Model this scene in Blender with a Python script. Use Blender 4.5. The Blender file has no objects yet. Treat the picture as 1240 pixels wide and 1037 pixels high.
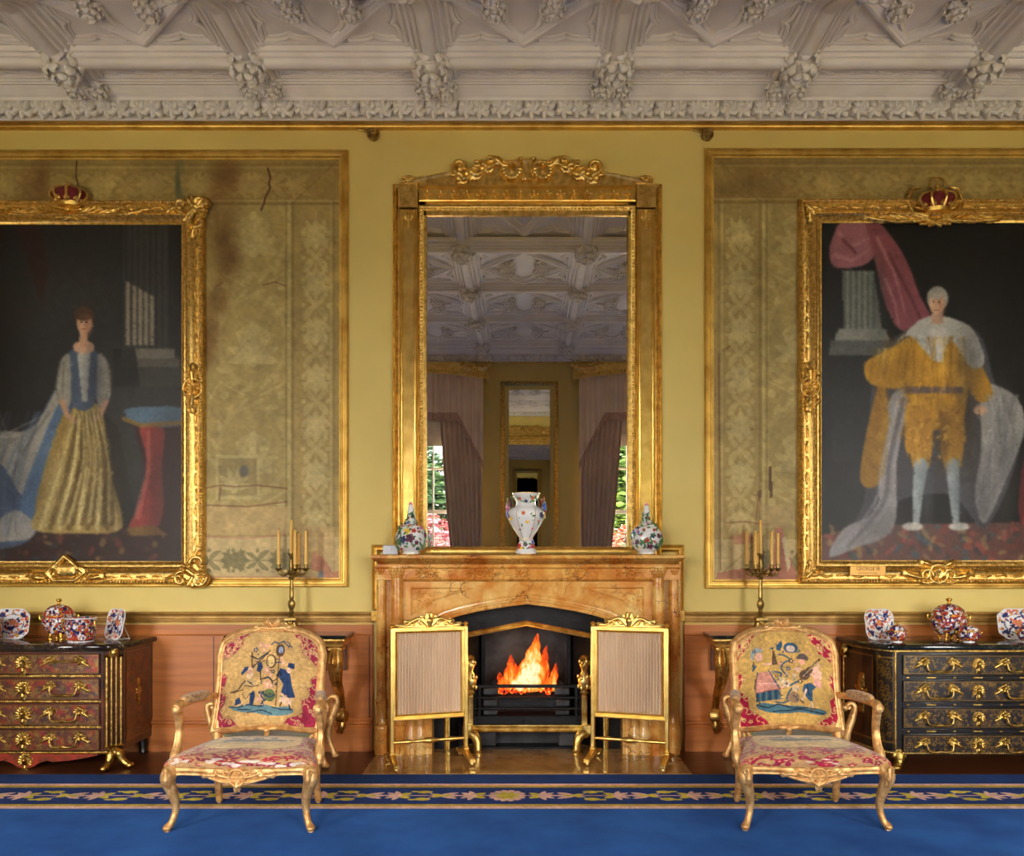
import bpy, math, random
import numpy as np
from mathutils import Vector, Matrix
PI = math.pi
rnd = random.Random(7)
SC = bpy.context.scene
COL = SC.collection
D0 = 6.33            # camera to fireplace wall, metres
CX, CY, F = 636.0, 672.0, 1000.0
HC = 1.5             # eye height
def X(px, o=0.0): return (px - CX) * (D0 - o) / F
def Z(py, o=0.0): return HC - (py - CY) * (D0 - o) / F
def P(px, py, o=0.0): return (X(px, o), -o, Z(py, o))
def lin(c):
    c = np.asarray(c, float) / 255.0
    return np.where(c <= 0.04045, c / 12.92, ((c + 0.055) / 1.055) ** 2.4)

# ------------------------------------------------------------------ materials
def _mat(name):
    m = bpy.data.materials.new(name); m.use_nodes = True
    nt = m.node_tree; nt.nodes.clear()
    out = nt.nodes.new('ShaderNodeOutputMaterial')
    return m, nt, out
def N(nt, t, **kw):
    n = nt.nodes.new(t)
    for k, v in kw.items():
        if k.startswith('_'): setattr(n, k[1:], v)
        else:
            key = k.replace('__', ' ')
            n.inputs[key].default_value = v
    return n
def L(nt, a, b): nt.links.new(a, b)
def rgba(c): 
    l = lin(c); return (float(l[0]), float(l[1]), float(l[2]), 1.0)
def coords(nt, scale=(1, 1, 1), rot=(0, 0, 0)):
    tc = N(nt, 'ShaderNodeTexCoord'); mp = N(nt, 'ShaderNodeMapping')
    mp.inputs['Scale'].default_value = scale; mp.inputs['Rotation'].default_value = rot
    L(nt, tc.outputs['Object'], mp.inputs['Vector']); return mp.outputs['Vector']
def ramp(nt, fac, stops, interp='LINEAR'):
    r = nt.nodes.new('ShaderNodeValToRGB'); r.color_ramp.interpolation = interp
    el = r.color_ramp.elements
    while len(el) < len(stops): el.new(0.5)
    for e, (p, c) in zip(el, stops): e.position = p; e.color = c
    L(nt, fac, r.inputs['Fac']); return r.outputs['Color']
def mix(nt, fac, a, b, mode='MIX'):
    n = nt.nodes.new('ShaderNodeMix'); n.data_type = 'RGBA'; n.blend_type = mode
    if isinstance(fac, (int, float)): n.inputs[0].default_value = fac
    else: L(nt, fac, n.inputs[0])
    for i, v in ((6, a), (7, b)):
        if isinstance(v, tuple): n.inputs[i].default_value = v
        else: L(nt, v, n.inputs[i])
    return n.outputs[2]
def noise(nt, vec, scale, detail=4, rough=0.55):
    n = N(nt, 'ShaderNodeTexNoise', Scale=scale, Detail=detail, Roughness=rough); L(nt, vec, n.inputs['Vector']); return n.outputs['Fac']
def bump(nt, h, strength, dist):
    b = N(nt, 'ShaderNodeBump', Strength=strength, Distance=dist); L(nt, h, b.inputs['Height']); return b.outputs['Normal']
MATS = {}
def solid(name, c, rough=0.5, metal=0.0, var=0.12, vscale=8.0, bmp=0.0, bscale=60.0, stretch=(1, 1, 1), coat=0.0, sheen=0.0, dark=None, spec=0.5):
    """Plain material whose colour wanders between two near tones."""
    if name in MATS: return MATS[name]
    m, nt, out = _mat(name)
    b = N(nt, 'ShaderNodeBsdfPrincipled', Roughness=rough, Metallic=metal)
    b.inputs['Coat Weight'].default_value = coat; b.inputs['Coat Roughness'].default_value = 0.1
    b.inputs['Sheen Weight'].default_value = sheen; b.inputs['Specular IOR Level'].default_value = spec
    v = coords(nt, stretch)
    n = noise(nt, v, vscale)
    l = lin(c)
    lo = tuple(float(x) for x in (lin(dark) if dark else l * (1 - var))) + (1,)
    hi = tuple(float(min(1, x)) for x in l * (1 + var)) + (1,)
    L(nt, ramp(nt, n, [(0.32, lo), (0.62, hi)]), b.inputs['Base Color'])
    if bmp:
        L(nt, bump(nt, noise(nt, v, bscale, 6), bmp, 0.01), b.inputs['Normal'])
    L(nt, b.outputs[0], out.inputs[0]); MATS[name] = m; return m
def attr(name, rough=0.8, metal=0.0, bmp=0.1, bscale=200.0, sheen=0.0, var=0.1, coat=0.0, stretch=(1, 1, 1), spec=0.3, metal_from_alpha=False):
    """Reads the pattern drawn into the mesh (attribute 'pattern')."""
    if name in MATS: return MATS[name]
    m, nt, out = _mat(name)
    b = N(nt, 'ShaderNodeBsdfPrincipled', Roughness=rough, Metallic=metal)
    b.inputs['Sheen Weight'].default_value = sheen; b.inputs['Coat Weight'].default_value = coat
    b.inputs['Coat Roughness'].default_value = 0.15; b.inputs['Specular IOR Level'].default_value = spec
    a = N(nt, 'ShaderNodeAttribute', _attribute_name='pattern')
    v = coords(nt, stretch)
    n = noise(nt, v, bscale * 0.35, 3)
    w = ramp(nt, n, [(0.3, (1 - var,) * 3 + (1,)), (0.7, (1 + var,) * 3 + (1,))])
    L(nt, mix(nt, 1.0, a.outputs['Color'], w, 'MULTIPLY'), b.inputs['Base Color'])
    if metal_from_alpha:
        L(nt, a.outputs['Alpha'], b.inputs['Metallic'])
    if bmp: L(nt, bump(nt, noise(nt, v, bscale, 4), bmp, 0.004), b.inputs['Normal'])
    L(nt, b.outputs[0], out.inputs[0]); MATS[name] = m; return m

# ------------------------------------------------------------------ mesh builder
class MB:
    def __init__(s): s.v = []; s.f = []; s.n = 0
    def add(s, vs, fs):
        vs = [tuple(map(float, p)) for p in vs]
        b = s.n; s.v += vs; s.n += len(vs)
        s.f += [tuple(i + b for i in f) for f in fs]; return s
    def merge(s, o, M=None):
        vs = o.v if M is None else [tuple(M @ Vector(p)) for p in o.v]
        return s.add(vs, o.f)
    def box(s, x0, x1, y0, y1, z0, z1, bev=0.0):
        x0, x1 = min(x0, x1), max(x0, x1); y0, y1 = min(y0, y1), max(y0, y1); z0, z1 = min(z0, z1), max(z0, z1)
        if bev <= 0:
            v = [(x, y, z) for z in (z0, z1) for y in (y0, y1) for x in (x0, x1)]
            return s.add(v, [(0, 2, 3, 1), (4, 5, 7, 6), (0, 1, 5, 4), (2, 6, 7, 3), (0, 4, 6, 2), (1, 3, 7, 5)])
        b = min(bev, (x1 - x0) * .49, (y1 - y0) * .49, (z1 - z0) * .49)
        def ring(z, i): 
            return [(x0 + i, y0 + b + 0 * i, z) if False else None]
        rings = []
        for z, i in ((z0, b), (z0 + b, 0), (z1 - b, 0), (z1, b)):
            c = b
            xa, xb, ya, yb = x0 + i, x1 - i, y0 + i, y1 - i
            k = c if i == 0 else 0.3 * c
            rings.append([(xa + k, ya, z), (xb - k, ya, z), (xb, ya + k, z), (xb, yb - k, z), (xb - k, yb, z), (xa + k, yb, z), (xa, yb - k, z), (xa, ya + k, z)])
        return s.loft(rings, closed=True, caps=True)
    def loft(s, rings, closed=True, caps=False, ring_closed=False):
        n = len(rings[0]); b = s.n
        for r in rings:
            s.v += [tuple(map(float, p)) for p in r]; s.n += n
        m = len(rings)
        for i in range(m if ring_closed else m - 1):
            a, c = b + i * n, b + ((i + 1) % m) * n
            for j in range(n if closed else n - 1):
                k = (j + 1) % n
                s.f.append((a + j, a + k, c + k, c + j))
        if caps and not ring_closed:
            s.f.append(tuple(b + j for j in reversed(range(n))))
            s.f.append(tuple(b + (m - 1) * n + j for j in range(n)))
        return s
    def lathe(s, prof, n=24, c=(0, 0, 0), sx=1.0, sy=1.0, mod=None):
        rings = []
        for k, (r, z) in enumerate(prof):
            ring = []
            for j in range(n):
                a = 2 * PI * j / n
                q = r * (mod(a, k / (len(prof) - 1)) if mod else 1)
                ring.append((c[0] + q * math.cos(a) * sx, c[1] + q * math.sin(a) * sy, c[2] + z))
            rings.append(ring)
        return s.loft(rings, caps=True)
    def tube(s, pts, radii, n=8, caps=True, squash=1.0, up=None, closed=False):
        pts = [Vector(p) for p in pts]; m = len(pts)
        if isinstance(radii, (int, float)): radii = [radii] * m
        T = []
        for i in range(m):
            if closed: t = pts[(i + 1) % m] - pts[i - 1]
            else: t = pts[min(i + 1, m - 1)] - pts[max(i - 1, 0)]
            T.append(t.normalized() if t.length > 1e-9 else Vector((0, 0, 1)))
        u = Vector(up) if up else (Vector((0, 0, 1)) if abs(T[0].z) < .9 else Vector((1, 0, 0)))
        rings = []
        for i in range(m):
            u = (u - T[i] * u.dot(T[i]))
            if u.length < 1e-6: u = T[i].orthogonal()
            u.normalize(); w = T[i].cross(u)
            rings.append([tuple(pts[i] + (u * math.cos(2 * PI * j / n) + w * math.sin(2 * PI * j / n) * squash) * radii[i]) for j in range(n)])
        return s.loft(rings, caps=caps, ring_closed=closed)
    def blob(s, c, r, n=10, m=7, M=None, fn=None):
        if isinstance(r, (int, float)): r = (r, r, r)
        rings = []
        for i in range(m + 1):
            th = PI * (i + 0.02) / (m + .04)
            ring = []
            for j in range(n):
                ph = 2 * PI * j / n
                d = Vector((math.sin(th) * math.cos(ph), math.sin(th) * math.sin(ph), math.cos(th)))
                k = fn(d) if fn else 1
                p = Vector((d.x * r[0], d.y * r[1], d.z * r[2])) * k
                if M is not None: p = M @ p
                ring.append((c[0] + p.x, c[1] + p.y, c[2] + p.z))
            rings.append(ring)
        return s.loft(rings[::-1], caps=True)
    def prism(s, poly, h0, h1, fn=None):
        """poly in (u,v), extruded between heights; fn(u,v,h)->xyz. default wall plane."""
        fn = fn or (lambda u, v, h: (u, -h, v))
        n = len(poly)
        v = [fn(a, b, h0) for a, b in poly] + [fn(a, b, h1) for a, b in poly]
        fs = [(i, (i + 1) % n, n + (i + 1) % n, n + i) for i in range(n)]
        fs += [tuple(reversed(range(n))), tuple(range(n, 2 * n))]
        return s.add(v, fs)
    def mould(s, pts, prof, fn=None, closed=True, caps=True):
        """Mitred moulding: prof = [(inset, height)], pts = corners in plane (u,v); inset goes to the left of travel."""
        fn = fn or (lambda u, v, h: (u, -h, v))
        n = len(pts); P2 = [Vector(p) for p in pts]
        nor = []
        for i in range(n):
            a = P2[i] - P2[i - 1] if (closed or i > 0) else P2[1] - P2[0]
            b = P2[(i + 1) % n] - P2[i] if (closed or i < n - 1) else P2[i] - P2[i - 1]
            na = Vector((-a.y, a.x)).normalized(); nb = Vector((-b.y, b.x)).normalized()
            q = na + nb
            q = q / max(q.dot(na), .2) if q.length > 1e-6 else na
            nor.append(q)
        rings = [[fn(P2[i].x + nor[i].x * u, P2[i].y + nor[i].y * u, h) for (u, h) in prof] for i in range(n)]
        return s.loft(rings, closed=False, ring_closed=closed, caps=False) if closed else s.loft(rings, closed=True, caps=caps)

ALL = []
def obj(name, mb, mat, parent=None, label=None, smooth=38, world=True, solid_shade=False):
    me = bpy.data.meshes.new(name)
    off = parent_origin(parent) if (parent is not None and world) else (0, 0, 0)
    v = np.array(mb.v, dtype=np.float32)
    if any(off): v = v - np.array(off, dtype=np.float32)
    me.from_pydata(v.tolist(), [], mb.f)
    fix_normals(me)
    if smooth:
        me.shade_smooth()
        me.set_sharp_from_angle(angle=math.radians(smooth))
    if mat: me.materials.append(mat)
    o = bpy.data.objects.new(name, me); COL.objects.link(o)
    if parent is not None: o.parent = parent
    if label: o['label'] = label
    return o
def fix_normals(me):
    import bmesh
    bm = bmesh.new(); bm.from_mesh(me)
    bmesh.ops.recalc_face_normals(bm, faces=bm.faces[:])
    bm.to_mesh(me); bm.free()
ORIG = {}
def parent_origin(p):
    return ORIG.get(p.name, (0, 0, 0))
def thing(name, label, cat, loc=(0, 0, 0), group=None, kind=None, rotz=0.0):
    o = bpy.data.objects.new(name, None); COL.objects.link(o)
    o.location = loc; o.rotation_euler = (0, 0, rotz); o.empty_display_size = 0.05
    ORIG[o.name] = tuple(loc)
    o['label'] = label; o['category'] = cat
    if group: o['group'] = group
    if kind: o['kind'] = kind
    return o
def tag(o, label, cat, group=None, kind=None):
    o['label'] = label; o['category'] = cat
    if group: o['group'] = group
    if kind: o['kind'] = kind
    return o
def child_of(o, parent):
    """Parts of a part: keep the same local frame."""
    ORIG[o.name] = ORIG.get(parent.name, (0, 0, 0)); return o
def sub(name, mb, mat, part, label=None, smooth=38, world=True):
    """Sub-part: part sits at its thing's origin, so the same offset applies."""
    root = part.parent
    ORIG[part.name] = ORIG.get(root.name, (0, 0, 0)) if root is not None else (0, 0, 0)
    return obj(name, mb, mat, part, label, smooth, world)

# ------------------------------------------------------------------ carved relief
def stroke(pts, r0, r1=None, hs=1.0, mid=None):
    r1 = r0 if r1 is None else r1; n = len(pts) - 1; out = []
    def rr(t):
        if mid is None: return r0 + (r1 - r0) * t
        return (r0 + (mid - r0) * t * 2) if t < .5 else (mid + (r1 - mid) * (t - .5) * 2)
    for i in range(n):
        out.append((pts[i][0], pts[i][1], rr(i / n), pts[i + 1][0], pts[i + 1][1], rr((i + 1) / n), hs))
    return out
def spiral(cx, cy, R, turns, a0, sgn, r0, r1, n=None, rmin=0.12):
    n = n or int(14 * abs(turns)) + 4
    return stroke([(cx + R * (1 - (1 - rmin) * t) * math.cos(a0 + sgn * 2 * PI * turns * t), cy + R * (1 - (1 - rmin) * t) * math.sin(a0 + sgn * 2 * PI * turns * t)) for t in [i / n for i in range(n + 1)]], r0, r1)
def leaf(x, y, ang, Ln, W, curl=0.0, lobes=4, hs=1.0):
    out = []; pts = []
    a = ang; px, py = x, y; n = 8
    for i in range(n + 1):
        pts.append((px, py, a)); px += math.cos(a) * Ln / n; py += math.sin(a) * Ln / n; a += curl / n
    out += stroke([p[:2] for p in pts], W * .26, W * .10, hs, mid=W * .34)
    for k in range(lobes):
        t = (k + .6) / (lobes + .4); i = min(n, int(t * n)); p = pts[i]
        l = W * (0.75 - .35 * t)
        for sg in (-1, 1):
            b = p[2] + sg * .85
            out += stroke([p[:2], (p[0] + math.cos(b) * l * .5, p[1] + math.sin(b) * l * .5), (p[0] + math.cos(b - sg * .4) * l, p[1] + math.sin(b - sg * .4) * l)], W * .24, W * .17, hs * .8)
    return out
def rosette(cx, cy, R, n=6, a0=0.0, hs=1.0):
    out = [(cx, cy, R * .3, cx + 1e-5, cy, R * .3, hs * 1.1)]
    for k in range(n):
        a = a0 + 2 * PI * k / n
        out.append((cx + R * .42 * math.cos(a), cy + R * .42 * math.sin(a), R * .2, cx + R * .72 * math.cos(a), cy + R * .72 * math.sin(a), R * .28, hs))
    return out
def dot(cx, cy, r, hs=1.0): return [(cx, cy, r, cx + 1e-6, cy, r, hs)]
def mirror_x(st, cx): return st + [(2 * cx - a, b, r, 2 * cx - c, d, q, h) for a, b, r, c, d, q, h in st]
def relief(st, cell, fn=None, mb=None):
    """Union of rounded strokes as a raised, closed-edged carving. fn(u,v,h) -> xyz."""
    fn = fn or (lambda u, v, h: (u, -h, v))
    mb = mb or MB()
    A = np.array(st, float)
    x0 = min((A[:, 0] - A[:, 2]).min(), (A[:, 3] - A[:, 5]).min()) - cell; x1 = max((A[:, 0] + A[:, 2]).max(), (A[:, 3] + A[:, 5]).max()) + cell
    y0 = min((A[:, 1] - A[:, 2]).min(), (A[:, 4] - A[:, 5]).min()) - cell; y1 = max((A[:, 1] + A[:, 2]).max(), (A[:, 4] + A[:, 5]).max()) + cell
    nx = int((x1 - x0) / cell) + 2; ny = int((y1 - y0) / cell) + 2
    gx = x0 + np.arange(nx) * cell; gy = y0 + np.arange(ny) * cell
    H = np.zeros((ny, nx))
    for a, b, r, c, d, q, hs in st:
        R = max(r, q)
        i0 = max(0, int((min(a, c) - R - x0) / cell)); i1 = min(nx, int((max(a, c) + R - x0) / cell) + 2)
        j0 = max(0, int((min(b, d) - R - y0) / cell)); j1 = min(ny, int((max(b, d) + R - y0) / cell) + 2)
        U, V = np.meshgrid(gx[i0:i1], gy[j0:j1])
        dx, dy = c - a, d - b; l2 = dx * dx + dy * dy + 1e-14
        t = np.clip(((U - a) * dx + (V - b) * dy) / l2, 0, 1)
        rr = r + (q - r) * t
        dd = (U - a - t * dx) ** 2 + (V - b - t * dy) ** 2
        h = hs * np.sqrt(np.maximum(0, rr * rr - dd))
        H[j0:j1, i0:i1] = np.maximum(H[j0:j1, i0:i1], h)
    on = H > 0
    q = on[:-1, :-1] | on[1:, :-1] | on[:-1, 1:] | on[1:, 1:]
    use = np.zeros((ny, nx), bool)
    use[:-1, :-1] |= q; use[1:, :-1] |= q; use[:-1, 1:] |= q; use[1:, 1:] |= q
    idx = -np.ones((ny, nx), int); idx[use] = np.arange(use.sum())
    jj, ii = np.nonzero(use)
    vs = [fn(gx[i], gy[j], H[j, i] - 0.0015) for j, i in zip(jj, ii)]
    qj, qi = np.nonzero(q)
    fs = [(int(idx[j, i]), int(idx[j, i + 1]), int(idx[j + 1, i + 1]), int(idx[j + 1, i])) for j, i in zip(qj, qi)]
    mb.add(vs, fs); return mb

# ------------------------------------------------------------------ drawn patterns
class Canvas:
    def __init__(s, x0, y0, x1, y1, cell, base):
        s.x0, s.y0, s.cell = x0, y0, cell
        s.nx = int(round((x1 - x0) / cell)) + 1; s.ny = int(round((y1 - y0) / cell)) + 1
        s.gx = x0 + np.arange(s.nx) * cell; s.gy = y0 + np.arange(s.ny) * cell
        s.a = np.empty((s.ny, s.nx, 4)); s.a[...] = list(base) + [0] if len(base) == 3 else base
        s.rs = np.random.RandomState(3)
    def _win(s, xa, ya, xb, yb):
        i0 = max(0, int((xa - s.x0) / s.cell) - 1); i1 = min(s.nx, int((xb - s.x0) / s.cell) + 3)
        j0 = max(0, int((ya - s.y0) / s.cell) - 1); j1 = min(s.ny, int((yb - s.y0) / s.cell) + 3)
        if i1 <= i0 or j1 <= j0: return None
        U, V = np.meshgrid(s.gx[i0:i1], s.gy[j0:j1]); return (slice(j0, j1), slice(i0, i1)), U, V
    def _put(s, sl, m, c, al):
        c = np.array(list(c) + [0] if len(c) == 3 else c, float)
        k = (m * al)[..., None]; s.a[sl] = s.a[sl] * (1 - k) + c * k
    def poly(s, pts, c, al=1.0, soft=0.0):
        p = np.array(pts, float); w = s._win(p[:, 0].min(), p[:, 1].min(), p[:, 0].max(), p[:, 1].max())
        if w is None: return s
        sl, U, V = w; ins = np.zeros(U.shape, bool); n = len(p)
        for i in range(n):
            xa, ya = p[i]; xb, yb = p[i - 1]
            if ya == yb: continue
            cnd = ((ya > V) != (yb > V)) & (U < (xb - xa) * (V - ya) / (yb - ya) + xa)
            ins ^= cnd
        s._put(sl, ins.astype(float), c, al); return s
    def ell(s, cx, cy, rx, ry, c, al=1.0, rot=0.0, soft=0.0):
        R = max(rx, ry) * (1 + soft); w = s._win(cx - R, cy - R, cx + R, cy + R)
        if w is None: return s
        sl, U, V = w; ca, sa = math.cos(rot), math.sin(rot)
        u = ((U - cx) * ca + (V - cy) * sa) / rx; v = (-(U - cx) * sa + (V - cy) * ca) / ry
        d = np.sqrt(u * u + v * v)
        m = np.clip((1 + soft - d) / (2 * soft), 0, 1) if soft else (d <= 1).astype(float)
        s._put(sl, m, c, al); return s
    def line(s, pts, w0, c, al=1.0, w1=None):
        w1 = w0 if w1 is None else w1; n = len(pts) - 1
        p = np.array(pts, float); R = max(w0, w1)
        w = s._win(p[:, 0].min() - R, p[:, 1].min() - R, p[:, 0].max() + R, p[:, 1].max() + R)
        if w is None: return s
        sl, U, V = w; M = np.zeros(U.shape)
        for i in range(n):
            a, b = p[i]; dx, dy = p[i + 1] - p[i]; l2 = dx * dx + dy * dy + 1e-12
            t = np.clip(((U - a) * dx + (V - b) * dy) / l2, 0, 1)
            rr = (w0 + (w1 - w0) * (i + t) / n) / 2
            d = np.sqrt((U - a - t * dx) ** 2 + (V - b - t * dy) ** 2)
            M = np.maximum(M, np.clip((rr - d) / s.cell + .5, 0, 1))
        s._put(sl, M, c, al); return s
    def rect(s, xa, ya, xb, yb, c, al=1.0): return s.poly([(xa, ya), (xb, ya), (xb, yb), (xa, yb)], c, al)
    def fleaf(s, x, y, ang, Ln, W, c, al=1.0, curl=0.0):
        n = 7; a = ang; px, py = x, y; l = []; r = []
        for i in range(n + 1):
            t = i / n; w = W * math.sin(PI * (t * .92 + .04)) ** .8 / 2
            l.append((px - math.sin(a) * w, py + math.cos(a) * w)); r.append((px + math.sin(a) * w, py - math.cos(a) * w))
            px += math.cos(a) * Ln / n; py += math.sin(a) * Ln / n; a += curl / n
        return s.poly(l + r[::-1], c, al)
    def flower(s, x, y, R, n, c, c2=None, al=1.0, a0=0.0):
        for k in range(n):
            a = a0 + 2 * PI * k / n
            s.ell(x + R * .55 * math.cos(a), y + R * .55 * math.sin(a), R * .48, R * .3, c, al, a)
        s.ell(x, y, R * .28, R * .28, c2 if c2 is not None else c, al); return s
    def blur(s, n=1):
        for _ in range(n):
            p = np.pad(s.a, ((1, 1), (1, 1), (0, 0)), mode='edge')
            s.a = (p[:-2, 1:-1] + p[2:, 1:-1] + p[1:-1, :-2] + p[1:-1, 2:] + 2 * p[1:-1, 1:-1]) / 6
        return s
    def brush(s, n, ln, wd, jit, r, box=None, ang=None):
        """Loose brushwork: short strokes of the paint already there, pulled along."""
        x0, y0, x1, y1 = box or (s.gx[0], s.gy[0], s.gx[-1], s.gy[-1])
        for _ in range(n):
            x, y = r.uniform(x0, x1), r.uniform(y0, y1)
            c = s.a[min(s.ny - 1, max(0, int((y - s.y0) / s.cell))), min(s.nx - 1, max(0, int((x - s.x0) / s.cell))), :3] * r.uniform(1 - jit, 1 + jit)
            a = r.uniform(0, PI) if ang is None else ang + r.gauss(0, .35)
            l = ln * r.uniform(.4, 1)
            s.line([(x - math.cos(a) * l, y - math.sin(a) * l), (x + math.cos(a) * l, y + math.sin(a) * l)], wd * r.uniform(.5, 1.2), c, .75, wd * .3)
        return s
    def grain(s, sigma, octaves=(4, 16, 64), chan=True):
        for o in octaves:
            h, w = max(2, s.ny // o + 2), max(2, s.nx // o + 2)
            g = s.rs.randn(h, w)
            yi = np.linspace(0, h - 1.001, s.ny); xi = np.linspace(0, w - 1.001, s.nx)
            y0 = yi.astype(int); x0 = xi.astype(int); fy = (yi - y0)[:, None]; fx = (xi - x0)[None]
            fy = fy * fy * (3 - 2 * fy); fx = fx * fx * (3 - 2 * fx)
            q = g[y0][:, x0] * (1 - fy) * (1 - fx) + g[y0 + 1][:, x0] * fy * (1 - fx) + g[y0][:, x0 + 1] * (1 - fy) * fx + g[y0 + 1][:, x0 + 1] * fy * fx
            s.a[..., :3] *= (1 + sigma * q)[..., None]
        return s
    def mesh(s, name, fn, mat, parent=None, label=None, keep=None, smooth=True, thick=None, world=True):
        """fn(U,V) arrays -> (x,y,z) arrays; keep(U,V) -> bool mask of faces by centre."""
        U, V = np.meshgrid(s.gx, s.gy)
        x, y, z = fn(U, V); co = np.stack([x + 0 * U, y + 0 * U, z + 0 * U], -1).reshape(-1, 3)
        off = parent_origin(parent) if (parent is not None and world) else (0, 0, 0)
        co = co - np.array(off)
        i = np.arange(s.ny * s.nx).reshape(s.ny, s.nx)
        q = np.stack([i[:-1, :-1], i[1:, :-1], i[1:, 1:], i[:-1, 1:]], -1).reshape(-1, 4)
        col = s.a.reshape(-1, 4).copy(); col[:, :3] = lin(np.clip(col[:, :3], 0, 255))
        if keep is not None:
            k = keep((U[:-1, :-1] + U[1:, 1:]) / 2, (V[:-1, :-1] + V[1:, 1:]) / 2).reshape(-1); q = q[k]
            used = np.unique(q); mp = np.zeros(len(co), int); mp[used] = np.arange(len(used)); q = mp[q]; co = co[used]; col = col[used]
        me = bpy.data.meshes.new(name)
        me.vertices.add(len(co)); me.vertices.foreach_set('co', co.astype(np.float32).ravel())
        me.loops.add(len(q) * 4); me.loops.foreach_set('vertex_index', q.astype(np.int32).ravel())
        me.polygons.add(len(q)); me.polygons.foreach_set('loop_start', np.arange(0, len(q) * 4, 4, dtype=np.int32))
        me.update(calc_edges=True); me.validate()
        at = me.attributes.new('pattern', 'FLOAT_COLOR', 'POINT'); at.data.foreach_set('color', col.astype(np.float32).ravel())
        if smooth: me.shade_smooth()
        me.materials.append(mat)
        o = bpy.data.objects.new(name, me); COL.objects.link(o)
        if parent is not None: o.parent = parent
        if label: o['label'] = label
        return o
def copy_tree(o, parent=None):
    c = o.copy(); COL.objects.link(c)
    if parent is not None: c.parent = parent
    for ch in list(o.children): copy_tree(ch, c)
    return c
def bez(p0, p1, p2, p3, n=10):
    out = []
    for i in range(n + 1):
        t = i / n; a, b, c, d = (1 - t) ** 3, 3 * t * (1 - t) ** 2, 3 * t * t * (1 - t), t ** 3
        out.append(tuple(a * p0[k] + b * p1[k] + c * p2[k] + d * p3[k] for k in range(len(p0))))
    return out
def spline(pts, n=6, closed=False):
    """Catmull-Rom through the points."""
    m = len(pts); out = []
    for i in range(m if closed else m - 1):
        if closed: q = [pts[(i + k) % m] for k in (-1, 0, 1, 2)]
        else: q = [pts[max(i - 1, 0)], pts[i], pts[i + 1], pts[min(i + 2, m - 1)]]
        for j in range(n):
            t = j / n
            out.append(tuple(.5 * (2 * b + (c - a) * t + (2 * a - 5 * b + 4 * c - d) * t * t + (3 * b - a - 3 * c + d) * t ** 3) for a, b, c, d in zip(*q)))
    if not closed: out.append(tuple(pts[-1]))
    return out
def radii(ctrl, n):
    xs = np.linspace(0, 1, len(ctrl)); return list(np.interp(np.linspace(0, 1, n), xs, ctrl))
SKY = 6.0
EXPO = 2.15
# ------------------------------------------------------------------ shared materials
GILT = solid('gilding', (238, 204, 122), 0.34, 1.0, .12, 22, .25, 90, dark=(204, 160, 80))
GILT_OLD = solid('old_gilding', (232, 194, 114), 0.34, 1.0, .12, 40, .25, 90, dark=(192, 148, 76))
GILT_BRIGHT = solid('burnished_gilding', (242, 208, 122), 0.30, 1.0, .08, 10, .15, 60, dark=(226, 184, 96))
GILT_CHAIR = solid('pale_gilding', (232, 188, 124), 0.42, 0.6, .12, 26, .3, 70, dark=(196, 136, 76))
BRASS = solid('brass', (242, 218, 140), 0.36, 1.0, .15, 10, .1, 40, dark=(176, 132, 54))
BRONZE = solid('bronze', (176, 148, 88), 0.38, 1.0, .25, 20, .2, 60, dark=(120, 94, 50))
IRON = solid('black_iron', (26, 26, 28), 0.42, 0.6, .3, 12, .3, 60)
SOOT = solid('sooty_iron', (52, 52, 55), 0.75, 0.0, .5, 5, .3, 30, dark=(22, 22, 24))
PLASTER = solid('plaster', (232, 226, 217), 0.85, 0, .03, 4, .08, 40, dark=(222, 215, 205))
PAINT = solid('yellow_paint', (220, 197, 117), 0.6, 0, .02, 1.2, .06, 25, dark=(214, 189, 107))
WOOD = solid('oak', (188, 114, 54), 0.42, 0, .08, 3.5, .08, 30, stretch=(.35, 3, 5), dark=(168, 96, 42))
DARKWOOD = solid('dark_wood', (92, 52, 30), 0.3, 0, .3, 3, .05, 30, stretch=(1, 4, 4))
WHITE = solid('white_paint', (226, 224, 218), 0.5, 0, .03)
WAX = solid('golden_wax', (236, 190, 100), 0.35, 0.0, .06, 6, dark=(222, 168, 72))
TRIMGOLD = solid('gold_paint', (220, 182, 96), 0.42, 0.8, .12, 6, .15, 50, dark=(190, 146, 66))
RAILGOLD = solid('rail_paint', (178, 138, 72), 0.5, 0.35, .15, 6, .1, 50, dark=(146, 106, 50))

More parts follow.
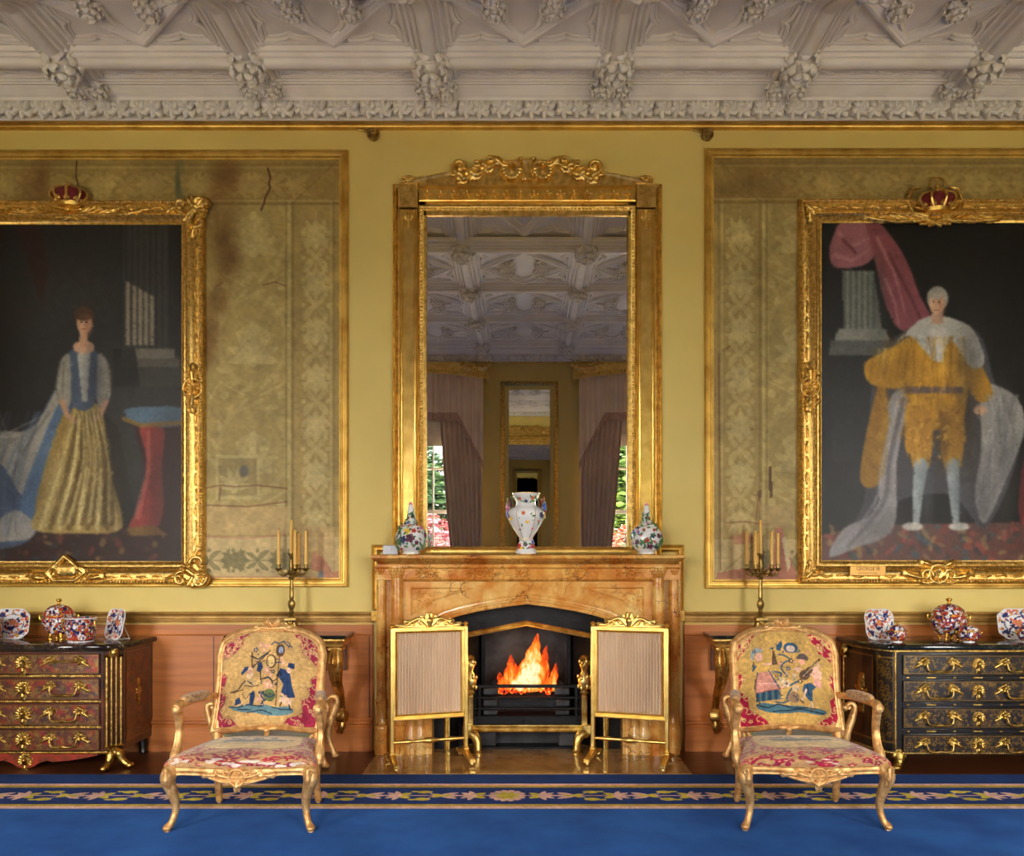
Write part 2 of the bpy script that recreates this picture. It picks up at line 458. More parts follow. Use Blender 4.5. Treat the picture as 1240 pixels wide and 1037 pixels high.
def marble_mat(name, base, light, vein, scale=3.0, rough=0.22, veins=0.5):
    m, nt, out = _mat(name)
    b = N(nt, 'ShaderNodeBsdfPrincipled', Roughness=rough); b.inputs['Coat Weight'].default_value = .3; b.inputs['Coat Roughness'].default_value = .12
    v = coords(nt)
    w = N(nt, 'ShaderNodeTexNoise', Scale=scale * 1.2, Detail=5.0); L(nt, v, w.inputs['Vector'])
    va = N(nt, 'ShaderNodeVectorMath', _operation='MULTIPLY_ADD'); va.inputs[1].default_value = (.35,) * 3
    L(nt, w.outputs['Color'], va.inputs[0]); L(nt, v, va.inputs[2])
    c = ramp(nt, noise(nt, va.outputs[0], scale, 6), [(.35, rgba(base)), (.5, rgba([(p + q) / 2 for p, q in zip(base, light)])), (.68, rgba(light))])
    vo = N(nt, 'ShaderNodeTexVoronoi', Scale=scale * 1.5, _feature='DISTANCE_TO_EDGE'); L(nt, va.outputs[0], vo.inputs['Vector'])
    k = ramp(nt, vo.outputs['Distance'], [(0.0, (1, 1, 1, 1)), (.018, (.5, .5, .5, 1)), (.04, (0, 0, 0, 1))])
    k2 = ramp(nt, noise(nt, v, scale * .9, 2), [(.45, (0, 0, 0, 1)), (.62, (veins,) * 3 + (1,))])
    kk = mix(nt, 1.0, k, k2, 'MULTIPLY')
    L(nt, mix(nt, kk, c, rgba(vein)), b.inputs['Base Color'])
    L(nt, b.outputs[0], out.inputs[0]); return m
MARBLE = marble_mat('sienna_marble', (194, 112, 36), (236, 190, 104), (46, 32, 36), 5.2, .22, 1.0)
MARBLE_PALE = marble_mat('pale_sienna_marble', (206, 134, 56), (240, 204, 128), (96, 54, 38), 4.4, .2, .9)
MARBLE_BLACK = marble_mat('black_marble', (14, 18, 17), (34, 40, 38), (150, 140, 120), 9, .08, .5)
MARBLE_BROWN = marble_mat('brown_marble', (26, 20, 17), (58, 44, 34), (170, 150, 120), 9, .08, .7)
HEARTH = marble_mat('hearth_marble', (142, 104, 58), (176, 138, 86), (110, 70, 40), 4, .10, .5)

def mirror_mat():
    m, nt, out = _mat('mirror_glass')
    b = N(nt, 'ShaderNodeBsdfPrincipled', Roughness=0.0, Metallic=1.0); b.inputs['Base Color'].default_value = (.86, .86, .84, 1)
    L(nt, b.outputs[0], out.inputs[0]); return m
MIRROR = mirror_mat()
def pane_mat():
    m, nt, out = _mat('window_glass')
    t = N(nt, 'ShaderNodeBsdfTransparent'); g = N(nt, 'ShaderNodeBsdfGlossy', Roughness=0.0); f = N(nt, 'ShaderNodeFresnel', IOR=1.45)
    mx = nt.nodes.new('ShaderNodeMixShader'); L(nt, f.outputs[0], mx.inputs[0]); L(nt, t.outputs[0], mx.inputs[1]); L(nt, g.outputs[0], mx.inputs[2])
    L(nt, mx.outputs[0], out.inputs[0]); return m
PANE = pane_mat()

RX, RY = 6.15, 6.60      # half width of the room, depth
DROP = 0.265              # the ceiling steps down behind the first bay
# ------------------------------------------------------------------ walls and floor
mb = MB()
OX0, OX1, OZ = X(520), X(757), 1.13
mb.box(-RX - .3, OX0, 0, .35, -.05, 5.3); mb.box(OX1, RX + .3, 0, .35, -.05, 5.3); mb.box(OX0, OX1, 0, .35, OZ, 5.3)
tag(obj('wall_front', mb, PAINT), 'yellow painted wall behind the chimneypiece', 'wall', kind='structure')
mb = MB().box(-RX - .3, -RX, -RY, 0, -.05, 5.3); tag(obj('wall_left', mb, PAINT), 'plain yellow side wall beyond the brown chest of drawers', 'wall', kind='structure')
mb = MB().box(RX, RX + .3, -RY, 0, -.05, 5.3); tag(obj('wall_right', mb, PAINT), 'plain yellow side wall beyond the black chest of drawers', 'wall', kind='structure')
WINS = [(-5.45, -3.65), (-2.72, -.82), (.98, 2.88), (3.85, 5.65)]
WZ0, WZ1 = .45, 4.02
mb = MB(); xs = [-RX - .3] + [v for w in WINS for v in w] + [RX + .3]
for i in range(0, len(xs), 2): mb.box(xs[i], xs[i + 1], -RY - .35, -RY, -.05, 5.3)
for a, b in WINS: mb.box(a, b, -RY - .35, -RY, -.05, WZ0); mb.box(a, b, -RY - .35, -RY, WZ1, 5.3)
tag(obj('wall_back', mb, PAINT), 'yellow window wall seen reflected in the overmantel mirror', 'wall', kind='structure')
def plank_floor():
    m, nt, out = _mat('floor_boards')
    b = N(nt, 'ShaderNodeBsdfPrincipled', Roughness=.28); v = coords(nt, (1, 1, 1))
    br = N(nt, 'ShaderNodeTexBrick', Scale=1.0); br.offset = .37; L(nt, v, br.inputs['Vector'])
    br.inputs['Brick Width'].default_value = 2.4; br.inputs['Row Height'].default_value = .16; br.inputs['Mortar Size'].default_value = .004
    br.inputs['Color1'].default_value = rgba((104, 60, 34)); br.inputs['Color2'].default_value = rgba((76, 42, 24)); br.inputs['Mortar'].default_value = rgba((24, 14, 8))
    n = noise(nt, coords(nt, (1.2, 12, 1)), 5, 5)
    L(nt, mix(nt, .7, br.outputs['Color'], ramp(nt, n, [(.3, (.55, .5, .45, 1)), (.7, (1.3, 1.25, 1.2, 1))]), 'MULTIPLY'), b.inputs['Base Color'])
    L(nt, b.outputs[0], out.inputs[0]); return m
mb = MB().box(-RX, RX, -RY, .0, -.05, 0); mb.box(OX0, OX1, 0, .6, -.05, 0)
tag(obj('floor', mb, plank_floor()), 'dark polished floorboards between carpet and wainscot', 'floor', kind='structure')

# wainscot, chair rail, baseboard either side of the chimneypiece
def wains(x0, x1, side, tx):
    mb = MB(); zt = Z(757, .03)
    mb.box(x0, x1, -.022, 0, Z(872), zt); 
    # raised lower ledge
    fn = lambda u, v, h: (u, -h, v)
    mb.mould([(x1, Z(768, .03)), (x0, Z(768, .03))], [(0, .022), (0, .03), (.006, .034), (.012, .03), (.014, .022)], closed=False)
    o = obj('wall_wainscot', mb, WOOD); tag(o, 'orange oak wainscot panelling ' + tx, 'wainscot', kind='structure')
    mb = MB()
    for xj in np.arange(math.ceil(x0 / 1.19) * 1.19, x1, 1.19): mb.box(xj - .004, xj + .004, -.0245, -.02, Z(868), Z(770))
    if mb.n: obj('panel_joint', mb, DARKWOOD, o)
    mb = MB(); prof = [(0, 0), (0, .045), (.012, .052), (.02, .046), (.026, .034), (.036, .030), (.05, .034), (.058, .026), (.066, .028), (.075, .02), (.085, .02), (.085, 0)]
    mb.mould([(x1, Z(741.5, .045)), (x0, Z(741.5, .045))], prof, closed=False)
    tag(obj('trim_chair_rail', mb, RAILGOLD), 'gilded brown chair rail ' + tx, 'chair rail', kind='structure')
    mb = MB(); prof = [(0, 0), (0, .022), (.01, .03), (.022, .034), (.03, .05), (.045, .05), (.055, .036), (.07, .034), (.075, .04), (Z(868), .04), (Z(868), 0)]
    mb.mould([(x1, Z(868)), (x0, Z(868))], prof, closed=False)
    tag(obj('baseboard_' + side, mb, WOOD), 'moulded oak baseboard ' + tx, 'baseboard', kind='structure')
wains(-RX, X(452), 'left', 'beside the fireplace behind the brown chest')
wains(X(828), RX, 'right', 'beside the fireplace behind the black chest')

# gilt strip with rosette blocks framing chimneypiece
for x0, x1, tx in ((452, 477, 'beside the white box'), (800, 826.5, 'beside the berry-red bottle vase')):
    mb = MB(); prof = [(0, 0), (0, .02), (.01, .03), (.02, .022), (.028, .03), (.036, .03), (.044, .018), (.055, .012), (.055, 0)]
    if x0 < 600: pts = [(X(480), Z(660)), (X(451), Z(660)), (X(451), Z(738))]
    else: pts = [(X(827.5), Z(738)), (X(827.5), Z(660)), (X(798), Z(660))]
    mb.mould(pts, prof, closed=False)
    o = obj('trim_gilt_strip', mb, TRIMGOLD); tag(o, 'stepped gilt wall strip %s' % ('left of the mantelshelf' if x0 < 600 else 'right of the mantelshelf'), 'moulding', kind='structure')
    cx = 455.5 if x0 < 600 else 823
    mb = MB().box(X(cx - 4.6), X(cx + 4.6), -.055, 0, Z(752), Z(739), .004)
    relief(rosette(X(cx), Z(745.5), .024, 5), .003, lambda u, v, h: (u, -.053 - h, v), mb)
    obj('rosette_block', mb, TRIMGOLD, o)

# large gilt framed wall panels and their silk
PROF_P = [(0, 0), (0, .022), (.008, .034), (.02, .036), (.026, .028), (.036, .026), (.042, .034), (.052, .03), (.06, .016), (.07, .012), (.07, 0)]
def wall_frame(xa, ya, xb, yb, tx):
    mb = MB().mould([(X(xa), Z(yb)), (X(xb), Z(yb)), (X(xb), Z(ya)), (X(xa), Z(ya))], PROF_P)
    tag(obj('trim_panel_frame', mb, TRIMGOLD), tx, 'moulding', kind='structure')
wall_frame(-262, 183, 422, 711, 'long gilt moulding framing the silk behind the dark gown portrait')
wall_frame(853, 181, 1540, 713, 'long gilt moulding framing the silk behind the golden robe portrait')

# cornice: stepped plaster, carved leaf band, gilt picture rail. (o, z) profile
def cornice(ysign, x0, x1, dz, names, txt, rich=True):
    fy = (lambda o: -o) if ysign > 0 else (lambda o: -RY + o)
    prof = [(.52, 4.90), (.52, 4.855), (.505, 4.855), (.50, 4.845), (.485, 4.848), (.475, 4.838), (.455, 4.842), (.44, 4.83), (.43, 4.835), (.40, 4.815), (.385, 4.828), (.372, 4.815), (.36, 4.826), (.345, 4.82), (.335, 4.80), (.322, 4.826), (.312, 4.826), (.296, 4.852), (.186, 4.772),
            (.205, 4.745), (.205, 4.735), (.19, 4.728), (.172, 4.737), (.165, 4.752), (.07, 4.80), (0, 4.80), (0, 4.9)]
    mb = MB(); mb.loft([[(x, fy(o), z + dz) for o, z in prof] for x in (x0, x1)], caps=True)
    c = obj('ceiling_cornice', mb, PLASTER); tag(c, 'stepped white plaster cornice ' + txt, 'cornice', kind='structure')
    # leaf band tile
    st = []
    T = .722; hgt = .13
    def leafy(cx, w, flip):
        s2 = []; sg = 1 if flip else -1
        for ang, ln in ((.15, .046), (1.05, .050), (1.95, .050), (2.85, .044), (3.9, .046), (5.2, .050)):
            a = ang * sg + (0 if flip else PI)
            s2 += stroke([(cx + .012 * math.cos(a), hgt * .5 + .012 * math.sin(a)), (cx + ln * .6 * math.cos(a), hgt * .5 + ln * .6 * math.sin(a)), (cx + ln * math.cos(a + .35), hgt * .5 + ln * math.sin(a + .35))], .015, .023, 1.25)
        return s2 + dot(cx, hgt * .5, .016, .6)
    for k in range(6): st += leafy(T * (k + .5 + (.06 if k % 2 else -.06)) / 6, .085, k % 2 == 0)
    for k in range(6): st += stroke([(T * (k + t) / 6, hgt * (.5 + .34 * math.sin(2 * PI * t + k * 2))) for t in np.linspace(0, 1, 9)], .008, .008)
    tile = relief(st, .0075)
    tile.v = [(u, y if y < -.001 else .016, v) for u, y, v in tile.v]
    A = np.array([fy(.20), 4.747 + dz]); Bv = np.array([fy(.316), 4.828 + dz]); d = (Bv - A); ln = np.linalg.norm(d); d /= ln
    nv = np.array([d[1] * (-1 if ysign > 0 else 1), -abs(d[0])]); nv = nv / np.linalg.norm(nv)
    big = MB(); x = x0
    while x < x1:
        pts = [(x + u, A[0] + d[0] * v * ln / hgt + nv[0] * (-y) * 1.9 , A[1] + d[1] * v * ln / hgt + nv[1] * (-y) * 1.9) for u, y, v in tile.v]
        big.add(pts, tile.f); x += T
    obj('leaf_band', big, PLASTER, c, 'carved running leaf band')
    prof = [(0, 4.749), (.052, 4.749), (.055, 4.79), (.062, 4.785), (.064, 4.775), (.055, 4.768), (.056, 4.757), (.046, 4.752), (.042, 4.742), (.03, 4.736), (0, 4.736)]
    prof = [(o_, z_ + .016) for o_, z_ in prof[2:]] + [(0, 4.80)]
    mb = MB(); mb.loft([[(x, fy(o), z + dz) for o, z in prof] for x in (x0, x1)], caps=True)
    tag(obj('trim_picture_rail', mb, TRIMGOLD), 'gilded picture rail ' + txt, 'picture rail', kind='structure')
cornice(1, -RX, RX, 0, None, 'above the two portraits')
cornice(-1, -RX, RX, -DROP, None, 'above the windows')
# ------------------------------------------------------------------ coffered plaster ceiling
PZ, BZ = 4.88, 4.812
ceil = thing('ceiling', 'white coffered plaster ceiling with ribs and carved leaf bosses', 'ceiling', (0, 0, 0), kind='structure')
ROWS = [.76 + 1.25 * k for k in range(5)]
BX = [-.011 + .6225 + 1.245 * k for k in range(-5, 5)]
SL0, SL1 = 1.31, ROWS[1]         # the ceiling slopes down between these depths
mb = MB().box(-RX, RX, -SL0, 0, PZ, PZ + .2); mb.box(-RX, RX, -RY, -SL1, PZ - DROP, PZ + .2)
mb.loft([[(x, -SL0, PZ), (x, -SL1, PZ - DROP), (x, -SL1, PZ + .2), (x, -SL0, PZ + .2)] for x in (-RX, RX)], caps=True)
obj('panel', mb, PLASTER, ceil)
half = [(.158, .012), (.158, -.03), (.15, -.036), (.138, -.034), (.132, -.022), (.124, -.020), (.117, -.040), (.113, -.058), (.103, -.064), (.094, -.060), (.09, -.048), (.082, -.046), (.075, -.060), (.073, -.078), (.062, -.083), (.055, -.078), (.050, -.068), (.044, -.072), (.042, -.100), (.03, -.117), (.012, -.123)]
half = [(a, b * .77) for a, b in half]
bprof = half + [(-w, z) for w, z in half[::-1]]
def beam_y(x, ya, yb, z, z2=None):
    mb = MB().loft([[(x + w, y, zq + h) for w, h in bprof] for y, zq in ((ya, z), (yb, z if z2 is None else z2))], caps=True); obj('beam', mb, PLASTER, ceil)
def beam_x(o, z):
    mb = MB().loft([[(x, -o + w, z + h) for w, h in bprof] for x in (-RX, RX)], caps=True); obj('beam', mb, PLASTER, ceil)
for x in BX:
    beam_y(x, -SL0, -.40, PZ); beam_y(x, -SL1, -SL0, PZ - DROP, PZ); beam_y(x, -RY + .40, -SL1, PZ - DROP)
for k, o in enumerate(ROWS): beam_x(o, PZ if k == 0 else PZ - DROP)
# leaf bosses where ribs cross
def boss_mb(R, seed):
    r = random.Random(seed); m = MB()
    m.blob((0, 0, -.1 * R), (R * .62, R * .62, R * .55), 14, 9)
    for ring, (nn, pth, wid) in enumerate(((8, ((.30, -.05), (.62, .10), (.90, .02), (1.0, -.20), (.90, -.34)), .30), (7, ((.25, -.35), (.55, -.40), (.78, -.52), (.80, -.72), (.68, -.80)), .27), (5, ((.05, -.60), (.28, -.70), (.44, -.86), (.40, -1.02), (.30, -1.02)), .22))):
        for k in range(nn):
            a = 2 * PI * (k + .5 * ring) / nn + r.uniform(-.1, .1); tw = r.uniform(-.25, .25)
            P3 = spline([(math.cos(a + tw * i / 4) * d * R, math.sin(a + tw * i / 4) * d * R, z * R) for i, (d, z) in enumerate(pth)], 3)
            up = (-math.sin(a), math.cos(a), 0)
            m.tube(P3, radii([wid * R * q for q in (.35, .8, 1.0, .85, .5)], len(P3)), 8, squash=.42, up=up)
            for sg in (-1, 1):
                c = Vector(P3[7]); m.blob((c.x - math.sin(a) * sg * wid * .8 * R, c.y + math.cos(a) * sg * wid * .8 * R, c.z + .03 * R), (wid * .42 * R, wid * .42 * R, wid * .5 * R), 7, 5)
    return m
protos = []
for sd in range(3):
    o = obj('boss', boss_mb(.124, sd), PLASTER, ceil, world=False); protos.append(o)
first = True; cnt = 0
def put_boss(x, y, z, s=1.0):
    global cnt
    if cnt < 3: o = protos[cnt]
    else:
        o = protos[cnt % 3].copy(); COL.objects.link(o)
    o.location = (x, y, z); o.scale = (s, s, s); o.rotation_euler = (0, 0, cnt * 1.3); cnt += 1
for k, r in enumerate(ROWS):
    for x in BX:
        put_boss(x, -r, (BZ if k == 0 else BZ - DROP) - .0)
for x in BX:
    for dx in (-.075, .075): put_boss(x + dx, -.455, 4.825, .6)
# star ribs and cusped mouldings: one bay, copied
def bay():
    hx, hy = .465, .47
    m = MB(); w = .034
    dia = [(hx, 0), (0, hy), (-hx, 0), (0, -hy)]
    fn = lambda u, v, h: (u, v, -h)
    pr = [(-.036, 0), (-.036, .022), (-.026, .034), (-.014, .034), (-.008, .046), (.008, .046), (.014, .034), (.026, .030), (.040, .012), (.052, .010), (.052, 0)]
    m.mould(dia, pr, fn)
    # cusps inside the lozenge: curved swags between four foiled points
    for i in range(4):
        a = Vector(dia[i]); b = Vector(dia[(i + 1) % 4]); mid = (a + b) / 2; inn = -mid.normalized()
        p = [a * .80 + b * .20 + inn * .045, a * .66 + b * .34 + inn * .07, mid + inn * .175, a * .34 + b * .66 + inn * .07, a * .2 + b * .8 + inn * .045]
        pts = spline([tuple(q) for q in (p[0], p[1], p[2])], 6) 
        m.tube([(q[0], q[1], -.012) for q in pts], radii((.016, .022, .012), len(pts)), 6)
        pts = spline([tuple(q) for q in (p[2], p[3], p[4])], 6)
        m.tube([(q[0], q[1], -.012) for q in pts], radii((.012, .022, .016), len(pts)), 6)
    # corner triangles
    for sx in (-1, 1):
        for sy in (-1, 1):
            T = [(sx * .445, sy * .40), (sx * .445, sy * .075), (sx * .395, sy * .44), (sx * .075, sy * .44)]
            # along x edge with a cusp half way
            def cusped(p, q, nrm):
                p, q, nrm = Vector(p), Vector(q), Vector(nrm)
                for t0, t1 in ((0, .5), (.5, 1)):
                    pts = [p + (q - p) * (t0 + (t1 - t0) * t) + nrm * (.035 * (abs(2 * (t0 + (t1 - t0) * t - .5)) ** .01) * 0 + .04 * (1 - abs(2 * (t0 + (t1 - t0) * t) - 1)) ** 4) for t in [i / 10 for i in range(11)]]
                    m.tube([(a.x, a.y, -.010) for a in pts], .017, 6)
                    m.tube([(a.x + nrm.x * .026, a.y + nrm.y * .026, -.006) for a in pts], .009, 6)
            cusped((sx * .45, sy * .45), (sx * .10, sy * .45), (0, -sy))
            cusped((sx * .45, sy * .45), (sx * .45, sy * .10), (-sx, 0))
    return m
b0 = None
for k in range(4):
    yc = -(ROWS[k] + ROWS[k + 1]) / 2
    for i in range(9):
        xc = (BX[i] + BX[i + 1]) / 2
        if abs(xc) > 4.5 and k > 0: continue
        z = PZ if k == 0 else PZ - DROP
        if k == 0:
            continue
        if b0 is None:
            b0 = obj('star_rib', bay(), PLASTER, ceil, world=False); o = b0
        else:
            o = b0.copy(); COL.objects.link(o)
        o.location = (xc, yc, z)
        if abs(xc) < 4.5:
            for dx, dy in ((-.18, -.13), (.18, -.13), (-.18, .13), (.18, .13)):
                put_boss(xc + dx, yc + dy, z - .02, .62)
# the first bay: its lozenge is parted by the step
src = bay(); near, far = MB(), MB()
V = np.array(src.v); ys = -(ROWS[0] + ROWS[1]) / 2; cut = 0.0
for mbx, keepf, zz in ((near, lambda q: q.min() >= cut - .03, PZ), (far, lambda q: q.max() <= cut + .03, PZ - DROP)):
    fs = [f for f in src.f if keepf(V[list(f), 1])]
    used = sorted({i for f in fs for i in f}); mp = {u: i for i, u in enumerate(used)}
    sl = DROP / (SL1 - SL0)
    mbx.add([(src.v[u][0], src.v[u][1], src.v[u][2] + (max(0, src.v[u][1] + .625) * sl if zz < PZ else 0)) for u in used], [tuple(mp[i] for i in f) for f in fs])
for mbx, zz in ((near, PZ), (far, PZ - DROP)):
    o0 = None
    for i in range(9):
        xc = (BX[i] + BX[i + 1]) / 2
        if o0 is None: o0 = o = obj('star_rib', mbx, PLASTER, ceil, world=False)
        else: o = o0.copy(); COL.objects.link(o)
        o.location = (xc, ys, zz)
        if zz == PZ or abs(xc) < 2:
            for dx in (-.18, .18): put_boss(xc + dx, ys + (.13 if zz == PZ else -.13), zz - .02 + (0 if zz == PZ else .495 * sl), .62)
# running wave on the soffit by the cornice
st = []
for k in range(6):
    x = .1 + k * .2
    st += stroke([(x - .1 + t * .2, 0.026 * math.sin(PI * t) * (1 if k % 2 else -1)) for t in np.linspace(0, 1, 8)], .008)
    st += leaf(x - .07, -.015 * (1 if k % 2 else -1), .3 * (1 if k % 2 else -1), .12, .036, 0, 2)
tile = relief(st, .009, lambda u, v, h: (u, v, -h * 1.3)); big = MB(); x = -RX
while x < RX:
    big.merge(tile, Matrix.Translation((x, -.540, PZ))); x += 1.2
obj('leaf_scroll', big, PLASTER, ceil)
# ------------------------------------------------------------------ hearth and chimneypiece
hb = MB().box(-1.11, 1.135, -.728, -.0, .0, .014, .004); hb.box(OX0 + .01, OX1 - .01, -.0, .4, .0, .012)
tag(obj('hearth', hb, HEARTH), 'polished tan marble hearth slab in front of the fire', 'hearth', kind='structure')
FX = 640.0
mant = thing('chimneypiece', 'veined orange marble chimneypiece with pointed Gothic arch and shelf', 'fireplace', (X(FX), -.1, 0))
zh = .0145
plan = lambda u, v, h: (u, v, h)
def three_sides(x0, x1, o, prof, back=0.0):
    mb = MB(); mb.mould([(x0, -back), (x0, -o), (x1, -o), (x1, -back)], prof, plan, closed=False); return mb
# shelf
sx0, sx1 = X(452, .26), X(826.5, .26)
mb = three_sides(sx0, sx1, .26, [(.10, 1.5), (-.012, 1.5), (-.02, 1.494), (-.02, 1.478), (-.012, 1.468), (-.004, 1.464), (.004, 1.452), (.02, 1.446), (.03, 1.434), (.05, 1.428), (.1, 1.428)], .001)
mb.box(sx0 + .05, sx1 - .05, -.22, -.001, 1.43, 1.5)
obj('shelf', mb, MARBLE, mant)
# body block behind columns
zf0, zf1 = Z(703, .19), 1.43
mb = MB()
o0 = .13
jl0, jl1, jr0, jr1 = X(456, .13), X(490, .13), X(790, .13), X(824, .13)
for a, b in ((jl0, jl1), (jr0, jr1)): obj('jamb', MB().box(a, b, -.13, -.001, zh, zf1), MARBLE, mant)
mb = MB().box(X(455, .2), X(824.5, .2), -.2, -.001, zf0, zf1 - .001, .004)
mb.mould([(X(456, .2), Z(686, .2)), (X(823, .2), Z(686, .2))][::-1], [(0, .19), (0, .222), (.008, .226), (.016, .214), (.02, .2), (.024, .19)], closed=False)
mb.mould([(X(489, .2), Z(701.5, .2)), (X(791, .2), Z(701.5, .2))][::-1], [(-.012, .17), (-.012, .208), (0, .212), (.012, .2), (.02, .17)], closed=False)
fr = obj('frieze', mb, MARBLE, mant)
for cx, hw in ((517.5, 14.5), (581, 17), (633, 8), (699, 15), (760, 14.5)):
    st = []; n = max(2, int(hw / 4))
    for k in range(n):
        u = cx - hw + hw * (2 * k + 1) / n
        st += rosette(X(u, .2), Z(693.5, .2), .034, 5, k * .7)
        st += leaf(X(u, .2), Z(699, .2), -.6 if k % 2 else PI + .6, .04, .03, 0, 2)
    sub('carved_flowers', relief(st, .0035, lambda u, v, h: (u, -.1985 - h * 2.2, v)), MARBLE, fr)
# arch slab
def arch_pts(inset):
    base = [(523, 915), (523, 772), (525.5, 762), (531, 755.5), (541, 750.5), (558, 745.3), (580, 740.2), (610, 735.2), (638.4, 731.6)]
    L_ = base + [(2 * 638.6 - a, b) for a, b in base[-2::-1]]
    return [(X(a, .17), max(zh, Z(b, .17))) for a, b in L_]
ap = arch_pts(0)
outer = [(X(791, .17), zh), (X(791, .17), zf0), (X(488, .17), zf0), (X(488, .17), zh)]
mb = MB()
# split left / right halves so polygons stay simple
k = len(ap) // 2
mb.prism([outer[3]] + ap[:k + 1] + [(ap[k][0], zf0), outer[2]], .02, .17)
mb.prism([outer[0], outer[1], (ap[k][0], zf0)] + ap[k:], .02, .17)
arch = obj('arch', mb, MARBLE_PALE, mant, smooth=0)
mb = MB(); prof = [(-.001, .15), (-.001, .176), (.012, .186), (.022, .178), (.03, .19), (.044, .19), (.05, .178), (.062, .176), (.068, .184), (.076, .18), (.08, .165)]
mb.mould(ap, prof, closed=False)
sub('arch_moulding', mb, MARBLE_PALE, arch)
# spandrels
for sg in (-1, 1):
    m_ = lambda a, b: (X(638.6 + sg * (638.6 - a), .17) if sg > 0 else X(a, .17), Z(b, .17))
    tri = [m_(498.5, 712), m_(574, 712), m_(553, 718), m_(527, 726), m_(510, 735), m_(498.5, 744)]
    if sg < 0: tri = tri
    mb = MB()
    q = tri if sg > 0 else tri[::-1]
    mb.mould(q, [(-.006, .165), (-.006, .176), (0, .18), (.006, .174), (.012, .168)])
    mb.mould(q, [(.006, .165), (.006, .176), (.012, .172), (.014, .168)])
    st = []
    c = m_(506, 722); dirx = 1 if c[0] < 0 else -1
    st += rosette(c[0], c[1], .042, 5)
    for t in np.linspace(0, 1, 7):
        px_, pz_ = m_(510 + t * 48, 716 + (1 - t) * 3)
        st += leaf(px_, pz_, (-.5 if t % .3 > .15 else .4) if dirx > 0 else PI + (.5 if t % .3 > .15 else -.4), .05, .035 * (1 - .4 * t), 0, 2)
    for t in np.linspace(0, 1, 5):
        px_, pz_ = m_(503 + t * 16, 726 + (1 - t) * 9)
        st += leaf(px_, pz_, -1.2 if dirx > 0 else PI + 1.2, .045, .035, 0, 2)
    relief(st, .0035, lambda u, v, h: (u, -.1695 - h * 1.4, v), mb)
    sub('spandrel', mb, MARBLE_PALE, arch)
# colonnettes
def column(px, r, o):
    x = X(px, o); zt = Z(686, o); zb = Z(880, o)
    col = obj('column', MB().lathe([(r, zb), (r, zt - .08)], 18, (x, -o, 0)), MARBLE, mant)
    mb = MB().lathe([(r, zt - .085), (r * 1.12, zt - .08), (r, zt - .072), (r * 1.05, zt - .06), (r * 1.3, zt - .02), (r * 1.5, zt - .01), (r * 1.5, zt)], 18, (x, -o, 0))
    for k in range(7):
        a = PI + PI * (k + .5) / 7
        mb.blob((x + r * 1.25 * math.cos(a), -o + r * 1.25 * math.sin(a), zt - .028), (r * .3, r * .3, .016), 8, 6)
        mb.blob((x + r * 1.12 * math.cos(a + .2), -o + r * 1.12 * math.sin(a + .2), zt - .05), (r * .25, r * .25, .014), 8, 6)
    sub('capital', mb, MARBLE, col)
    zq = Z(846, o)
    mb = MB().lathe([(r * 1.42, zh), (r * 1.42, zb - .03), (r * 1.5, zb - .02), (r * 1.5, zb), (r * 1.2, zb + .014), (r * 1.35, zb + .03), (r * 1.2, zb + .045), (r * 1.2, zq - .03), (r * 1.4, zq - .015), (r * 1.1, zq), (r, zq + .01)], 8 if r > .04 else 18, (x, -o, 0))
    sub('column_base', mb, MARBLE, col)
for px, r, o in ((461.5, .034, .165), (481, .044, .185), (797, .044, .185), (816, .034, .165)): column(px, r, o)
# rounded inner jamb shafts seen under the screens
for px in (497, 508, 517):
    for q in (px, 2 * 638.6 - px):
        r1 = .052 if px < 510 else .036
        obj('jamb_shaft', MB().lathe([(r1, zh), (r1, .20), (.034, .23), (.03, 1.0)], 16, (X(q, .16), -.16, 0)), MARBLE_PALE, mant)

# ------------------------------------------------------------------ iron register
ins = thing('fireplace_insert', 'black iron fireplace insert with brass arch strip', 'fireplace insert', (X(638), .05, 0))
def ip(a, b, o=.012): return (X(a, o), max(.0125, Z(b, o)))
ob = [(522, 916), (522, 768), (534, 748), (580, 733), (638.3, 731)]
ob = ob + [(2 * 638.3 - a, b) for a, b in ob[-2::-1]]
ib = [(544, 916), (544, 776), (637.5, 757.5), (731, 776), (731, 916)]
mb = MB()
O = [ip(*q) for q in ob]; I = [ip(*q) for q in ib]
mb.prism([O[0]] + O[1:5] + [I[2], I[1], I[0]], -.02, .012); mb.prism([O[4]] + O[5:9] + [I[4], I[3], I[2]], -.02, .012)
obj('front_plate', mb, IRON, ins, smooth=0)
mb = MB().mould([I[0], I[1], I[2], I[3], I[4]], [(-.003, .004), (-.003, .028), (.008, .034), (.018, .026), (.026, .032), (.036, .024), (.036, .004)], closed=False)
obj('brass_strip', mb, BRASS, ins, 'brass strip')
yb = .26
def recess(o): return o
mb = MB()
bl, br_, bt = X(584, -yb), X(690, -yb), Z(752, -yb)
fl, fr_ = I[1][0], I[3][0]
zt_ = I[2][1] + .02
mb.box(bl, br_, yb, yb + .03, .0125, 1.06)
obj('fireback', mb, SOOT, ins, 'sooty grey iron fireback')
mb = MB()
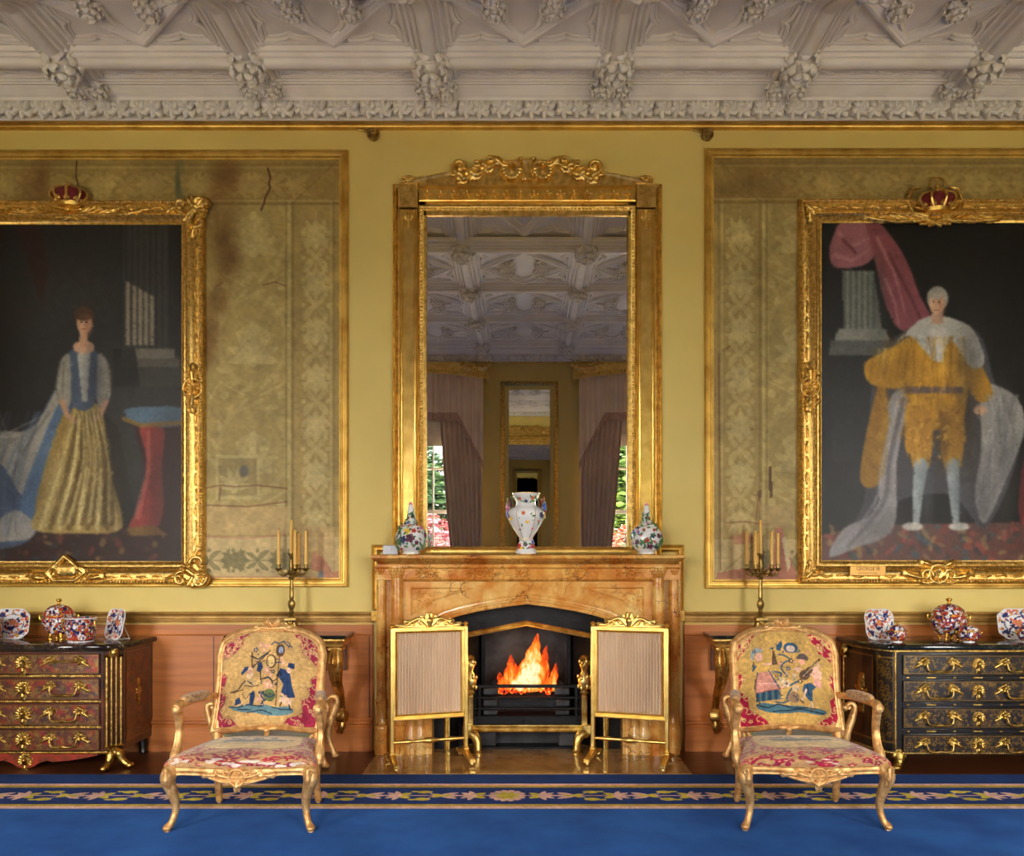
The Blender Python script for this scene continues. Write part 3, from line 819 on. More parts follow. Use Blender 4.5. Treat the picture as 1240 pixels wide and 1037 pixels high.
for (xa, xb) in ((fl, bl), (fr_, br_)):
    s = -1 if xa < 0 else 1
    mb.add([(xa, .0, .0125), (xb, yb, .0125), (xb, yb, zt_ + .05), (xa, .0, zt_ + .05), (xa + s * .03, .0, .0125), (xb + s * .03, yb + .03, .0125), (xb + s * .03, yb + .03, zt_ + .05), (xa + s * .03, .0, zt_ + .05)],
           [(0, 1, 2, 3), (5, 4, 7, 6), (3, 2, 6, 7), (1, 0, 4, 5), (0, 3, 7, 4), (1, 5, 6, 2)])
    mb.box(xb - .004 + (0 if s < 0 else -.02), xb + .024 + (0 if s < 0 else -.02), yb - .05, yb, .3, .95)
    for q in (.35,): mb.tube([(xa + (xb - xa) * q, yb * q - .012, .02), (xa + (xb - xa) * q, yb * q - .012, zt_)], .02, 8)
mb.box(fl - .03, fr_ + .03, .0, yb + .03, zt_ + .03, zt_ + .06)
mb.box(bl, br_, -.02, yb, .0125, .03)
obj('firebox_side', mb, IRON, ins)
mb = MB(); 
for q in (0, 1): mb.box(bl - .02 + q * (br_ - bl - .08), bl + .12 + q * (br_ - bl - .08), .0, .14, .03, .18, .01)
mb.box(bl + .12, br_ - .08, .12, .15, .03, .20)
obj('ash_plate', mb, SOOT, ins)

# ------------------------------------------------------------------ grate
og = .10
grate = thing('fire_grate', 'black barred fire grate on brass feet with ornate brass finials', 'grate', (X(638.5, og), -og + .12, 0.0145))
g = lambda a, b: (X(a, og), Z(b, og))
x0, x1 = X(572, og), X(705.5, og)
def bar(y0, y1, d=.022, xa=x0, xb=x1, nm='bar', mat=IRON, bev=.004):
    return obj(nm, MB().box(xa, xb, -og, -og + d, Z(y1, og), Z(y0, og), bev), mat, grate)
bar(829.5, 833.5); bar(844, 847); bar(857, 860)
bar(868, 877.5, .03, nm='bottom_panel')
o = bar(867, 869.5, .04, nm='ledge')
for a in (571, 578.5, 696, 703): obj('upright', MB().box(X(a, og), X(a + 4, og), -og + .001, -og + .03, Z(878, og), Z(830, og), .004), IRON, grate)
for a in (574, 632, 641, 699): obj('bolt', MB().blob((X(a + 1.5, og), -og - .002, Z(873, og)), .008, 8, 6), IRON, grate)
for y0, y1, h in ((835, 842.5, 18), (849, 856.5, 17), (861.5, 867, 17)):
    for xa in ((585, 585 + h), (690 - h, 690)):
        obj('fire_brick', MB().box(X(xa[0], og), X(xa[1], og), -og + .03, -og + .12, Z(y1, og), Z(y0, og), .006), SOOT, grate, 'charcoal grey block')
obj('back_panel', MB().box(X(603, og), X(673, og), -og + .045, -og + .06, Z(858, og), Z(848, og), .003), IRON, grate)
obj('tray', MB().box(x0 + .05, x1 - .05, -og + .03, .08, Z(880, og), Z(868, og)), IRON, grate)
mb = MB()
for q in (0, 1):
    xx = x0 + .03 if q == 0 else x1 - .03
    obj('cheek', MB().box(xx - .03, xx + .03, -og + .03, -.03, Z(868, og), Z(832, og), .01), IRON, grate)
mb = MB().mould([(x1 + .01, Z(878, og)), (x0 - .01, Z(878, og))], [(0, og - .03), (0, og + .012), (.008, og + .016), (.02, og + .008), (.034, og + .008), (.042, og + .018), (.052, og + .014), (.056, og - .03)], closed=False)
obj('brass_rail', mb, BRASS, grate, 'brass rail')
for sg in (-1, 1):
    xc = X(638.5 + sg * 62, og); tip = X(638.5 + sg * 59, og); 
    top = X(638.5 + sg * 72, og)
    mb = MB()
    pth = bez((top, -og - .01, Z(889, og)), (top - sg * .03, -og - .03, Z(886, og)), (tip - sg * .0, -og - .05, Z(888, og)), (tip, -og - .06, Z(907, og)), 10)
    mb.tube(pth, radii((.032, .036, .034, .026), len(pth)), 12)
    mb.lathe([(.026, Z(907, og)), (.036, Z(906, og)), (.03, Z(909, og)), (.028, Z(911, og)), (.04, Z(914, og)), (.04, .0146)], 12, (tip, -og - .06, 0))
    mb.box(top - .035, top + .035, -og - .04, -og + .02, Z(889, og), Z(877, og), .006)
    obj('foot', mb, BRASS, grate, 'scrolled brass foot')
    xs_ = X(638.5 + sg * 69, og); mb = MB()
    mb.box(xs_ - .022, xs_ + .022, -og - .02, -og + .02, Z(878, og), Z(842, og), .005)
    mb.box(xs_ - .012, xs_ + .012, -og - .026, -og - .018, Z(876, og), Z(844, og), .003)
    mb.lathe([(.012, Z(844, og)), (.03, Z(839, og)), (.02, Z(836, og)), (.036, Z(830, og)), (.042, Z(824, og)), (.03, Z(818, og)), (.016, Z(813, og)), (.024, Z(809, og)), (.03, Z(805, og)), (.018, Z(800, og)), (.03, Z(797, og)), (.02, Z(794.5, og)), (.004, Z(793, og))], 14, (xs_, -og, 0), mod=lambda a, t: 1 + .14 * math.cos(6 * a))
    for k in range(6):
        a = k * PI / 3
        for zz, rr in ((Z(821, og), .045), (Z(803, og), .034), (Z(833, og), .042)):
            mb.blob((xs_ + rr * math.cos(a), -og + rr * math.sin(a) * .8, zz + .01 * (k % 2)), (.012, .012, .02), 8, 6)
    obj('finial', mb, BRASS, grate, 'ornate brass finial')

# embers and flames
def ember_mat():
    m, nt, out = _mat('glowing_coal'); b = N(nt, 'ShaderNodeBsdfPrincipled', Roughness=.9)
    v = coords(nt); n = noise(nt, v, 32, 4, .6)
    b.inputs['Base Color'].default_value = (.02, .015, .012, 1)
    L(nt, ramp(nt, n, [(.38, (0, 0, 0, 1)), (.45, (.5, .005, .0, 1)), (.54, (.9, .07, .0, 1)), (.64, (1, .55, .08, 1))]), b.inputs['Emission Color'])
    b.inputs['Emission Strength'].default_value = 2.2 / 2 ** EXPO
    L(nt, b.outputs[0], out.inputs[0]); return m
mb = MB(); r_ = random.Random(4)
for k in range(70):
    u = r_.uniform(606, 669); q = r_.uniform(0, .16)
    mb.blob((X(u, og), -og + .055 + q, Z(839, og) + r_.uniform(-.01, .03)), (r_.uniform(.014, .024),) * 3, 7, 5, Matrix.Rotation(r_.uniform(0, 3), 3, 'X'), fn=lambda d: 1 + .25 * math.sin(5 * d.x + 3 * d.z))
tag(obj('ember_bed', mb, ember_mat()), 'bed of glowing red and yellow coals in the grate', 'coals', kind='stuff')
mb = MB()
for k in range(40):
    u = r_.choice([r_.uniform(596, 612), r_.uniform(664, 684), r_.uniform(600, 680)])
    mb.blob((X(u, og), -og + .1 + r_.uniform(0, .15), Z(834, og) + r_.uniform(-.03, .012)), r_.uniform(.016, .028), 7, 5, fn=lambda d: 1 + .25 * math.sin(5 * d.x + 3 * d.y))
tag(obj('coal_heap', mb, SOOT), 'heap of dark unburnt coal behind the embers', 'coals', kind='stuff')
def flame_mat():
    m, nt, out = _mat('flame')
    a = N(nt, 'ShaderNodeAttribute', _attribute_name='pattern')
    lw = N(nt, 'ShaderNodeLayerWeight', Blend=.42)
    v = coords(nt, (1.8, 1.8, .5)); n = noise(nt, v, 24, 5, .6)
    inv = N(nt, 'ShaderNodeMath', _operation='SUBTRACT'); inv.inputs[0].default_value = 1; L(nt, lw.outputs['Facing'], inv.inputs[1])
    # heat = core (pattern red channel) * facing * noise
    sp = nt.nodes.new('ShaderNodeSeparateColor'); L(nt, a.outputs['Color'], sp.inputs[0])
    m1 = N(nt, 'ShaderNodeMath', _operation='MULTIPLY'); L(nt, inv.outputs[0], m1.inputs[0]); L(nt, sp.outputs[0], m1.inputs[1])
    m2 = N(nt, 'ShaderNodeMath', _operation='MULTIPLY_ADD'); L(nt, n, m2.inputs[0]); m2.inputs[1].default_value = 1.5; m2.inputs[2].default_value = -.78
    m3 = N(nt, 'ShaderNodeMath', _operation='ADD'); L(nt, m1.outputs[0], m3.inputs[0]); L(nt, m2.outputs[0], m3.inputs[1])
    c = ramp(nt, m3.outputs[0], [(.02, (.4, .01, .0, 1)), (.30, (.95, .07, .01, 1)), (.58, (1, .27, .02, 1)), (.86, (1, .68, .16, 1)), (1.0, (1, .92, .55, 1))])
    al = ramp(nt, m3.outputs[0], [(.05, (0, 0, 0, 1)), (.40, (.9, .9, .9, 1))])
    e = N(nt, 'ShaderNodeEmission', Strength=1.15 / 2 ** EXPO); L(nt, c, e.inputs['Color'])
    t = N(nt, 'ShaderNodeBsdfTransparent'); mx = nt.nodes.new('ShaderNodeMixShader'); L(nt, al, mx.inputs[0]); L(nt, t.outputs[0], mx.inputs[1]); L(nt, e.outputs[0], mx.inputs[2])
    L(nt, mx.outputs[0], out.inputs[0]); return m
FL = flame_mat()
fire = thing('fire', 'bright orange flames burning above the black grate', 'fire', (X(640, 0), 0, Z(838, og)))
def flame(pts, ws, dy, core):
    """pts: pixel path from base to tip, ws: half widths in px."""
    o = .05 - dy; n = 22
    c = Canvas(0, 0, 1, 1, 1, (0, 0, 0))
    path = spline([(a, b) for a, b in pts], 6); m = len(path); W = radii(ws, m)
    mb = MB(); rings = []; vals = []
    for i, (a, b) in enumerate(path):
        t = i / (m - 1)
        wob = [1 + .13 * math.sin(3 * (2 * PI * j / n) + i * .9) for j in range(n)]
        rings.append([(X(a, o) + W[i] * .0063 * wob[j] * math.cos(2 * PI * j / n), dy + W[i] * .0045 * wob[j] * math.sin(2 * PI * j / n), Z(b, o)) for j in range(n)])
        vals += [core * (1 - .75 * t ** 1.6) * min(1, .5 + 3 * t)] * n
    mb.loft(rings, caps=True)
    f = obj('flame', mb, FL, fire)
    at = f.data.attributes.new('pattern', 'FLOAT_COLOR', 'POINT')
    cl = np.ones((len(vals), 4), np.float32); cl[:, :3] = np.array(vals)[:, None]; at.data.foreach_set('color', cl.ravel())
flame([(642, 838), (641, 820), (644, 806), (646, 792), (649, 780), (651, 768)], (13, 17, 13, 9, 5, .6), .02, 1.25)
flame([(634, 838), (632, 826), (637, 815), (642, 804), (645, 796)], (12, 13, 9, 5, .5), .0, 1.28)
flame([(651, 838), (655, 818), (658, 804), (660, 792), (663, 782)], (9, 9, 7, 4, .5), .05, .62)
flame([(617, 838), (617, 826), (620, 814), (619, 804), (618.5, 794)], (11, 11, 9, 5, .5), .04, .66)
flame([(611, 838), (609, 830), (606, 822), (604, 815)], (9, 7, 4, .5), .02, .6)
flame([(668, 838), (669, 826), (672, 816), (673.5, 804)], (7, 6, 4.5, .5), .03, .85)
flame([(663, 838), (661, 830), (662, 822), (666, 812)], (6, 5, 3, .4), .0, .7)
flame([(625, 838), (627, 822), (630, 812), (632, 802)], (8, 8, 5, .5), .06, .7)
pl = bpy.data.lights.new('fire_glow', 'POINT'); pl.energy = 9 / 2 ** EXPO; pl.color = (1, .45, .12); pl.shadow_soft_size = .08
plo = bpy.data.objects.new('fire_glow', pl); COL.objects.link(plo); plo.location = (X(640), -.03, .62)

# ------------------------------------------------------------------ pleated fire screens
def pleat_mat():
    return solid('pleated_silk', (222, 196, 166), .7, 0, .03, 3, .0, 60, stretch=(3, 3, .5), sheen=.1, dark=(212, 182, 152))
def screen():
    mb = MB(); w = .255
    root_parts = []
    def part(nm, mb, mat=GILT_BRIGHT, lab=None):
        o = obj(nm, mb, mat, None, lab); root_parts.append(o); return o
    fr = MB().mould([(-w, .335), (w, .335), (w, .955), (-w, .955)], [(-.018, -.02), (-.018, .012), (-.012, .018), (-.004, .018), (.0, .013), (.008, .013), (.014, .018), (.02, .014), (.026, .006), (.026, -.02)], lambda u, v, h: (u, -h, v))
    fr.box(-w - .015, w + .015, -.012, .018, .335, .352)
    part('frame', fr)
    # pleats
    n = 22; pts = []
    for i in range(n * 8 + 1):
        t = i / (n * 8); pts.append((-w + .02 + t * (2 * w - .04), -.001 - .011 * (1 - abs(math.cos(PI * n * t)) ** .7 * 1.6)))
    prof = [(a, b) for a, b in pts] + [(a, b + .012) for a, b in reversed(pts)]
    part('pleated_panel', MB().loft([[(a, b, z) for a, b in prof] for z in (.352, .938)], caps=True), pleat_mat(), 'pinkish beige pleated silk')
    cr = MB()
    top = [(-w - .014, .965)] + [(-w + .03, .972), (-w + .10, .985), (-.10, 1.005), (0, 1.02), (.10, 1.005), (w - .10, .985), (w - .03, .972), (w + .014, .965), (w + .014, .958), (-w - .014, .958)]
    cr.prism(top, -.012, .010)
    st = []
    st += leaf(0, .985, PI / 2, .065, .07, 0, 3)
    half_ = []
    half_ += spiral(.055, 1.005, .03, 1.2, PI, -1, .011, .007); half_ += spiral(.125, .992, .024, 1.1, 0, 1, .010, .006)
    half_ += stroke(spline([(.02, .985), (.07, 1.03), (.12, 1.018), (.17, .985), (.22, .978)], 5), .012, .007)
    half_ += leaf(.13, 1.01, .2, .05, .03, -.5, 2) + leaf(.18, .984, .1, .06, .025, 0, 2) + leaf(.04, 1.015, 1.0, .04, .03, .6, 2)
    st += mirror_x(half_, 0)
    relief(st, .0035, lambda u, v, h: (u, -.009 - h, v), cr)
    part('crest', cr)
    for sx in (-1, 1):
        p = MB().box(sx * (w + .012) - .014, sx * (w + .012) + .014, -.016, .016, .06, .97, .004)
        p.lathe([(.010, .97), (.018, .975), (.01, .98), (.02, .99), (.012, 1.0), (.002, 1.004)], 10, (sx * (w + .012), 0, 0))
        p.box(sx * (w + .012) - .02, sx * (w + .012) + .02, -.022, .022, .05, .10, .006)
        part('post', p)
        f = MB(); prof = [(-.18, .028), (-.18, .05), (-.15, .056), (-.05, .075), (0, .095), (.05, .075), (.15, .056), (.18, .05), (.18, .028), (.05, .036), (0, .045), (-.05, .036)]
        xx = sx * (w + .012)
        f.loft([[(xx + q, a, b) for a, b in prof] for q in (-.017, .017)], caps=True)
        for sy in (-1, 1): f.box(xx - .022, xx + .022, sy * .165 - .026, sy * .165 + .026, .026, .054, .004)
        fo = part('foot', f)
        for sy in (-1, 1):
            c = MB(); c.tube([(xx - .007, sy * .16, .014), (xx + .007, sy * .16, .014)], .0135, 12); c.box(xx - .012, xx + .012, sy * .16 - .006, sy * .16 + .006, .014, .03)
            co_ = obj('castor', c, BRASS, None); co_.parent = fo
    s = MB(); xs_ = np.linspace(-w, w, 21); rr = [.011, .011, .012, .015, .018, .013, .011, .011, .013, .02, .024, .02, .013, .011, .011, .013, .018, .015, .012, .011, .011]
    s.tube([(x, 0, .165) for x in xs_], rr, 10); part('stretcher', s)
    return root_parts
def place(parts, root):
    for p in parts: p.parent = root
sc1 = thing('fire_screen', 'gilt fire screen with smooth beige pleats, on the side of the white thermostat box', 'fire screen', (-.682, -.455, .0145), 'pleated fire screens', rotz=math.radians(19))
place(screen(), sc1)
sc2 = copy_tree(sc1); sc2.location = (.742, -.455, .0145); sc2.rotation_euler = (0, 0, -math.radians(19))
sc2['label'] = 'gilt fire screen with beige pleats, standing nearest the black chest of drawers'
sc1['label'] = 'gilt fire screen with beige pleats, standing nearest the red and brown chest of drawers'

# ------------------------------------------------------------------ overmantel mirror
mir = thing('overmantel_mirror', 'tall gilded overmantel mirror with scrolled leaf crest above the marble shelf', 'mirror', (X(638.5, .05), -.05, 1.5))
MO = .05
p = lambda a, b, o=MO: (X(a, o), Z(b, o))
zb_ = 1.5005
gl, gr, gt, gb = X(516, .03), X(759, .03), Z(262, .03), Z(664.5, .03)
obj('glass', MB().box(gl, gr, -.034, -.028, gb, gt), MIRROR, mir, 'silvered mirror glass', smooth=0)
ol, orr = 484, 793
def rp(a, b): return (X(a, MO), max(zb_, Z(b, MO)))
# backboard + outer moulding, pilasters
mb = MB(); 
ped = [(484, 226), (492, 222), (508, 216.5), (530, 212), (548, 209), (570, 203.5), (592, 198.5), (615, 195.5), (638.5, 194.5)]
ped = ped + [(2 * 638.5 - a, b) for a, b in ped[-2::-1]]
mb.prism([rp(*q) for q in ped] + [rp(793, 232), rp(484, 232)], .001, .052)
mb.box(X(484), X(517), -.05, -.001, zb_, Z(230)); mb.box(X(760), X(793), -.05, -.001, zb_, Z(230)); mb.box(X(484), X(793), -.05, -.001, Z(264), Z(230))
mb.box(X(484), X(793), -.026, -.001, zb_, Z(300))
obj('backboard', mb, GILT, mir)
mb = MB(); pr = [(0, .001), (0, .03), (.006, .04), (.012, .034), (.018, .05), (.026, .056), (.034, .05), (.04, .04), (.05, .04), (.05, .001)]
obj('outer_moulding', MB().mould([(X(800.5), zb_), (X(800.5), Z(225)), (X(786), Z(225))], pr, closed=False), GILT, mir)
obj('outer_moulding', MB().mould([(X(490), Z(225)), (X(476.5), Z(225)), (X(476.5), zb_)], pr, closed=False), GILT, mir)
for a, b in ((485, 507), (770, 792)):
    q = MB().box(X(a), X(b), -.062, -.048, zb_, Z(257), .003)
    q.mould([(X(a), zb_ + .001), (X(b), zb_ + .001), (X(b), Z(257)), (X(a), Z(257))], [(.004, .06), (.004, .068), (.010, .074), (.016, .068), (.024, .072), (.03, .064), (.032, .06)])
    pil = obj('pilaster', q, GILT_BRIGHT, mir)
    st = []
    cx = X((a + b) / 2); cz = Z(262)
    for k in range(-3, 4): st += stroke([(cx, cz - .02), (cx + .035 * math.sin(k * .45), cz - .02 - .045 * math.cos(k * .45) * .8)], .004, .008)
    st += stroke([(cx, cz), (cx, cz - .10)], .012, .006) + dot(cx, cz - .11, .008)
    sub('anthemion', relief(st, .003, lambda u, v, h: (u, -.066 - h * 1.3, v)), GILT, pil)
    q = MB().box(X(a - .5), X(b + .5), -.076, -.04, Z(256), Z(228), .004); blk = obj('corner_block', q, GILT, mir)
    cz = Z(222); st = spiral(cx - .03, cz, .028, 1, 0, 1, .010, .006) + spiral(cx + .03, cz, .028, 1, PI, -1, .010, .006)
    for k in range(-2, 3): st += stroke([(cx, cz - .02), (cx + .03 * math.sin(k * .5), cz + .03 * math.cos(k * .5))], .007, .009)
    st += stroke([(cx - .07, cz - .03), (cx + .07, cz - .03)], .008)
    sub('shell', relief(st, .003, lambda u, v, h: (u, -.054 - h * 1.4, v)), GILT_OLD, blk)
# frieze with rosettes
mb = MB().mould([(X(768), Z(230)), (X(509), Z(230))], [(0, .04), (0, .088), (.012, .094), (.02, .084), (.024, .07), (.10, .066), (.108, .074), (.118, .07), (.124, .05), (.124, .03)], closed=False)
fz = obj('frieze', mb, GILT_BRIGHT, mir)
for k in range(16):
    cx = X(511 + (766 - 511) * (k + .5) / 16); cz = Z(241)
    st = rosette(cx, cz, .038, 5, PI / 2, 1.0) + dot(cx, cz, .012, 1.8) + stroke([(cx + .047, cz - .03), (cx + .047, cz + .03)], .004, .004)
    sub('rosette', relief(st, .003, lambda u, v, h: (u, -.0665 - h * 2.2, v)), GILT_BRIGHT, fz)
# inner border: beads and leaf-tips
mb = MB().mould([(X(508), zb_), (X(769), zb_), (X(769), Z(252.5)), (X(508), Z(252.5))], [(0, .045), (0, .064), (.008, .07), (.014, .062), (.034, .052), (.05, .046), (.056, .05), (.062, .04), (.062, .028)])
bo = obj('inner_border', mb, GILT, mir)
mb = MB()
sp_ = .0275
def beads(xa, za, xb, zb2):
    n = int(math.hypot(xb - xa, zb2 - za) / sp_)
    for i in range(n + 1):
        t = i / n; x, z = xa + (xb - xa) * t, za + (zb2 - za) * t
        mb.blob((x, -.060, z), (.0115, .009, .0115), 7, 5)
        mb.blob((x + (.012 if xa == xb else sp_ / 2), -.056, z + (sp_ / 2 if xa == xb else .012)), (.006, .006, .006), 5, 4)
beads(X(511.5), 1.56, X(511.5), Z(257)); beads(X(765.5), 1.56, X(765.5), Z(257)); beads(X(515), Z(257), X(762), Z(257))
sub('beading', mb, GILT_OLD, bo)
mb = MB().mould([(X(769), Z(664)), (X(508), Z(664))], [(0, .03), (0, .066), (.006, .07), (.014, .066), (.044, .07), (.048, .074), (.05, .03)], closed=False)
obj('bottom_rail', mb, GILT_BRIGHT, mir)
# pediment edge + crest
mb = MB().mould([rp(*q) for q in ped[::-1]], [(-.004, .03), (-.004, .062), (.004, .068), (.012, .06), (.02, .056), (.024, .05)], closed=False)
obj('pediment_moulding', mb, GILT, mir)
half_ = []
cxm = X(638.5); U = lambda a: X(a); V_ = lambda b: Z(b)
# palmette flowers
fx, fz_ = U(657), V_(210)
for k in range(9):
    a = -PI / 2 + (k - 4) * .42
    half_ += stroke([(fx, fz_ - .01), (fx + .035 * math.cos(a), fz_ + .03 * math.sin(a)), (fx + .062 * math.cos(a), fz_ - .01 + .06 * math.sin(a))], .014, .026)
half_ += spiral(fx, fz_ + .03, .042, 1.1, -PI / 2, 1, .016, .012) + dot(fx, fz_ + .03, .02, 1.3) + dot(fx, fz_ - .03, .022, 1.3)
half_ += stroke([(U(644), V_(222)), (U(643), V_(212)), (U(645), V_(200))], .013, .011) + dot(U(646), V_(198), .022, 1.1) + dot(U(641), V_(222), .018)
# trailing acanthus out to end scroll
stem = spline([(U(664), V_(206)), (U(678), V_(204)), (U(690), V_(212)), (U(703), V_(219)), (U(716), V_(219))], 5)
half_ += stroke(stem, .018, .014)
for i, (a0, cu) in enumerate(((1.0, -1.2), (-.9, 1.0), (.8, -1.0), (-.8, .9), (.9, -.9), (-.7, .9), (.8, -.8))):
    q = stem[min(len(stem) - 1, 2 + i * 3)]
    half_ += leaf(q[0], q[1], a0 * .8, .105 - .006 * i, .078, cu * .6, 3)
half_ += spiral(U(719), V_(207), .058, 1.35, -PI / 2, 1, .024, .012) + dot(U(719), V_(207), .02, 1.3)
half_ += spiral(U(719), V_(217), .03, .8, PI, -1, .014, .010)
obj('crest', relief(mirror_x(half_, cxm), .0042, lambda u, v, h: (u, -.0575 - h * 1.7, v)), GILT, mir, 'leaf scroll crest')

# ------------------------------------------------------------------ vases on the shelf
PORC = solid('white_porcelain', (236, 236, 238), .12, 0, .02, 5, coat=.5)
GOLDLINE = solid('porcelain_gold', (210, 164, 70), .25, .9, .1)
PET = {n: solid('petal_' + n, c, .3, 0, .15, 30, coat=.2) for n, c in dict(pink=(220, 120, 160), red=(190, 50, 40), blue=(70, 100, 200), yellow=(236, 196, 60), plum=(96, 40, 70), orange=(222, 110, 50), white=(235, 225, 225), navy=(44, 44, 96)).items()}
LEAFM = solid('porcelain_leaf', (74, 120, 70), .3, 0, .25, 30, coat=.2)
def flower_mb(R, n=5):
    m = MB()
    for k in range(n):
        a = 2 * PI * k / n; m.blob((R * .55 * math.cos(a), R * .55 * math.sin(a), 0), (R * .48, R * .38, R * .24), 7, 5, Matrix.Rotation(a, 3, 'Z') @ Matrix.Rotation(-.4, 3, 'Y'))
    m.blob((0, 0, R * .12), R * .26, 7, 5); return m
FLMESH = {}
def surf_frame(x, y, z, cx, cy, tilt):
    d = Vector((x - cx, y - cy, 0)); d = d.normalized() if d.length > 1e-6 else Vector((0, -1, 0)); d = (d + Vector((0, 0, tilt))).normalized()
    return d.to_track_quat('Z', 'Y').to_matrix().to_4x4()
def vase_flower(root, pos, R, colr, c, tilt=0.0):
    key = (colr,)
    M = surf_frame(*pos, *c, tilt)
    m = MB().merge(flower_mb(R * 1.4), Matrix.Translation(Vector(pos)) @ M)
    obj('flower', m, PET[colr], root)
def vase_leaves(root, items, c):
    m = MB()
    for pos, s, roll in items:
        M = Matrix.Translation(Vector(pos)) @ surf_frame(*pos, *c, 0) @ Matrix.Rotation(roll, 4, 'Z')
        b = MB().blob((s * .5, 0, s * .08), (s * .62, s * .28, s * .12), 7, 5); m.merge(b, M)
    obj('leaf', m, LEAFM, root, 'green porcelain leaves')['kind'] = 'stuff'
VO = .195
def prof_px(cx, rows, o, base): return [((r) * (D0 - o) / F, (base - y) * (D0 - o) / F) for r, y in rows]
def rad_at(prof, z):
    zs = [q[1] for q in prof]; rs = [q[0] for q in prof]; return float(np.interp(z, zs, rs))
# centre vase
c = (X(637, VO), -VO); base = 671.5
vz = thing('vase', 'large white porcelain vase with flared rim and applied flowers at centre of shelf', 'vase', (c[0], c[1], 1.5005))
prof = prof_px(637, [(12.5, 671.2), (13, 669), (12, 667), (9.5, 663), (8.5, 658), (7.5, 655), (9, 653.5), (7.5, 652)], VO, base)
obj('foot', MB().lathe([(.001, 0)] + prof + [(.001, prof[-1][1])], 24, (c[0], c[1], 1.5005)), PORC, vz)
fprof = prof
prof = prof_px(637, [(7.5, 652.2), (9, 649), (13, 643), (17.5, 635), (21, 628), (22.3, 623), (21.5, 619), (18, 615.5), (13.5, 613.5), (11.8, 611.5), (11.5, 607), (11.8, 604), (14, 601.5), (16.2, 598.5), (16.6, 596.8), (15.5, 596.6), (11, 600), (.1, 603)], VO, base)
obj('body', MB().lathe([(.001, prof[0][1])] + prof, 48, (c[0], c[1], 1.5005), mod=lambda a, t: 1 + (.018 * abs(math.cos(3 * a)) if t < .6 else 0)), PORC, vz)
mb = MB()
for y, r in ((670.5, 13.4), (652.6, 8.6), (613, 12.8), (597, 16.9)):
    q = (D0 - VO) / F; mb.tube([(c[0] + r * q * math.cos(t), c[1] + r * q * math.sin(t), 1.5 + (base - y) * q) for t in np.linspace(0, 2 * PI, 33)[:-1]], .0022, 6, closed=True)
for k in range(6):
    a = 2 * PI * (k + .5) / 6 + PI / 6
    pr2 = [(rad_at(prof, z) * 1.018 + .0006, z) for z in np.linspace(prof[0][1], prof[8][1], 16)]
    mb.tube([(c[0] + r * math.cos(a), c[1] + r * math.sin(a), 1.5 + z) for r, z in pr2], .0018, 5)
obj('gold_line', mb, GOLDLINE, vz, 'gold lines')
r_ = random.Random(11); items = []; cols = list(PET)
def on(prof, deg, zpx):
    q = (D0 - VO) / F; z = (base - zpx) * q; r = rad_at(prof[:13], z) * 1.01; a = math.radians(deg)
    return (c[0] + r * math.cos(a), c[1] + r * math.sin(a), 1.5 + z)
full = fprof + prof[1:13]
for deg, y, R, cl in ((180, 614, .026, 'pink'), (170, 618, .016, 'red'), (188, 622, .018, 'blue'), (200, 625, .014, 'plum'), (0, 613, .026, 'blue'), (8, 618, .018, 'red'), (-10, 624, .017, 'yellow'), (-35, 624, .018, 'navy'), (262, 622, .012, 'orange'), (215, 628, .012, 'yellow'), (300, 640, .009, 'pink'), (240, 641, .008, 'plum'),
                      (275, 632, .012, 'yellow'), (320, 631, .01, 'red'), (250, 605, .011, 'red'), (290, 604, .012, 'orange'), (215, 607, .013, 'plum'), (325, 607, .013, 'red'), (190, 605, .010, 'yellow'), (270, 608, .010, 'navy'), (345, 604, .01, 'orange'),
                      (210, 661, .018, 'red'), (330, 661, .018, 'red'), (345, 657, .018, 'blue'), (265, 659, .014, 'plum'), (238, 664, .012, 'yellow'), (300, 663, .012, 'pink'), (180, 632, .010, 'orange'), (358, 634, .01, 'plum')):
    vase_flower(vz, on(full, deg, y), R, cl, c, .1)
for k in range(46): items.append((on(full, r_.uniform(165, 375), r_.choice([r_.uniform(604, 612), r_.uniform(616, 636), r_.uniform(655, 666)])), r_.uniform(.016, .028), r_.uniform(0, 6)))
vase_leaves(vz, items, c)
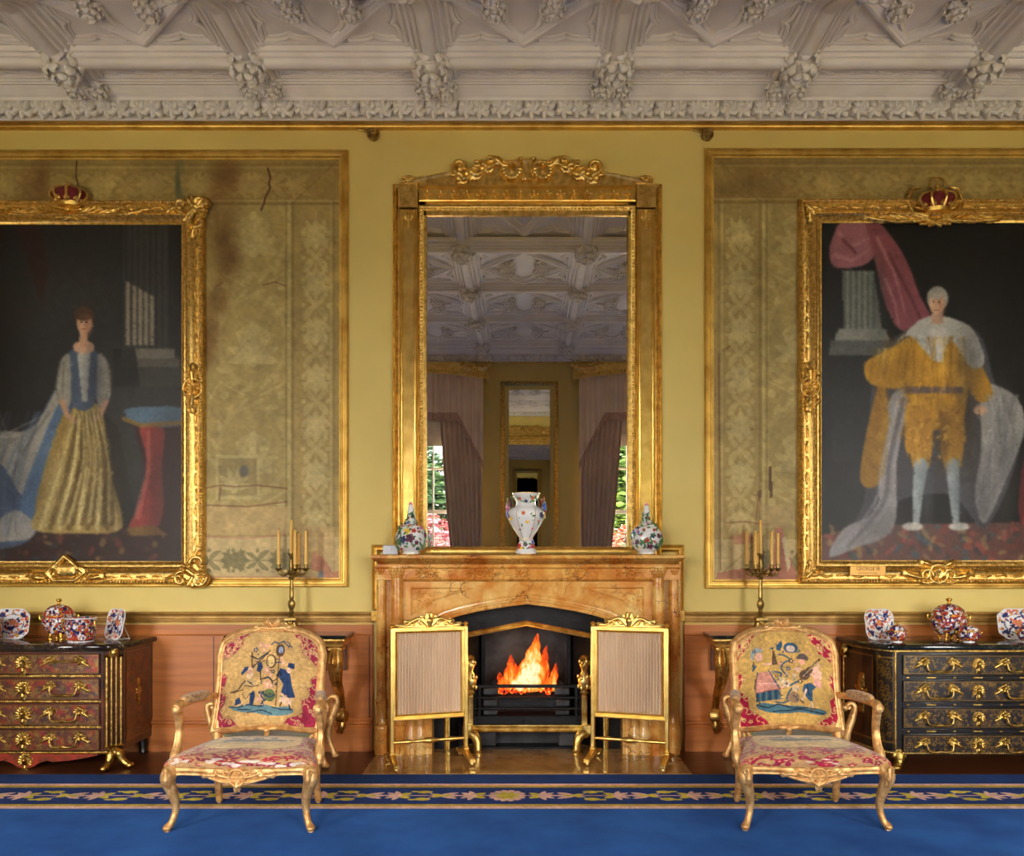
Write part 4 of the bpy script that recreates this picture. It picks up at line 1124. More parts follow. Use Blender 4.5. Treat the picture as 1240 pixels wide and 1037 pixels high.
# lidded bottle vases
def bottle(cx, label, top, flc, seed):
    global base
    base = 671.5
    c = (X(cx, VO), -VO); q = (D0 - VO) / F
    t = thing('bottle_vase', label, 'vase', (c[0], c[1], 1.5005), 'flower encrusted bottle vases')
    prof = prof_px(cx, [(10.5, 671), (10.5, 669.3), (9, 668.5), (13, 666), (17, 660.5), (19, 653.5), (18.2, 647), (15.5, 641), (11, 636.5), (7, 633), (5, 629.5), (4.3, 625), (3.6, 620.5)], VO, base)
    obj('body', MB().lathe([(.001, 0)] + prof + [(.001, prof[-1][1])], 32, (c[0], c[1], 1.5005)), PORC, t)
    obj('stopper', MB().lathe([(3.9 * q, (base - 620.5) * q), (4.1 * q, (base - 619) * q), (3.2 * q, (base - 617) * q), (3.0 * q, (base - top - 3) * q), (1.4 * q, (base - top - 1.5) * q), (.001, (base - top) * q)], 16, (c[0], c[1], 1.5005)), PORC, t)
    mb = MB().tube([(c[0] + 10.8 * q * math.cos(s), c[1] + 10.8 * q * math.sin(s), 1.5045) for s in np.linspace(0, 2 * PI, 33)[:-1]], .0022, 6, closed=True)
    obj('gold_line', mb, GOLDLINE, t)
    r_ = random.Random(seed)
    def on2(deg, y):
        z = (base - y) * q; r = rad_at(prof, z) * 1.01; a = math.radians(deg); return (c[0] + r * math.cos(a), c[1] + r * math.sin(a), 1.5 + z)
    vase_flower(t, (c[0], c[1] - .004, 1.5 + (base - top - 1) * q), .012, 'pink', c, .3)
    for deg, y, R, cl in flc: vase_flower(t, on2(deg, y), R * 1.12, cl, c, .1)
    for k in range(16): vase_flower(t, on2(r_.uniform(170, 370), r_.uniform(634, 664)), r_.uniform(.006, .010), r_.choice(list(PET)), c, .1)
    items = [(on2(r_.uniform(150, 390), r_.choice([r_.uniform(640, 664), r_.uniform(648, 662), r_.uniform(622, 640)])), r_.uniform(.018, .034), r_.uniform(0, 6)) for k in range(120)]
    vase_leaves(t, items, c)
    # spiral garland up the neck
    mb = MB().tube([(c[0] + (rad_at(prof, (base - y) * q) + .002) * math.cos(s), c[1] + (rad_at(prof, (base - y) * q) + .002) * math.sin(s), 1.5 + (base - y) * q) for s, y in zip(np.linspace(3, 14, 30), np.linspace(640, top + 5, 30))], .0032, 6)
    obj('garland', mb, LEAFM, t)
F1 = [(262, 644, .018, 'yellow'), (250, 653, .018, 'navy'), (275, 652, .024, 'plum'), (290, 643, .013, 'red'), (225, 645, .012, 'plum'), (215, 638, .012, 'red'), (195, 640, .014, 'navy'), (180, 650, .010, 'yellow'), (185, 657, .009, 'red'), (230, 664, .010, 'red'), (300, 657, .012, 'plum'), (345, 648, .016, 'plum'), (335, 640, .013, 'pink'), (320, 636, .010, 'red'), (255, 634, .010, 'blue'), (270, 637, .010, 'orange'), (240, 627, .008, 'red'), (300, 626, .008, 'plum'), (360, 655, .010, 'red'), (310, 664, .010, 'navy')]
F2 = [(275, 661, .018, 'plum'), (263, 654, .014, 'red'), (285, 649, .014, 'navy'), (312, 649, .014, 'plum'), (325, 656, .011, 'navy'), (305, 662, .011, 'navy'), (225, 656, .014, 'plum'), (240, 648, .009, 'pink'), (200, 645, .012, 'blue'), (215, 640, .012, 'plum'), (345, 640, .010, 'yellow'), (350, 648, .012, 'pink'), (250, 642, .010, 'red'), (295, 642, .009, 'red'), (270, 634, .009, 'pink'), (255, 627, .008, 'plum'), (290, 627, .008, 'red'), (335, 664, .008, 'red'), (190, 655, .009, 'orange')]
bottle(497.5, 'long necked white bottle vase with a yellow fruit and dark pansies, by small white box', 609, F1, 3)
bottle(783, 'long necked white bottle vase with green sprays and a berry-red bloom, no yellow fruit', 610, F2, 5)
# small white wall control standing on the shelf
bx = thing('sensor_box', 'small white plastic box with round dial at end of the marble shelf', 'sensor', (X(472.5, .12), -.12, 1.5005))
obj('case', MB().box(X(463.5, .13), X(482, .13), -.135, -.10, 1.5005, Z(660.5, .13), .006), solid('cool_plastic', (214, 218, 230), .4, 0, .02), bx)
obj('dial', MB().tube([(X(470.5, .135), -.134, Z(665.5, .135)), (X(470.5, .135), -.142, Z(665.5, .135))], .021, 20), MATS['cool_plastic'], bx)
# ------------------------------------------------------------------ worn patterned silk in the wall panels
SILK = attr('silk', .55, 0, .12, 260, .3, .06, stretch=(.25, 1, 1), spec=.4)
rs = random.Random(5)
def palm(c, x, y, s, ang, col, al, n=5):
    for k in range(n):
        a = ang + (k - (n - 1) / 2) * .42
        c.fleaf(x, y, a, s * (1 - .10 * abs(k - (n - 1) / 2)), s * .26, col, al, .25 * (k - (n - 1) / 2))
    c.ell(x, y, s * .14, s * .14, col, al)
def chain(c, x0, y0, x1, y1, step, wid, col, al):
    """Running leaf-and-flower band between two points."""
    L_ = math.hypot(x1 - x0, y1 - y0); n = max(1, int(L_ / step)); a = math.atan2(y1 - y0, x1 - x0)
    c.line([(x0, y0), (x1, y1)], 1.6, col, al)
    for k in range(n + 1):
        t = (k + .5) / (n + 1); x, y = x0 + (x1 - x0) * t, y0 + (y1 - y0) * t
        palm(c, x, y, wid * .62, a + (PI if k % 2 else 0), col, al, 5)
        for sg in (-1, 1):
            px_, py_ = x + math.cos(a) * step * .42, y + math.sin(a) * step * .42
            c.fleaf(px_, py_, a + sg * 1.0, wid * .55, wid * .2, col, al, -sg * .8)
            c.fleaf(px_, py_, a + PI - sg * .9, wid * .5, wid * .16, col, al, sg * .8)
            c.ell(px_ - math.sin(a) * sg * wid * .36, py_ + math.cos(a) * sg * wid * .36, wid * .07, wid * .07, col, al)
def silk(x0, y0, x1, y1, right, hole, name, label):
    c = Canvas(x0, y0, x1, y1, 1.25, (166, 144, 86)); c.rs = np.random.RandomState(9 if right else 4)
    HI, LO, PK = (190, 172, 116), (128, 108, 58), (176, 112, 88)
    inner = x0 + 58 if right else x1 - 58      # border band
    bx = (x0 + 34) if right else (x1 - 30)
    sg = 1 if right else -1
    # field motifs: medallions with leafy surrounds
    for fy in range(int(y0) + 90, int(y1) - 40, 132):
        for fx in ((inner + sg * 48), (inner + sg * 150), (inner + sg * 260)):
            c.ell(fx, fy, 44, 56, HI, .35); c.ell(fx, fy, 38, 50, (158, 136, 80), .55)
            palm(c, fx, fy + 26, 44, -PI / 2, HI, .6, 7); palm(c, fx, fy - 20, 30, PI / 2, HI, .5, 5)
            for q in range(16):
                a = 2 * PI * q / 16; c.fleaf(fx + 44 * math.cos(a), fy + 56 * math.sin(a), a + 1.2, 15, 6, HI, .5)
            for q in (-1, 1):
                c.ell(fx + q * 34, fy + 66, 5, 5, HI, .6); c.line([(fx + q * 10, fy + 66), (fx + q * 40, fy + 50), (fx + q * 52, fy + 70)], 3, HI, .5)
    # band ground and edges
    bl, br = min(inner, x0 if right else x1), max(inner, x0 if right else x1)
    c.rect(bl, y0, br, y1, (162, 138, 82), .85); c.rect(x0, y0, x1, y0 + 58, (150, 124, 66), .9); c.rect(x0, y1 - 52, x1, y1, (196, 172, 122), .85)
    for q, w_, col in ((0, 4, LO), (4 * sg, 3, HI), (8 * sg, 2, LO), (-46 * sg, 2.4, HI), (-50 * sg, 1.6, LO)):
        c.line([(inner + q, y0 + 54), (inner + q, y1)], w_, col, .6)
    for q, w_, col in ((57, 3, LO), (53, 2, HI), (9, 2.5, LO), (13, 1.5, HI)): c.line([(x0, y0 + q), (x1, y0 + q)], w_, col, .6)
    chain(c, bx, y0 + 66, bx, y1 - 70, 30, 42, HI, .62)
    chain(c, x0 + 50, y0 + 34, x1 - 50, y0 + 34, 31, 38, (172, 148, 88), .7)
    chain(c, x0 + 40, y1 - 24, x1 - 40, y1 - 24, 30, 34, (122, 112, 70), .75)
    cx_ = x0 if right else x1
    c.line([(cx_, y0), (inner, y0 + 56)], 1.4, LO, .8); c.line([(cx_, y1), (inner + sg * 12, y1 - 62)], 1.2, LO, .7)
    if not right:
        c.rect(262, 552, 316, 604, HI, .55); c.rect(266, 556, 312, 600, (150, 130, 80), .8); palm(c, 284, 594, 30, -PI / 2, HI, .7, 6); c.ell(296, 571, 6, 7, (104, 98, 88), .9, soft=.3)
        for q in range(26): c.ell(262 + q * 2.1, 552, 1, 1, HI, .9); c.ell(262 + q * 2.1, 604, 1, 1, HI, .9)
        # water stain beside the frame, with drips and repairs
        for k in range(60):
            t = rs.random(); c.ell(262 + rs.gauss(0, 7) + 14 * math.sin(t * 5), 250 + t * 190, rs.uniform(6, 15), rs.uniform(8, 20), (104, 70, 30), .16, soft=.8)
        for k in range(14): c.ell(rs.uniform(255, 285), rs.uniform(196, 250), rs.uniform(6, 12), rs.uniform(10, 24), (100, 66, 26), .16, soft=.8)
        for k in range(12): c.ell(rs.uniform(28, 62), rs.uniform(196, 250), rs.uniform(6, 14), rs.uniform(10, 24), (104, 66, 26), .18, soft=.8)
        for k in range(10): c.ell(rs.uniform(215, 222), rs.uniform(196, 246), 3, rs.uniform(8, 16), (78, 84, 58), .3, soft=.6)
        c.line([(325, 205), (328, 216), (326, 224), (328, 228), (322, 240), (320, 248), (317, 255)], 2.2, (74, 34, 20), .9)
        c.line([(94, 196), (93, 214), (96, 226)], 1.8, (64, 34, 18), .9)
        for pts in ([(262, 348), (270, 343)], [(318, 346), (334, 342), (346, 347)], [(248, 592), (268, 588), (285, 590), (312, 588), (348, 592)], [(268, 590), (266, 606)], [(252, 612), (300, 614), (348, 608)]): c.line(pts, 1.6, (110, 62, 40), .7)
        c.rect(250, 614, 349, 648, (196, 164, 114), .5); c.rect(360, 638, 405, 690, (188, 156, 104), .55)
        for pts in ([(376, 690), (380, 668), (392, 676), (402, 690), (398, 696)], [(384, 700), (388, 694), (410, 692), (411, 700)]): c.poly(pts, PK, .75)
        c.line([(250, 650), (300, 652), (346, 648)], 2, PK, .6); c.line([(250, 699), (411, 700)], 3, PK, .45); c.ell(389, 697, 3.5, 6, (120, 134, 140), .8)
        for k in range(40): c.rect(rs.uniform(250, 400), rs.uniform(200, 690), rs.uniform(250, 400) + 20, rs.uniform(200, 690) + .1, LO, 0)
    else:
        for pts in ([(878, 634), (900, 632), (930, 636)], [(872, 690), (870, 430)], [(915, 630), (918, 600), (914, 600)], [(875, 425), (884, 420)]): c.line(pts, 1.6, (116, 70, 44), .7)
        c.poly([(938, 640), (946, 636), (952, 664), (962, 690), (964, 702), (930, 702), (926, 690), (936, 676)], PK, .95)
        c.poly([(884, 650), (902, 646), (924, 652), (922, 658), (890, 660)], PK, .6); c.poly([(868, 694), (900, 688), (930, 694), (964, 696), (964, 703), (868, 703)], PK, .85)
        c.poly([(946, 652), (951, 650), (957, 686), (953, 692)], (200, 184, 140), .9)
        c.poly([(930, 566), (934, 564), (935, 602), (931, 604)], (84, 58, 36), .8); c.poly([(916, 596), (922, 592), (920, 610)], (84, 58, 36), .7)
        c.rect(920, 612, 962, 640, (176, 150, 104), .6)
        for k in range(18): c.ell(rs.uniform(868, 964), rs.uniform(186, 240), rs.uniform(10, 24), rs.uniform(8, 16), (112, 84, 40), .18, soft=.8)
    c.grain(.035, (3, 9, 40))
    hx0, hy0, hx1, hy1 = hole
    o = c.mesh(name, lambda U, V: ((U - CX) * D0 / F, -.012 + 0 * U, HC - (V - CY) * D0 / F), SILK, keep=lambda U, V: ~((U > hx0) & (U < hx1) & (V > hy0) & (V < hy1)))
    tag(o, label, 'wall covering', kind='structure')
silk(-194, 191, 413, 703, False, (-70, 262, 236, 694), 'wall_silk', 'water stained olive silk wall covering around the dark gown portrait')
silk(862, 189, 1472, 705, True, (980, 262, 1288, 692), 'wall_silk', 'torn olive silk wall covering around the golden robe portrait')

# ------------------------------------------------------------------ the two large portraits
OILP = attr('oil_paint', .42, 0, .10, 120, 0, .04, spec=.3)
PF = [(0, .013), (0, .05), (.008, .066), (.02, .074), (.032, .066), (.038, .05), (.06, .044), (.085, .05), (.105, .068), (.118, .076), (.13, .066), (.137, .056), (.147, .058), (.155, .05), (.165, .036), (.178, .032), (.178, .013)]
FO = .0
def carved_frame(root, x0, y0, x1, y1, rocaille):
    xa, xb, za, zb2 = X(x0), X(x1), Z(y1), Z(y0)
    mb = MB().mould([(xa, za), (xb, za), (xb, zb2), (xa, zb2)], PF)
    fr = obj('frame', mb, GILT_OLD, root)
    hollow = .062
    # running leaves in the hollow, beads on both edges
    st = []
    r2 = random.Random(2)
    def run(xs, ys, xe, ye):
        n = int(math.hypot(xe - xs, ye - ys) / .115); a = math.atan2(ye - ys, xe - xs); o = []
        for k in range(n):
            t = (k + .5) / n; x, y = xs + (xe - xs) * t, ys + (ye - ys) * t; sg = 1 if k % 2 else -1
            o += leaf(x - math.cos(a) * .05, y - math.sin(a) * .05 , a + sg * .3, .095, .036, -sg * .9, 3)
            o += spiral(x + math.cos(a) * .02 - math.sin(a) * .018 * sg, y + math.sin(a) * .02 + math.cos(a) * .018 * sg, .017, .8, a, sg, .006, .005)
        return o
    sides = [((xa + .16, za + hollow), (xb - .16, za + hollow)), ((xa + .16, zb2 - hollow), (xb - .16, zb2 - hollow)), ((xa + hollow, za + .16), (xa + hollow, zb2 - .16)), ((xb - hollow, za + .16), (xb - hollow, zb2 - .16))]
    for (a, b), (c, d) in sides: sub('carved_leaves', relief(run(a, b, c, d), .0048, lambda u, v, h: (u, -.043 - h * 1.5, v)), GILT_OLD, fr)
    for ins, hh, sp_, rr in ((.020, .071, .022, .0085), (.118, .073, .019, .008), (.152, .052, .02, .006)):
        for A, B in (((xa + ins, za + ins), (xb - ins, za + ins)), ((xa + ins, zb2 - ins), (xb - ins, zb2 - ins)), ((xa + ins, za + ins), (xa + ins, zb2 - ins)), ((xb - ins, za + ins), (xb - ins, zb2 - ins))):
            n = int(math.hypot(B[0] - A[0], B[1] - A[1]) / sp_); st = []
            for k in range(n): t = (k + .5) / n; st += dot(A[0] + (B[0] - A[0]) * t, A[1] + (B[1] - A[1]) * t, rr, 1.2)
            sub('beading', relief(st, .0042, lambda u, v, h, hh=hh: (u, -hh - h, v)), GILT_OLD, fr)
    R = .15 if rocaille else .085
    for cx, cz, sx, sz in ((xa, za, 1, 1), (xb, za, -1, 1), (xa, zb2, 1, -1), (xb, zb2, -1, -1)):
        st = []
        if rocaille:
            k = .074
            mx_, mz = cx + sx * k, cz + sz * k
            st += spiral(mx_ - sx * .035, mz + sz * .09, .062, .8, 0 if sx > 0 else PI, sx * sz, .020, .012) + spiral(mx_ + sx * .09, mz - sz * .035, .062, .8, PI / 2 * sz, -sx * sz, .020, .012)
            st += spiral(mx_ - sx * .03, mz - sz * .03, .075, .62, PI * .9 if sx > 0 else .1, sx * sz, .022, .016)
            for q in range(7):
                a = math.atan2(sz, sx) + (q - 3) * .42 + PI
                st += stroke([(mx_, mz), (mx_ + .05 * math.cos(a), mz + .05 * math.sin(a)), (mx_ + .085 * math.cos(a), mz + .085 * math.sin(a))], .010, .020)
            st += leaf(mx_, mz, math.atan2(sz, sx), .11, .07, .4, 3) + rosette(mx_, mz, .034, 6) + leaf(mx_ + sx * .10, mz - sz * .01, 0 if sx > 0 else PI, .12, .05, .6, 3) + leaf(mx_ - sx * .01, mz + sz * .10, PI / 2 * sz, .12, .05, -.6, 3)
        else:
            mx_, mz = cx + sx * .07, cz + sz * .07
            st += leaf(mx_ - sx * .02, mz - sz * .02, math.atan2(sz, sx), .10, .055, 0, 3) + leaf(mx_, mz, 0 if sx > 0 else PI, .11, .045, .4 * sx * sz, 3) + leaf(mx_, mz, PI / 2 * sz, .11, .045, -.4 * sx * sz, 3) + dot(mx_, mz, .018)
        sub('corner_carving', relief(st, .0045, lambda u, v, h: (u, -.062 - h * 1.4, v)), GILT_OLD, fr)
    for cx, cz, va in ((xa + .08, (za + zb2) / 2 + .03, 1), (xb - .08, (za + zb2) / 2 + .03, -1)):
        st = rosette(cx, cz, .055, 8) + spiral(cx, cz, .072, .95, PI / 2, 1, .012, .010, rmin=1) + leaf(cx, cz + .06, PI / 2, .12, .07, .3, 3) + leaf(cx, cz - .06, -PI / 2, .12, .07, -.3, 3)
        st += spiral(cx + .03 * va, cz + .10, .035, 1, 0, 1, .012, .007) + spiral(cx + .03 * va, cz - .10, .035, 1, 0, -1, .012, .007)
        sub('side_carving', relief(st, .0045, lambda u, v, h: (u, -.062 - h * 1.4, v)), GILT_OLD, fr)
    return fr
VELVET = solid('crimson_velvet', (112, 18, 20), .8, 0, .2, 20, .1, 80, sheen=.1)
def crown(root, px, ybot, w, h, arms):
    cx, cz, s = X(px, .09), Z(ybot, .09), w
    cr = obj('crown', MB().lathe([(s * .40, 0), (s * .44, s * .10), (s * .46, s * .14), (s * .42, s * .16)], 24, (cx, -.09, cz), sy=.6), GILT_OLD, root, 'gilded crown with red velvet cap')
    sub('velvet_cap', MB().lathe([(s * .38, s * .12), (s * .60, s * .38), (s * .62, s * .5), (s * .52, s * .62), (s * .3, s * .70), (.001, s * .70)], 24, (cx, -.09, cz), sy=.6, mod=lambda a, t: 1 + .05 * math.cos(8 * a)), VELVET, cr, 'dark red velvet cap')
    mb = MB()
    for k in range(8):
        a = 2 * PI * k / 8 + .2
        pts = [(cx + s * r * math.cos(a), -.09 + s * .62 * r * math.sin(a), cz + s * z) for r, z in ((.44, .12), (.64, .34), (.66, .50), (.52, .64), (.25, .70), (.02, .68))]
        mb.tube(spline(pts, 4), .011, 6)
        for b in (-1, 0, 1): mb.blob((cx + s * .46 * math.cos(a + b * .12), -.09 + s * .62 * .46 * math.sin(a + b * .12), cz + s * (.24 + (.06 if b == 0 else 0))), .016, 7, 5)
    mb.blob((cx, -.09, cz + s * .78), s * .11, 10, 8)
    if arms:
        mb.blob((cx, -.09, cz + s * .93), s * .075, 10, 8); mb.tube([(cx, -.09, cz + s * .9), (cx, -.09, cz + s * 1.12)], .009, 6)
        mb.tube([(cx + .06 * math.cos(a), -.09, cz + s * 1.04 + .045 * math.sin(a)) for a in np.linspace(0, 2 * PI, 17)[:-1]], .008, 6, closed=True)
    sub('crown_arch', mb, GILT_OLD, cr)
    # palm sprays either side
    st = []
    for sg in (-1, 1):
        z0 = cz - .02
        pts = spline([(cx - sg * .04, z0 - .07), (cx + sg * .08, z0 - .02), (cx + sg * .22, z0 - .03), (cx + sg * .36, z0 + .01)], 6)
        st += stroke(pts, .010, .006)
        for k, q in enumerate(pts[3::2]):
            st += stroke([q, (q[0] + sg * .05, q[1] + .025), (q[0] + sg * .085, q[1] + .055 - .004 * k)], .008, .010); st += stroke([q, (q[0] + sg * .06, q[1] - .01), (q[0] + sg * .10, q[1] - .012)], .008, .010)
        if arms: st += stroke([(cx + sg * .06, z0), (cx + sg * .17, z0 + .03), (cx + sg * .21, z0 + .12), (cx + sg * .17, z0 + .21), (cx + sg * .12, z0 + .22)], .016, .010)
        st += leaf(cx + sg * .36, z0 - .03, 0 if sg > 0 else PI, .2, .05, .5 * sg, 4)
    sub('palm_spray', relief(st, .0045, lambda u, v, h: (u, -.058 - h * 1.4, v)), GILT_OLD, cr)
def paint_canvas(root, c, x0, y0, x1, y1):
    c.mesh('canvas', lambda U, V: ((U - CX) * D0 / F, -.03 + 0 * U, HC - (V - CY) * D0 / F), OILP, root, 'dark oil painting')
def soft(c, x, y, rx, ry, col, al=.5): c.ell(x, y, rx, ry, col, al, soft=.9)
# anonymous standing lady: broad masses only
pl_ = thing('framed_portrait', 'large gilt framed dark oil portrait of figure in pale gold gown beside red draped table', 'painting', (X(82), 0, Z(708)), 'framed full length portraits', )
c = Canvas(-62, 270, 224, 680, 1.0, (34, 32, 33))
for k in range(60): soft(c, rs.uniform(40, 224), rs.uniform(300, 560), rs.uniform(20, 60), rs.uniform(20, 60), (58, 56, 57), .10)
for k in range(14): soft(c, rs.uniform(-60, 10), rs.uniform(280, 560), 24, 60, (26, 20, 20), .3)
c.poly([(20, 270), (48, 270), (62, 320), (54, 372), (40, 330)], (54, 28, 26), .6); c.poly([(-62, 270), (10, 270), (-10, 400), (-40, 520), (-62, 540)], (36, 18, 18), .8)
c.rect(152, 270, 206, 424, (58, 56, 56)); 
for k in range(7): c.rect(154 + k * 7.2, 270, 156.4 + k * 7.2, 424, (44, 42, 42))
for k in range(5): c.poly([(155 + k * 7.2, 342 + k * 4), (160 + k * 7.2, 345 + k * 4), (160 + k * 7.2, 420), (155 + k * 7.2, 420)], (146, 134, 116), .85)
c.rect(150, 424, 214, 436, (104, 98, 88)); c.rect(146, 436, 220, 446, (80, 76, 70)); c.rect(142, 446, 224, 470, (56, 54, 52)); c.poly([(140, 424), (166, 424), (172, 470), (140, 470)], (30, 29, 30), .85)
c.rect(-62, 636, 224, 680, (48, 28, 26))
for k in range(80): c.ell(rs.uniform(-60, 222), rs.uniform(642, 678), rs.uniform(2, 7), rs.uniform(1.5, 4), rs.choice([(104, 46, 40), (40, 52, 60), (120, 90, 50), (70, 40, 36)]), .7, rs.uniform(0, 3))
# cloak, pale lining, blue edge
c.poly(spline([(92, 436), (70, 470), (40, 520), (0, 534), (-62, 530), (-62, 660), (20, 662), (50, 640), (74, 590), (92, 520)], 5, True), (70, 84, 110), .95)
c.poly(spline([(90, 440), (70, 474), (44, 516), (8, 524), (-62, 516), (-62, 560), (0, 560), (30, 600), (52, 560), (84, 500)], 5, True), (164, 156, 144), .92)
c.poly(spline([(74, 490), (50, 545), (30, 600), (26, 640), (44, 636), (62, 580), (84, 510)], 5, True), (80, 104, 136), .95)
c.poly(spline([(80, 500), (62, 550), (46, 610), (52, 640), (64, 600), (88, 520)], 5, True), (150, 116, 52), .9)
c.poly(spline([(-10, 640), (20, 618), (44, 634), (40, 652), (10, 656), (-30, 654)], 4, True), (158, 150, 140), .9)
# gown
c.poly(spline([(92, 492), (76, 540), (56, 600), (42, 640), (92, 646), (150, 640), (138, 580), (126, 500), (108, 488)], 5, True), (158, 132, 74), 1)
for k in range(9):
    xt, xb_ = 94 + k * 3.6, 52 + k * 11.4
    c.line([(xt, 498), ((xt + xb_) / 2 + 2, 570), (xb_, 640)], 2, (92, 72, 36) if k % 2 else (206, 186, 128), .7, 6)
for k in range(110):
    t = rs.random(); x = 100 + (rs.random() - .5) * (30 + t * 84); c.ell(x, 505 + t * 132, 2, 1.2, (210, 196, 150) if rs.random() > .5 else (110, 84, 40), .45, rs.uniform(0, 3))
c.poly([(128, 500), (152, 640), (170, 640), (146, 520)], (28, 25, 24), .7)
# bodice, sleeves, neck and head
c.poly(spline([(84, 430), (96, 424), (112, 424), (124, 434), (122, 470), (112, 496), (92, 494), (84, 462)], 4, True), (72, 84, 104), 1); c.poly([(96, 428), (112, 428), (108, 488), (102, 488)], (176, 172, 164), .9)
for sg, px_ in ((-1, 80), (1, 128)):
    c.poly(spline([(px_ + sg * -6, 430), (px_ + sg * 5, 440), (px_ + sg * 9, 474), (px_ + sg * 2, 492), (px_ - sg * 8, 488), (px_ - sg * 8, 448)], 4, True), (150, 144, 134), .95)
    c.line([(px_ + sg * 2, 488), (px_ - sg * 4, 504), (px_ - sg * 14, 512)], 7, (186, 142, 114), 1, 5)
c.ell(104, 422, 13, 8, (196, 154, 126)); c.rect(99, 404, 109, 422, (190, 146, 118)); c.ell(104, 385, 12, 13, (74, 52, 38)); c.ell(104.5, 393, 8.6, 12.5, (200, 156, 126)); soft(c, 109, 395, 4, 9, (150, 106, 84), .5)
# table
c.poly([(164, 516), (224, 514), (224, 640), (196, 640)], (56, 24, 26)); c.poly(spline([(172, 518), (200, 516), (198, 570), (200, 616), (190, 640), (158, 640), (172, 610), (180, 560)], 4, True), (146, 54, 48), .95)
c.line([(182, 524), (182, 570), (168, 626)], 4, (190, 100, 88), .6, 8); c.poly([(156, 640), (188, 636), (206, 648), (160, 650)], (120, 88, 34), .9)
c.poly(spline([(152, 500), (170, 494), (224, 495), (224, 516), (172, 516)], 3, True), (84, 108, 130), 1); c.line([(152, 508), (172, 516), (224, 513)], 5, (140, 108, 48), .9)
fold = random.Random(12)
for k in range(26): x = fold.uniform(-60, 60); c.line(spline([(x + 30, 500), (x + fold.uniform(-14, 14), 570), (x - 10, 650)], 4), fold.uniform(2, 5), fold.choice([(40, 44, 56), (92, 108, 132), (60, 72, 96)]), .35, 1) if x < 36 else None
for k in range(10): c.line([(fold.uniform(-50, 40), fold.uniform(520, 556)), (fold.uniform(0, 70), fold.uniform(500, 540))], 3, fold.choice([(120, 112, 102), (190, 184, 172)]), .5, 1)
for pts in ([(76, 440), (70, 470), (74, 486)], [(132, 440), (136, 466), (130, 486)], [(80, 440), (78, 480)]): c.line(pts, 3, (104, 98, 90), .8, 1)
for k in range(7): c.line(spline([(96 + k * 4.4, 500), (90 + k * 7.5 + fold.uniform(-3, 3), 560), (66 + k * 12, 634)], 4), 2.2, (74, 56, 26), .6, 7)
for k in range(6): c.line(spline([(97 + k * 4.6, 500), (93 + k * 8 + fold.uniform(-3, 3), 560), (74 + k * 12, 632)], 4), 1.5, (222, 206, 150), .55, 4)
soft(c, 188, 590, 10, 50, (60, 20, 20), .5); soft(c, 212, 580, 16, 70, (30, 16, 18), .6); soft(c, 0, 590, 50, 50, (40, 48, 62), .4); soft(c, -40, 540, 30, 20, (70, 66, 62), .4)
soft(c, 140, 590, 16, 60, (50, 38, 20), .5); soft(c, 118, 460, 10, 34, (36, 40, 52), .55); soft(c, 70, 590, 10, 40, (200, 178, 120), .3)
c.blur(2); c.brush(5000, 2.2, 2.0, .12, fold); c.brush(500, 7, 1.6, .15, fold, (62, 510, 138, 634), PI * .54); c.blur(1)
c.ell(104.5, 393, 8, 11.6, (198, 154, 126), .8, soft=.25); c.ell(104.5, 384, 10.5, 6, (70, 48, 34), .9, soft=.2); soft(c, 109.5, 395, 3.5, 9, (138, 96, 76), .6)
for ex in (101.2, 107.2): c.ell(ex, 391.6, 1.5, .9, (52, 34, 28), .9); c.line([(ex - 2, 389.4), (ex + 2, 389.4)], .8, (96, 64, 48), .8)
c.line([(104.6, 391), (105.4, 396.4)], .9, (160, 112, 90), .8); c.line([(102.2, 400), (106.8, 400)], 1.2, (160, 76, 66), .9)
c.grain(.03, (2, 8, 50))
paint_canvas(pl_, c, -62, 270, 224, 680)
fr = carved_frame(pl_, -86, 246, 250, 708, True)
crown(pl_, 83, 250, .20, .2, False)
st = spiral(X(70), Z(694), .05, 1, 0, 1, .018, .012) + spiral(X(104), Z(694), .05, 1, PI, -1, .018, .012) + stroke([(X(62), Z(694)), (X(74), Z(684)), (X(84), Z(674)), (X(96), Z(684)), (X(108), Z(694)), (X(96), Z(703)), (X(72), Z(703)), (X(62), Z(694))], .016, .016) + [(X(78), Z(691), .05, X(94), Z(691), .05, .35)]
st += leaf(X(112), Z(700), 0, .12, .06, .4, 3) + leaf(X(60), Z(700), PI, .12, .06, -.4, 3)
sub('cartouche', relief(st, .0045, lambda u, v, h: (u, -.066 - h * 1.3, v)), GILT_OLD, fr)
# anonymous standing gentleman in a gold coat
pr_ = thing('framed_portrait', 'large gilt framed dark oil portrait of figure in golden coat under a rose curtain', 'painting', (X(1133), 0, Z(706)), 'framed full length portraits')
c = Canvas(988, 266, 1278, 684, 1.0, (24, 22, 24))
for k in range(30): soft(c, rs.uniform(990, 1060), rs.uniform(300, 640), 30, 50, (46, 46, 50), .16)
c.poly([(1018, 330), (1056, 330), (1066, 400), (1020, 400)], (120, 124, 118))
for k in range(6): c.rect(1020 + k * 7, 330, 1022.5 + k * 7, 400, (70, 76, 76), .7)
c.poly([(1012, 400), (1070, 400), (1076, 414), (1008, 414)], (128, 128, 122)); c.poly([(1004, 414), (1084, 414), (1088, 432), (1002, 432)], (88, 90, 90)); c.rect(1006, 432, 1080, 560, (40, 41, 44))
c.poly(spline([(1016, 272), (1048, 268), (1062, 290), (1050, 320), (1012, 326), (1002, 308), (1008, 286)], 5, True), (150, 96, 106)); c.poly(spline([(1046, 268), (1060, 268), (1092, 310), (1112, 360), (1126, 392), (1090, 402), (1070, 370), (1058, 320)], 5, True), (132, 74, 84))
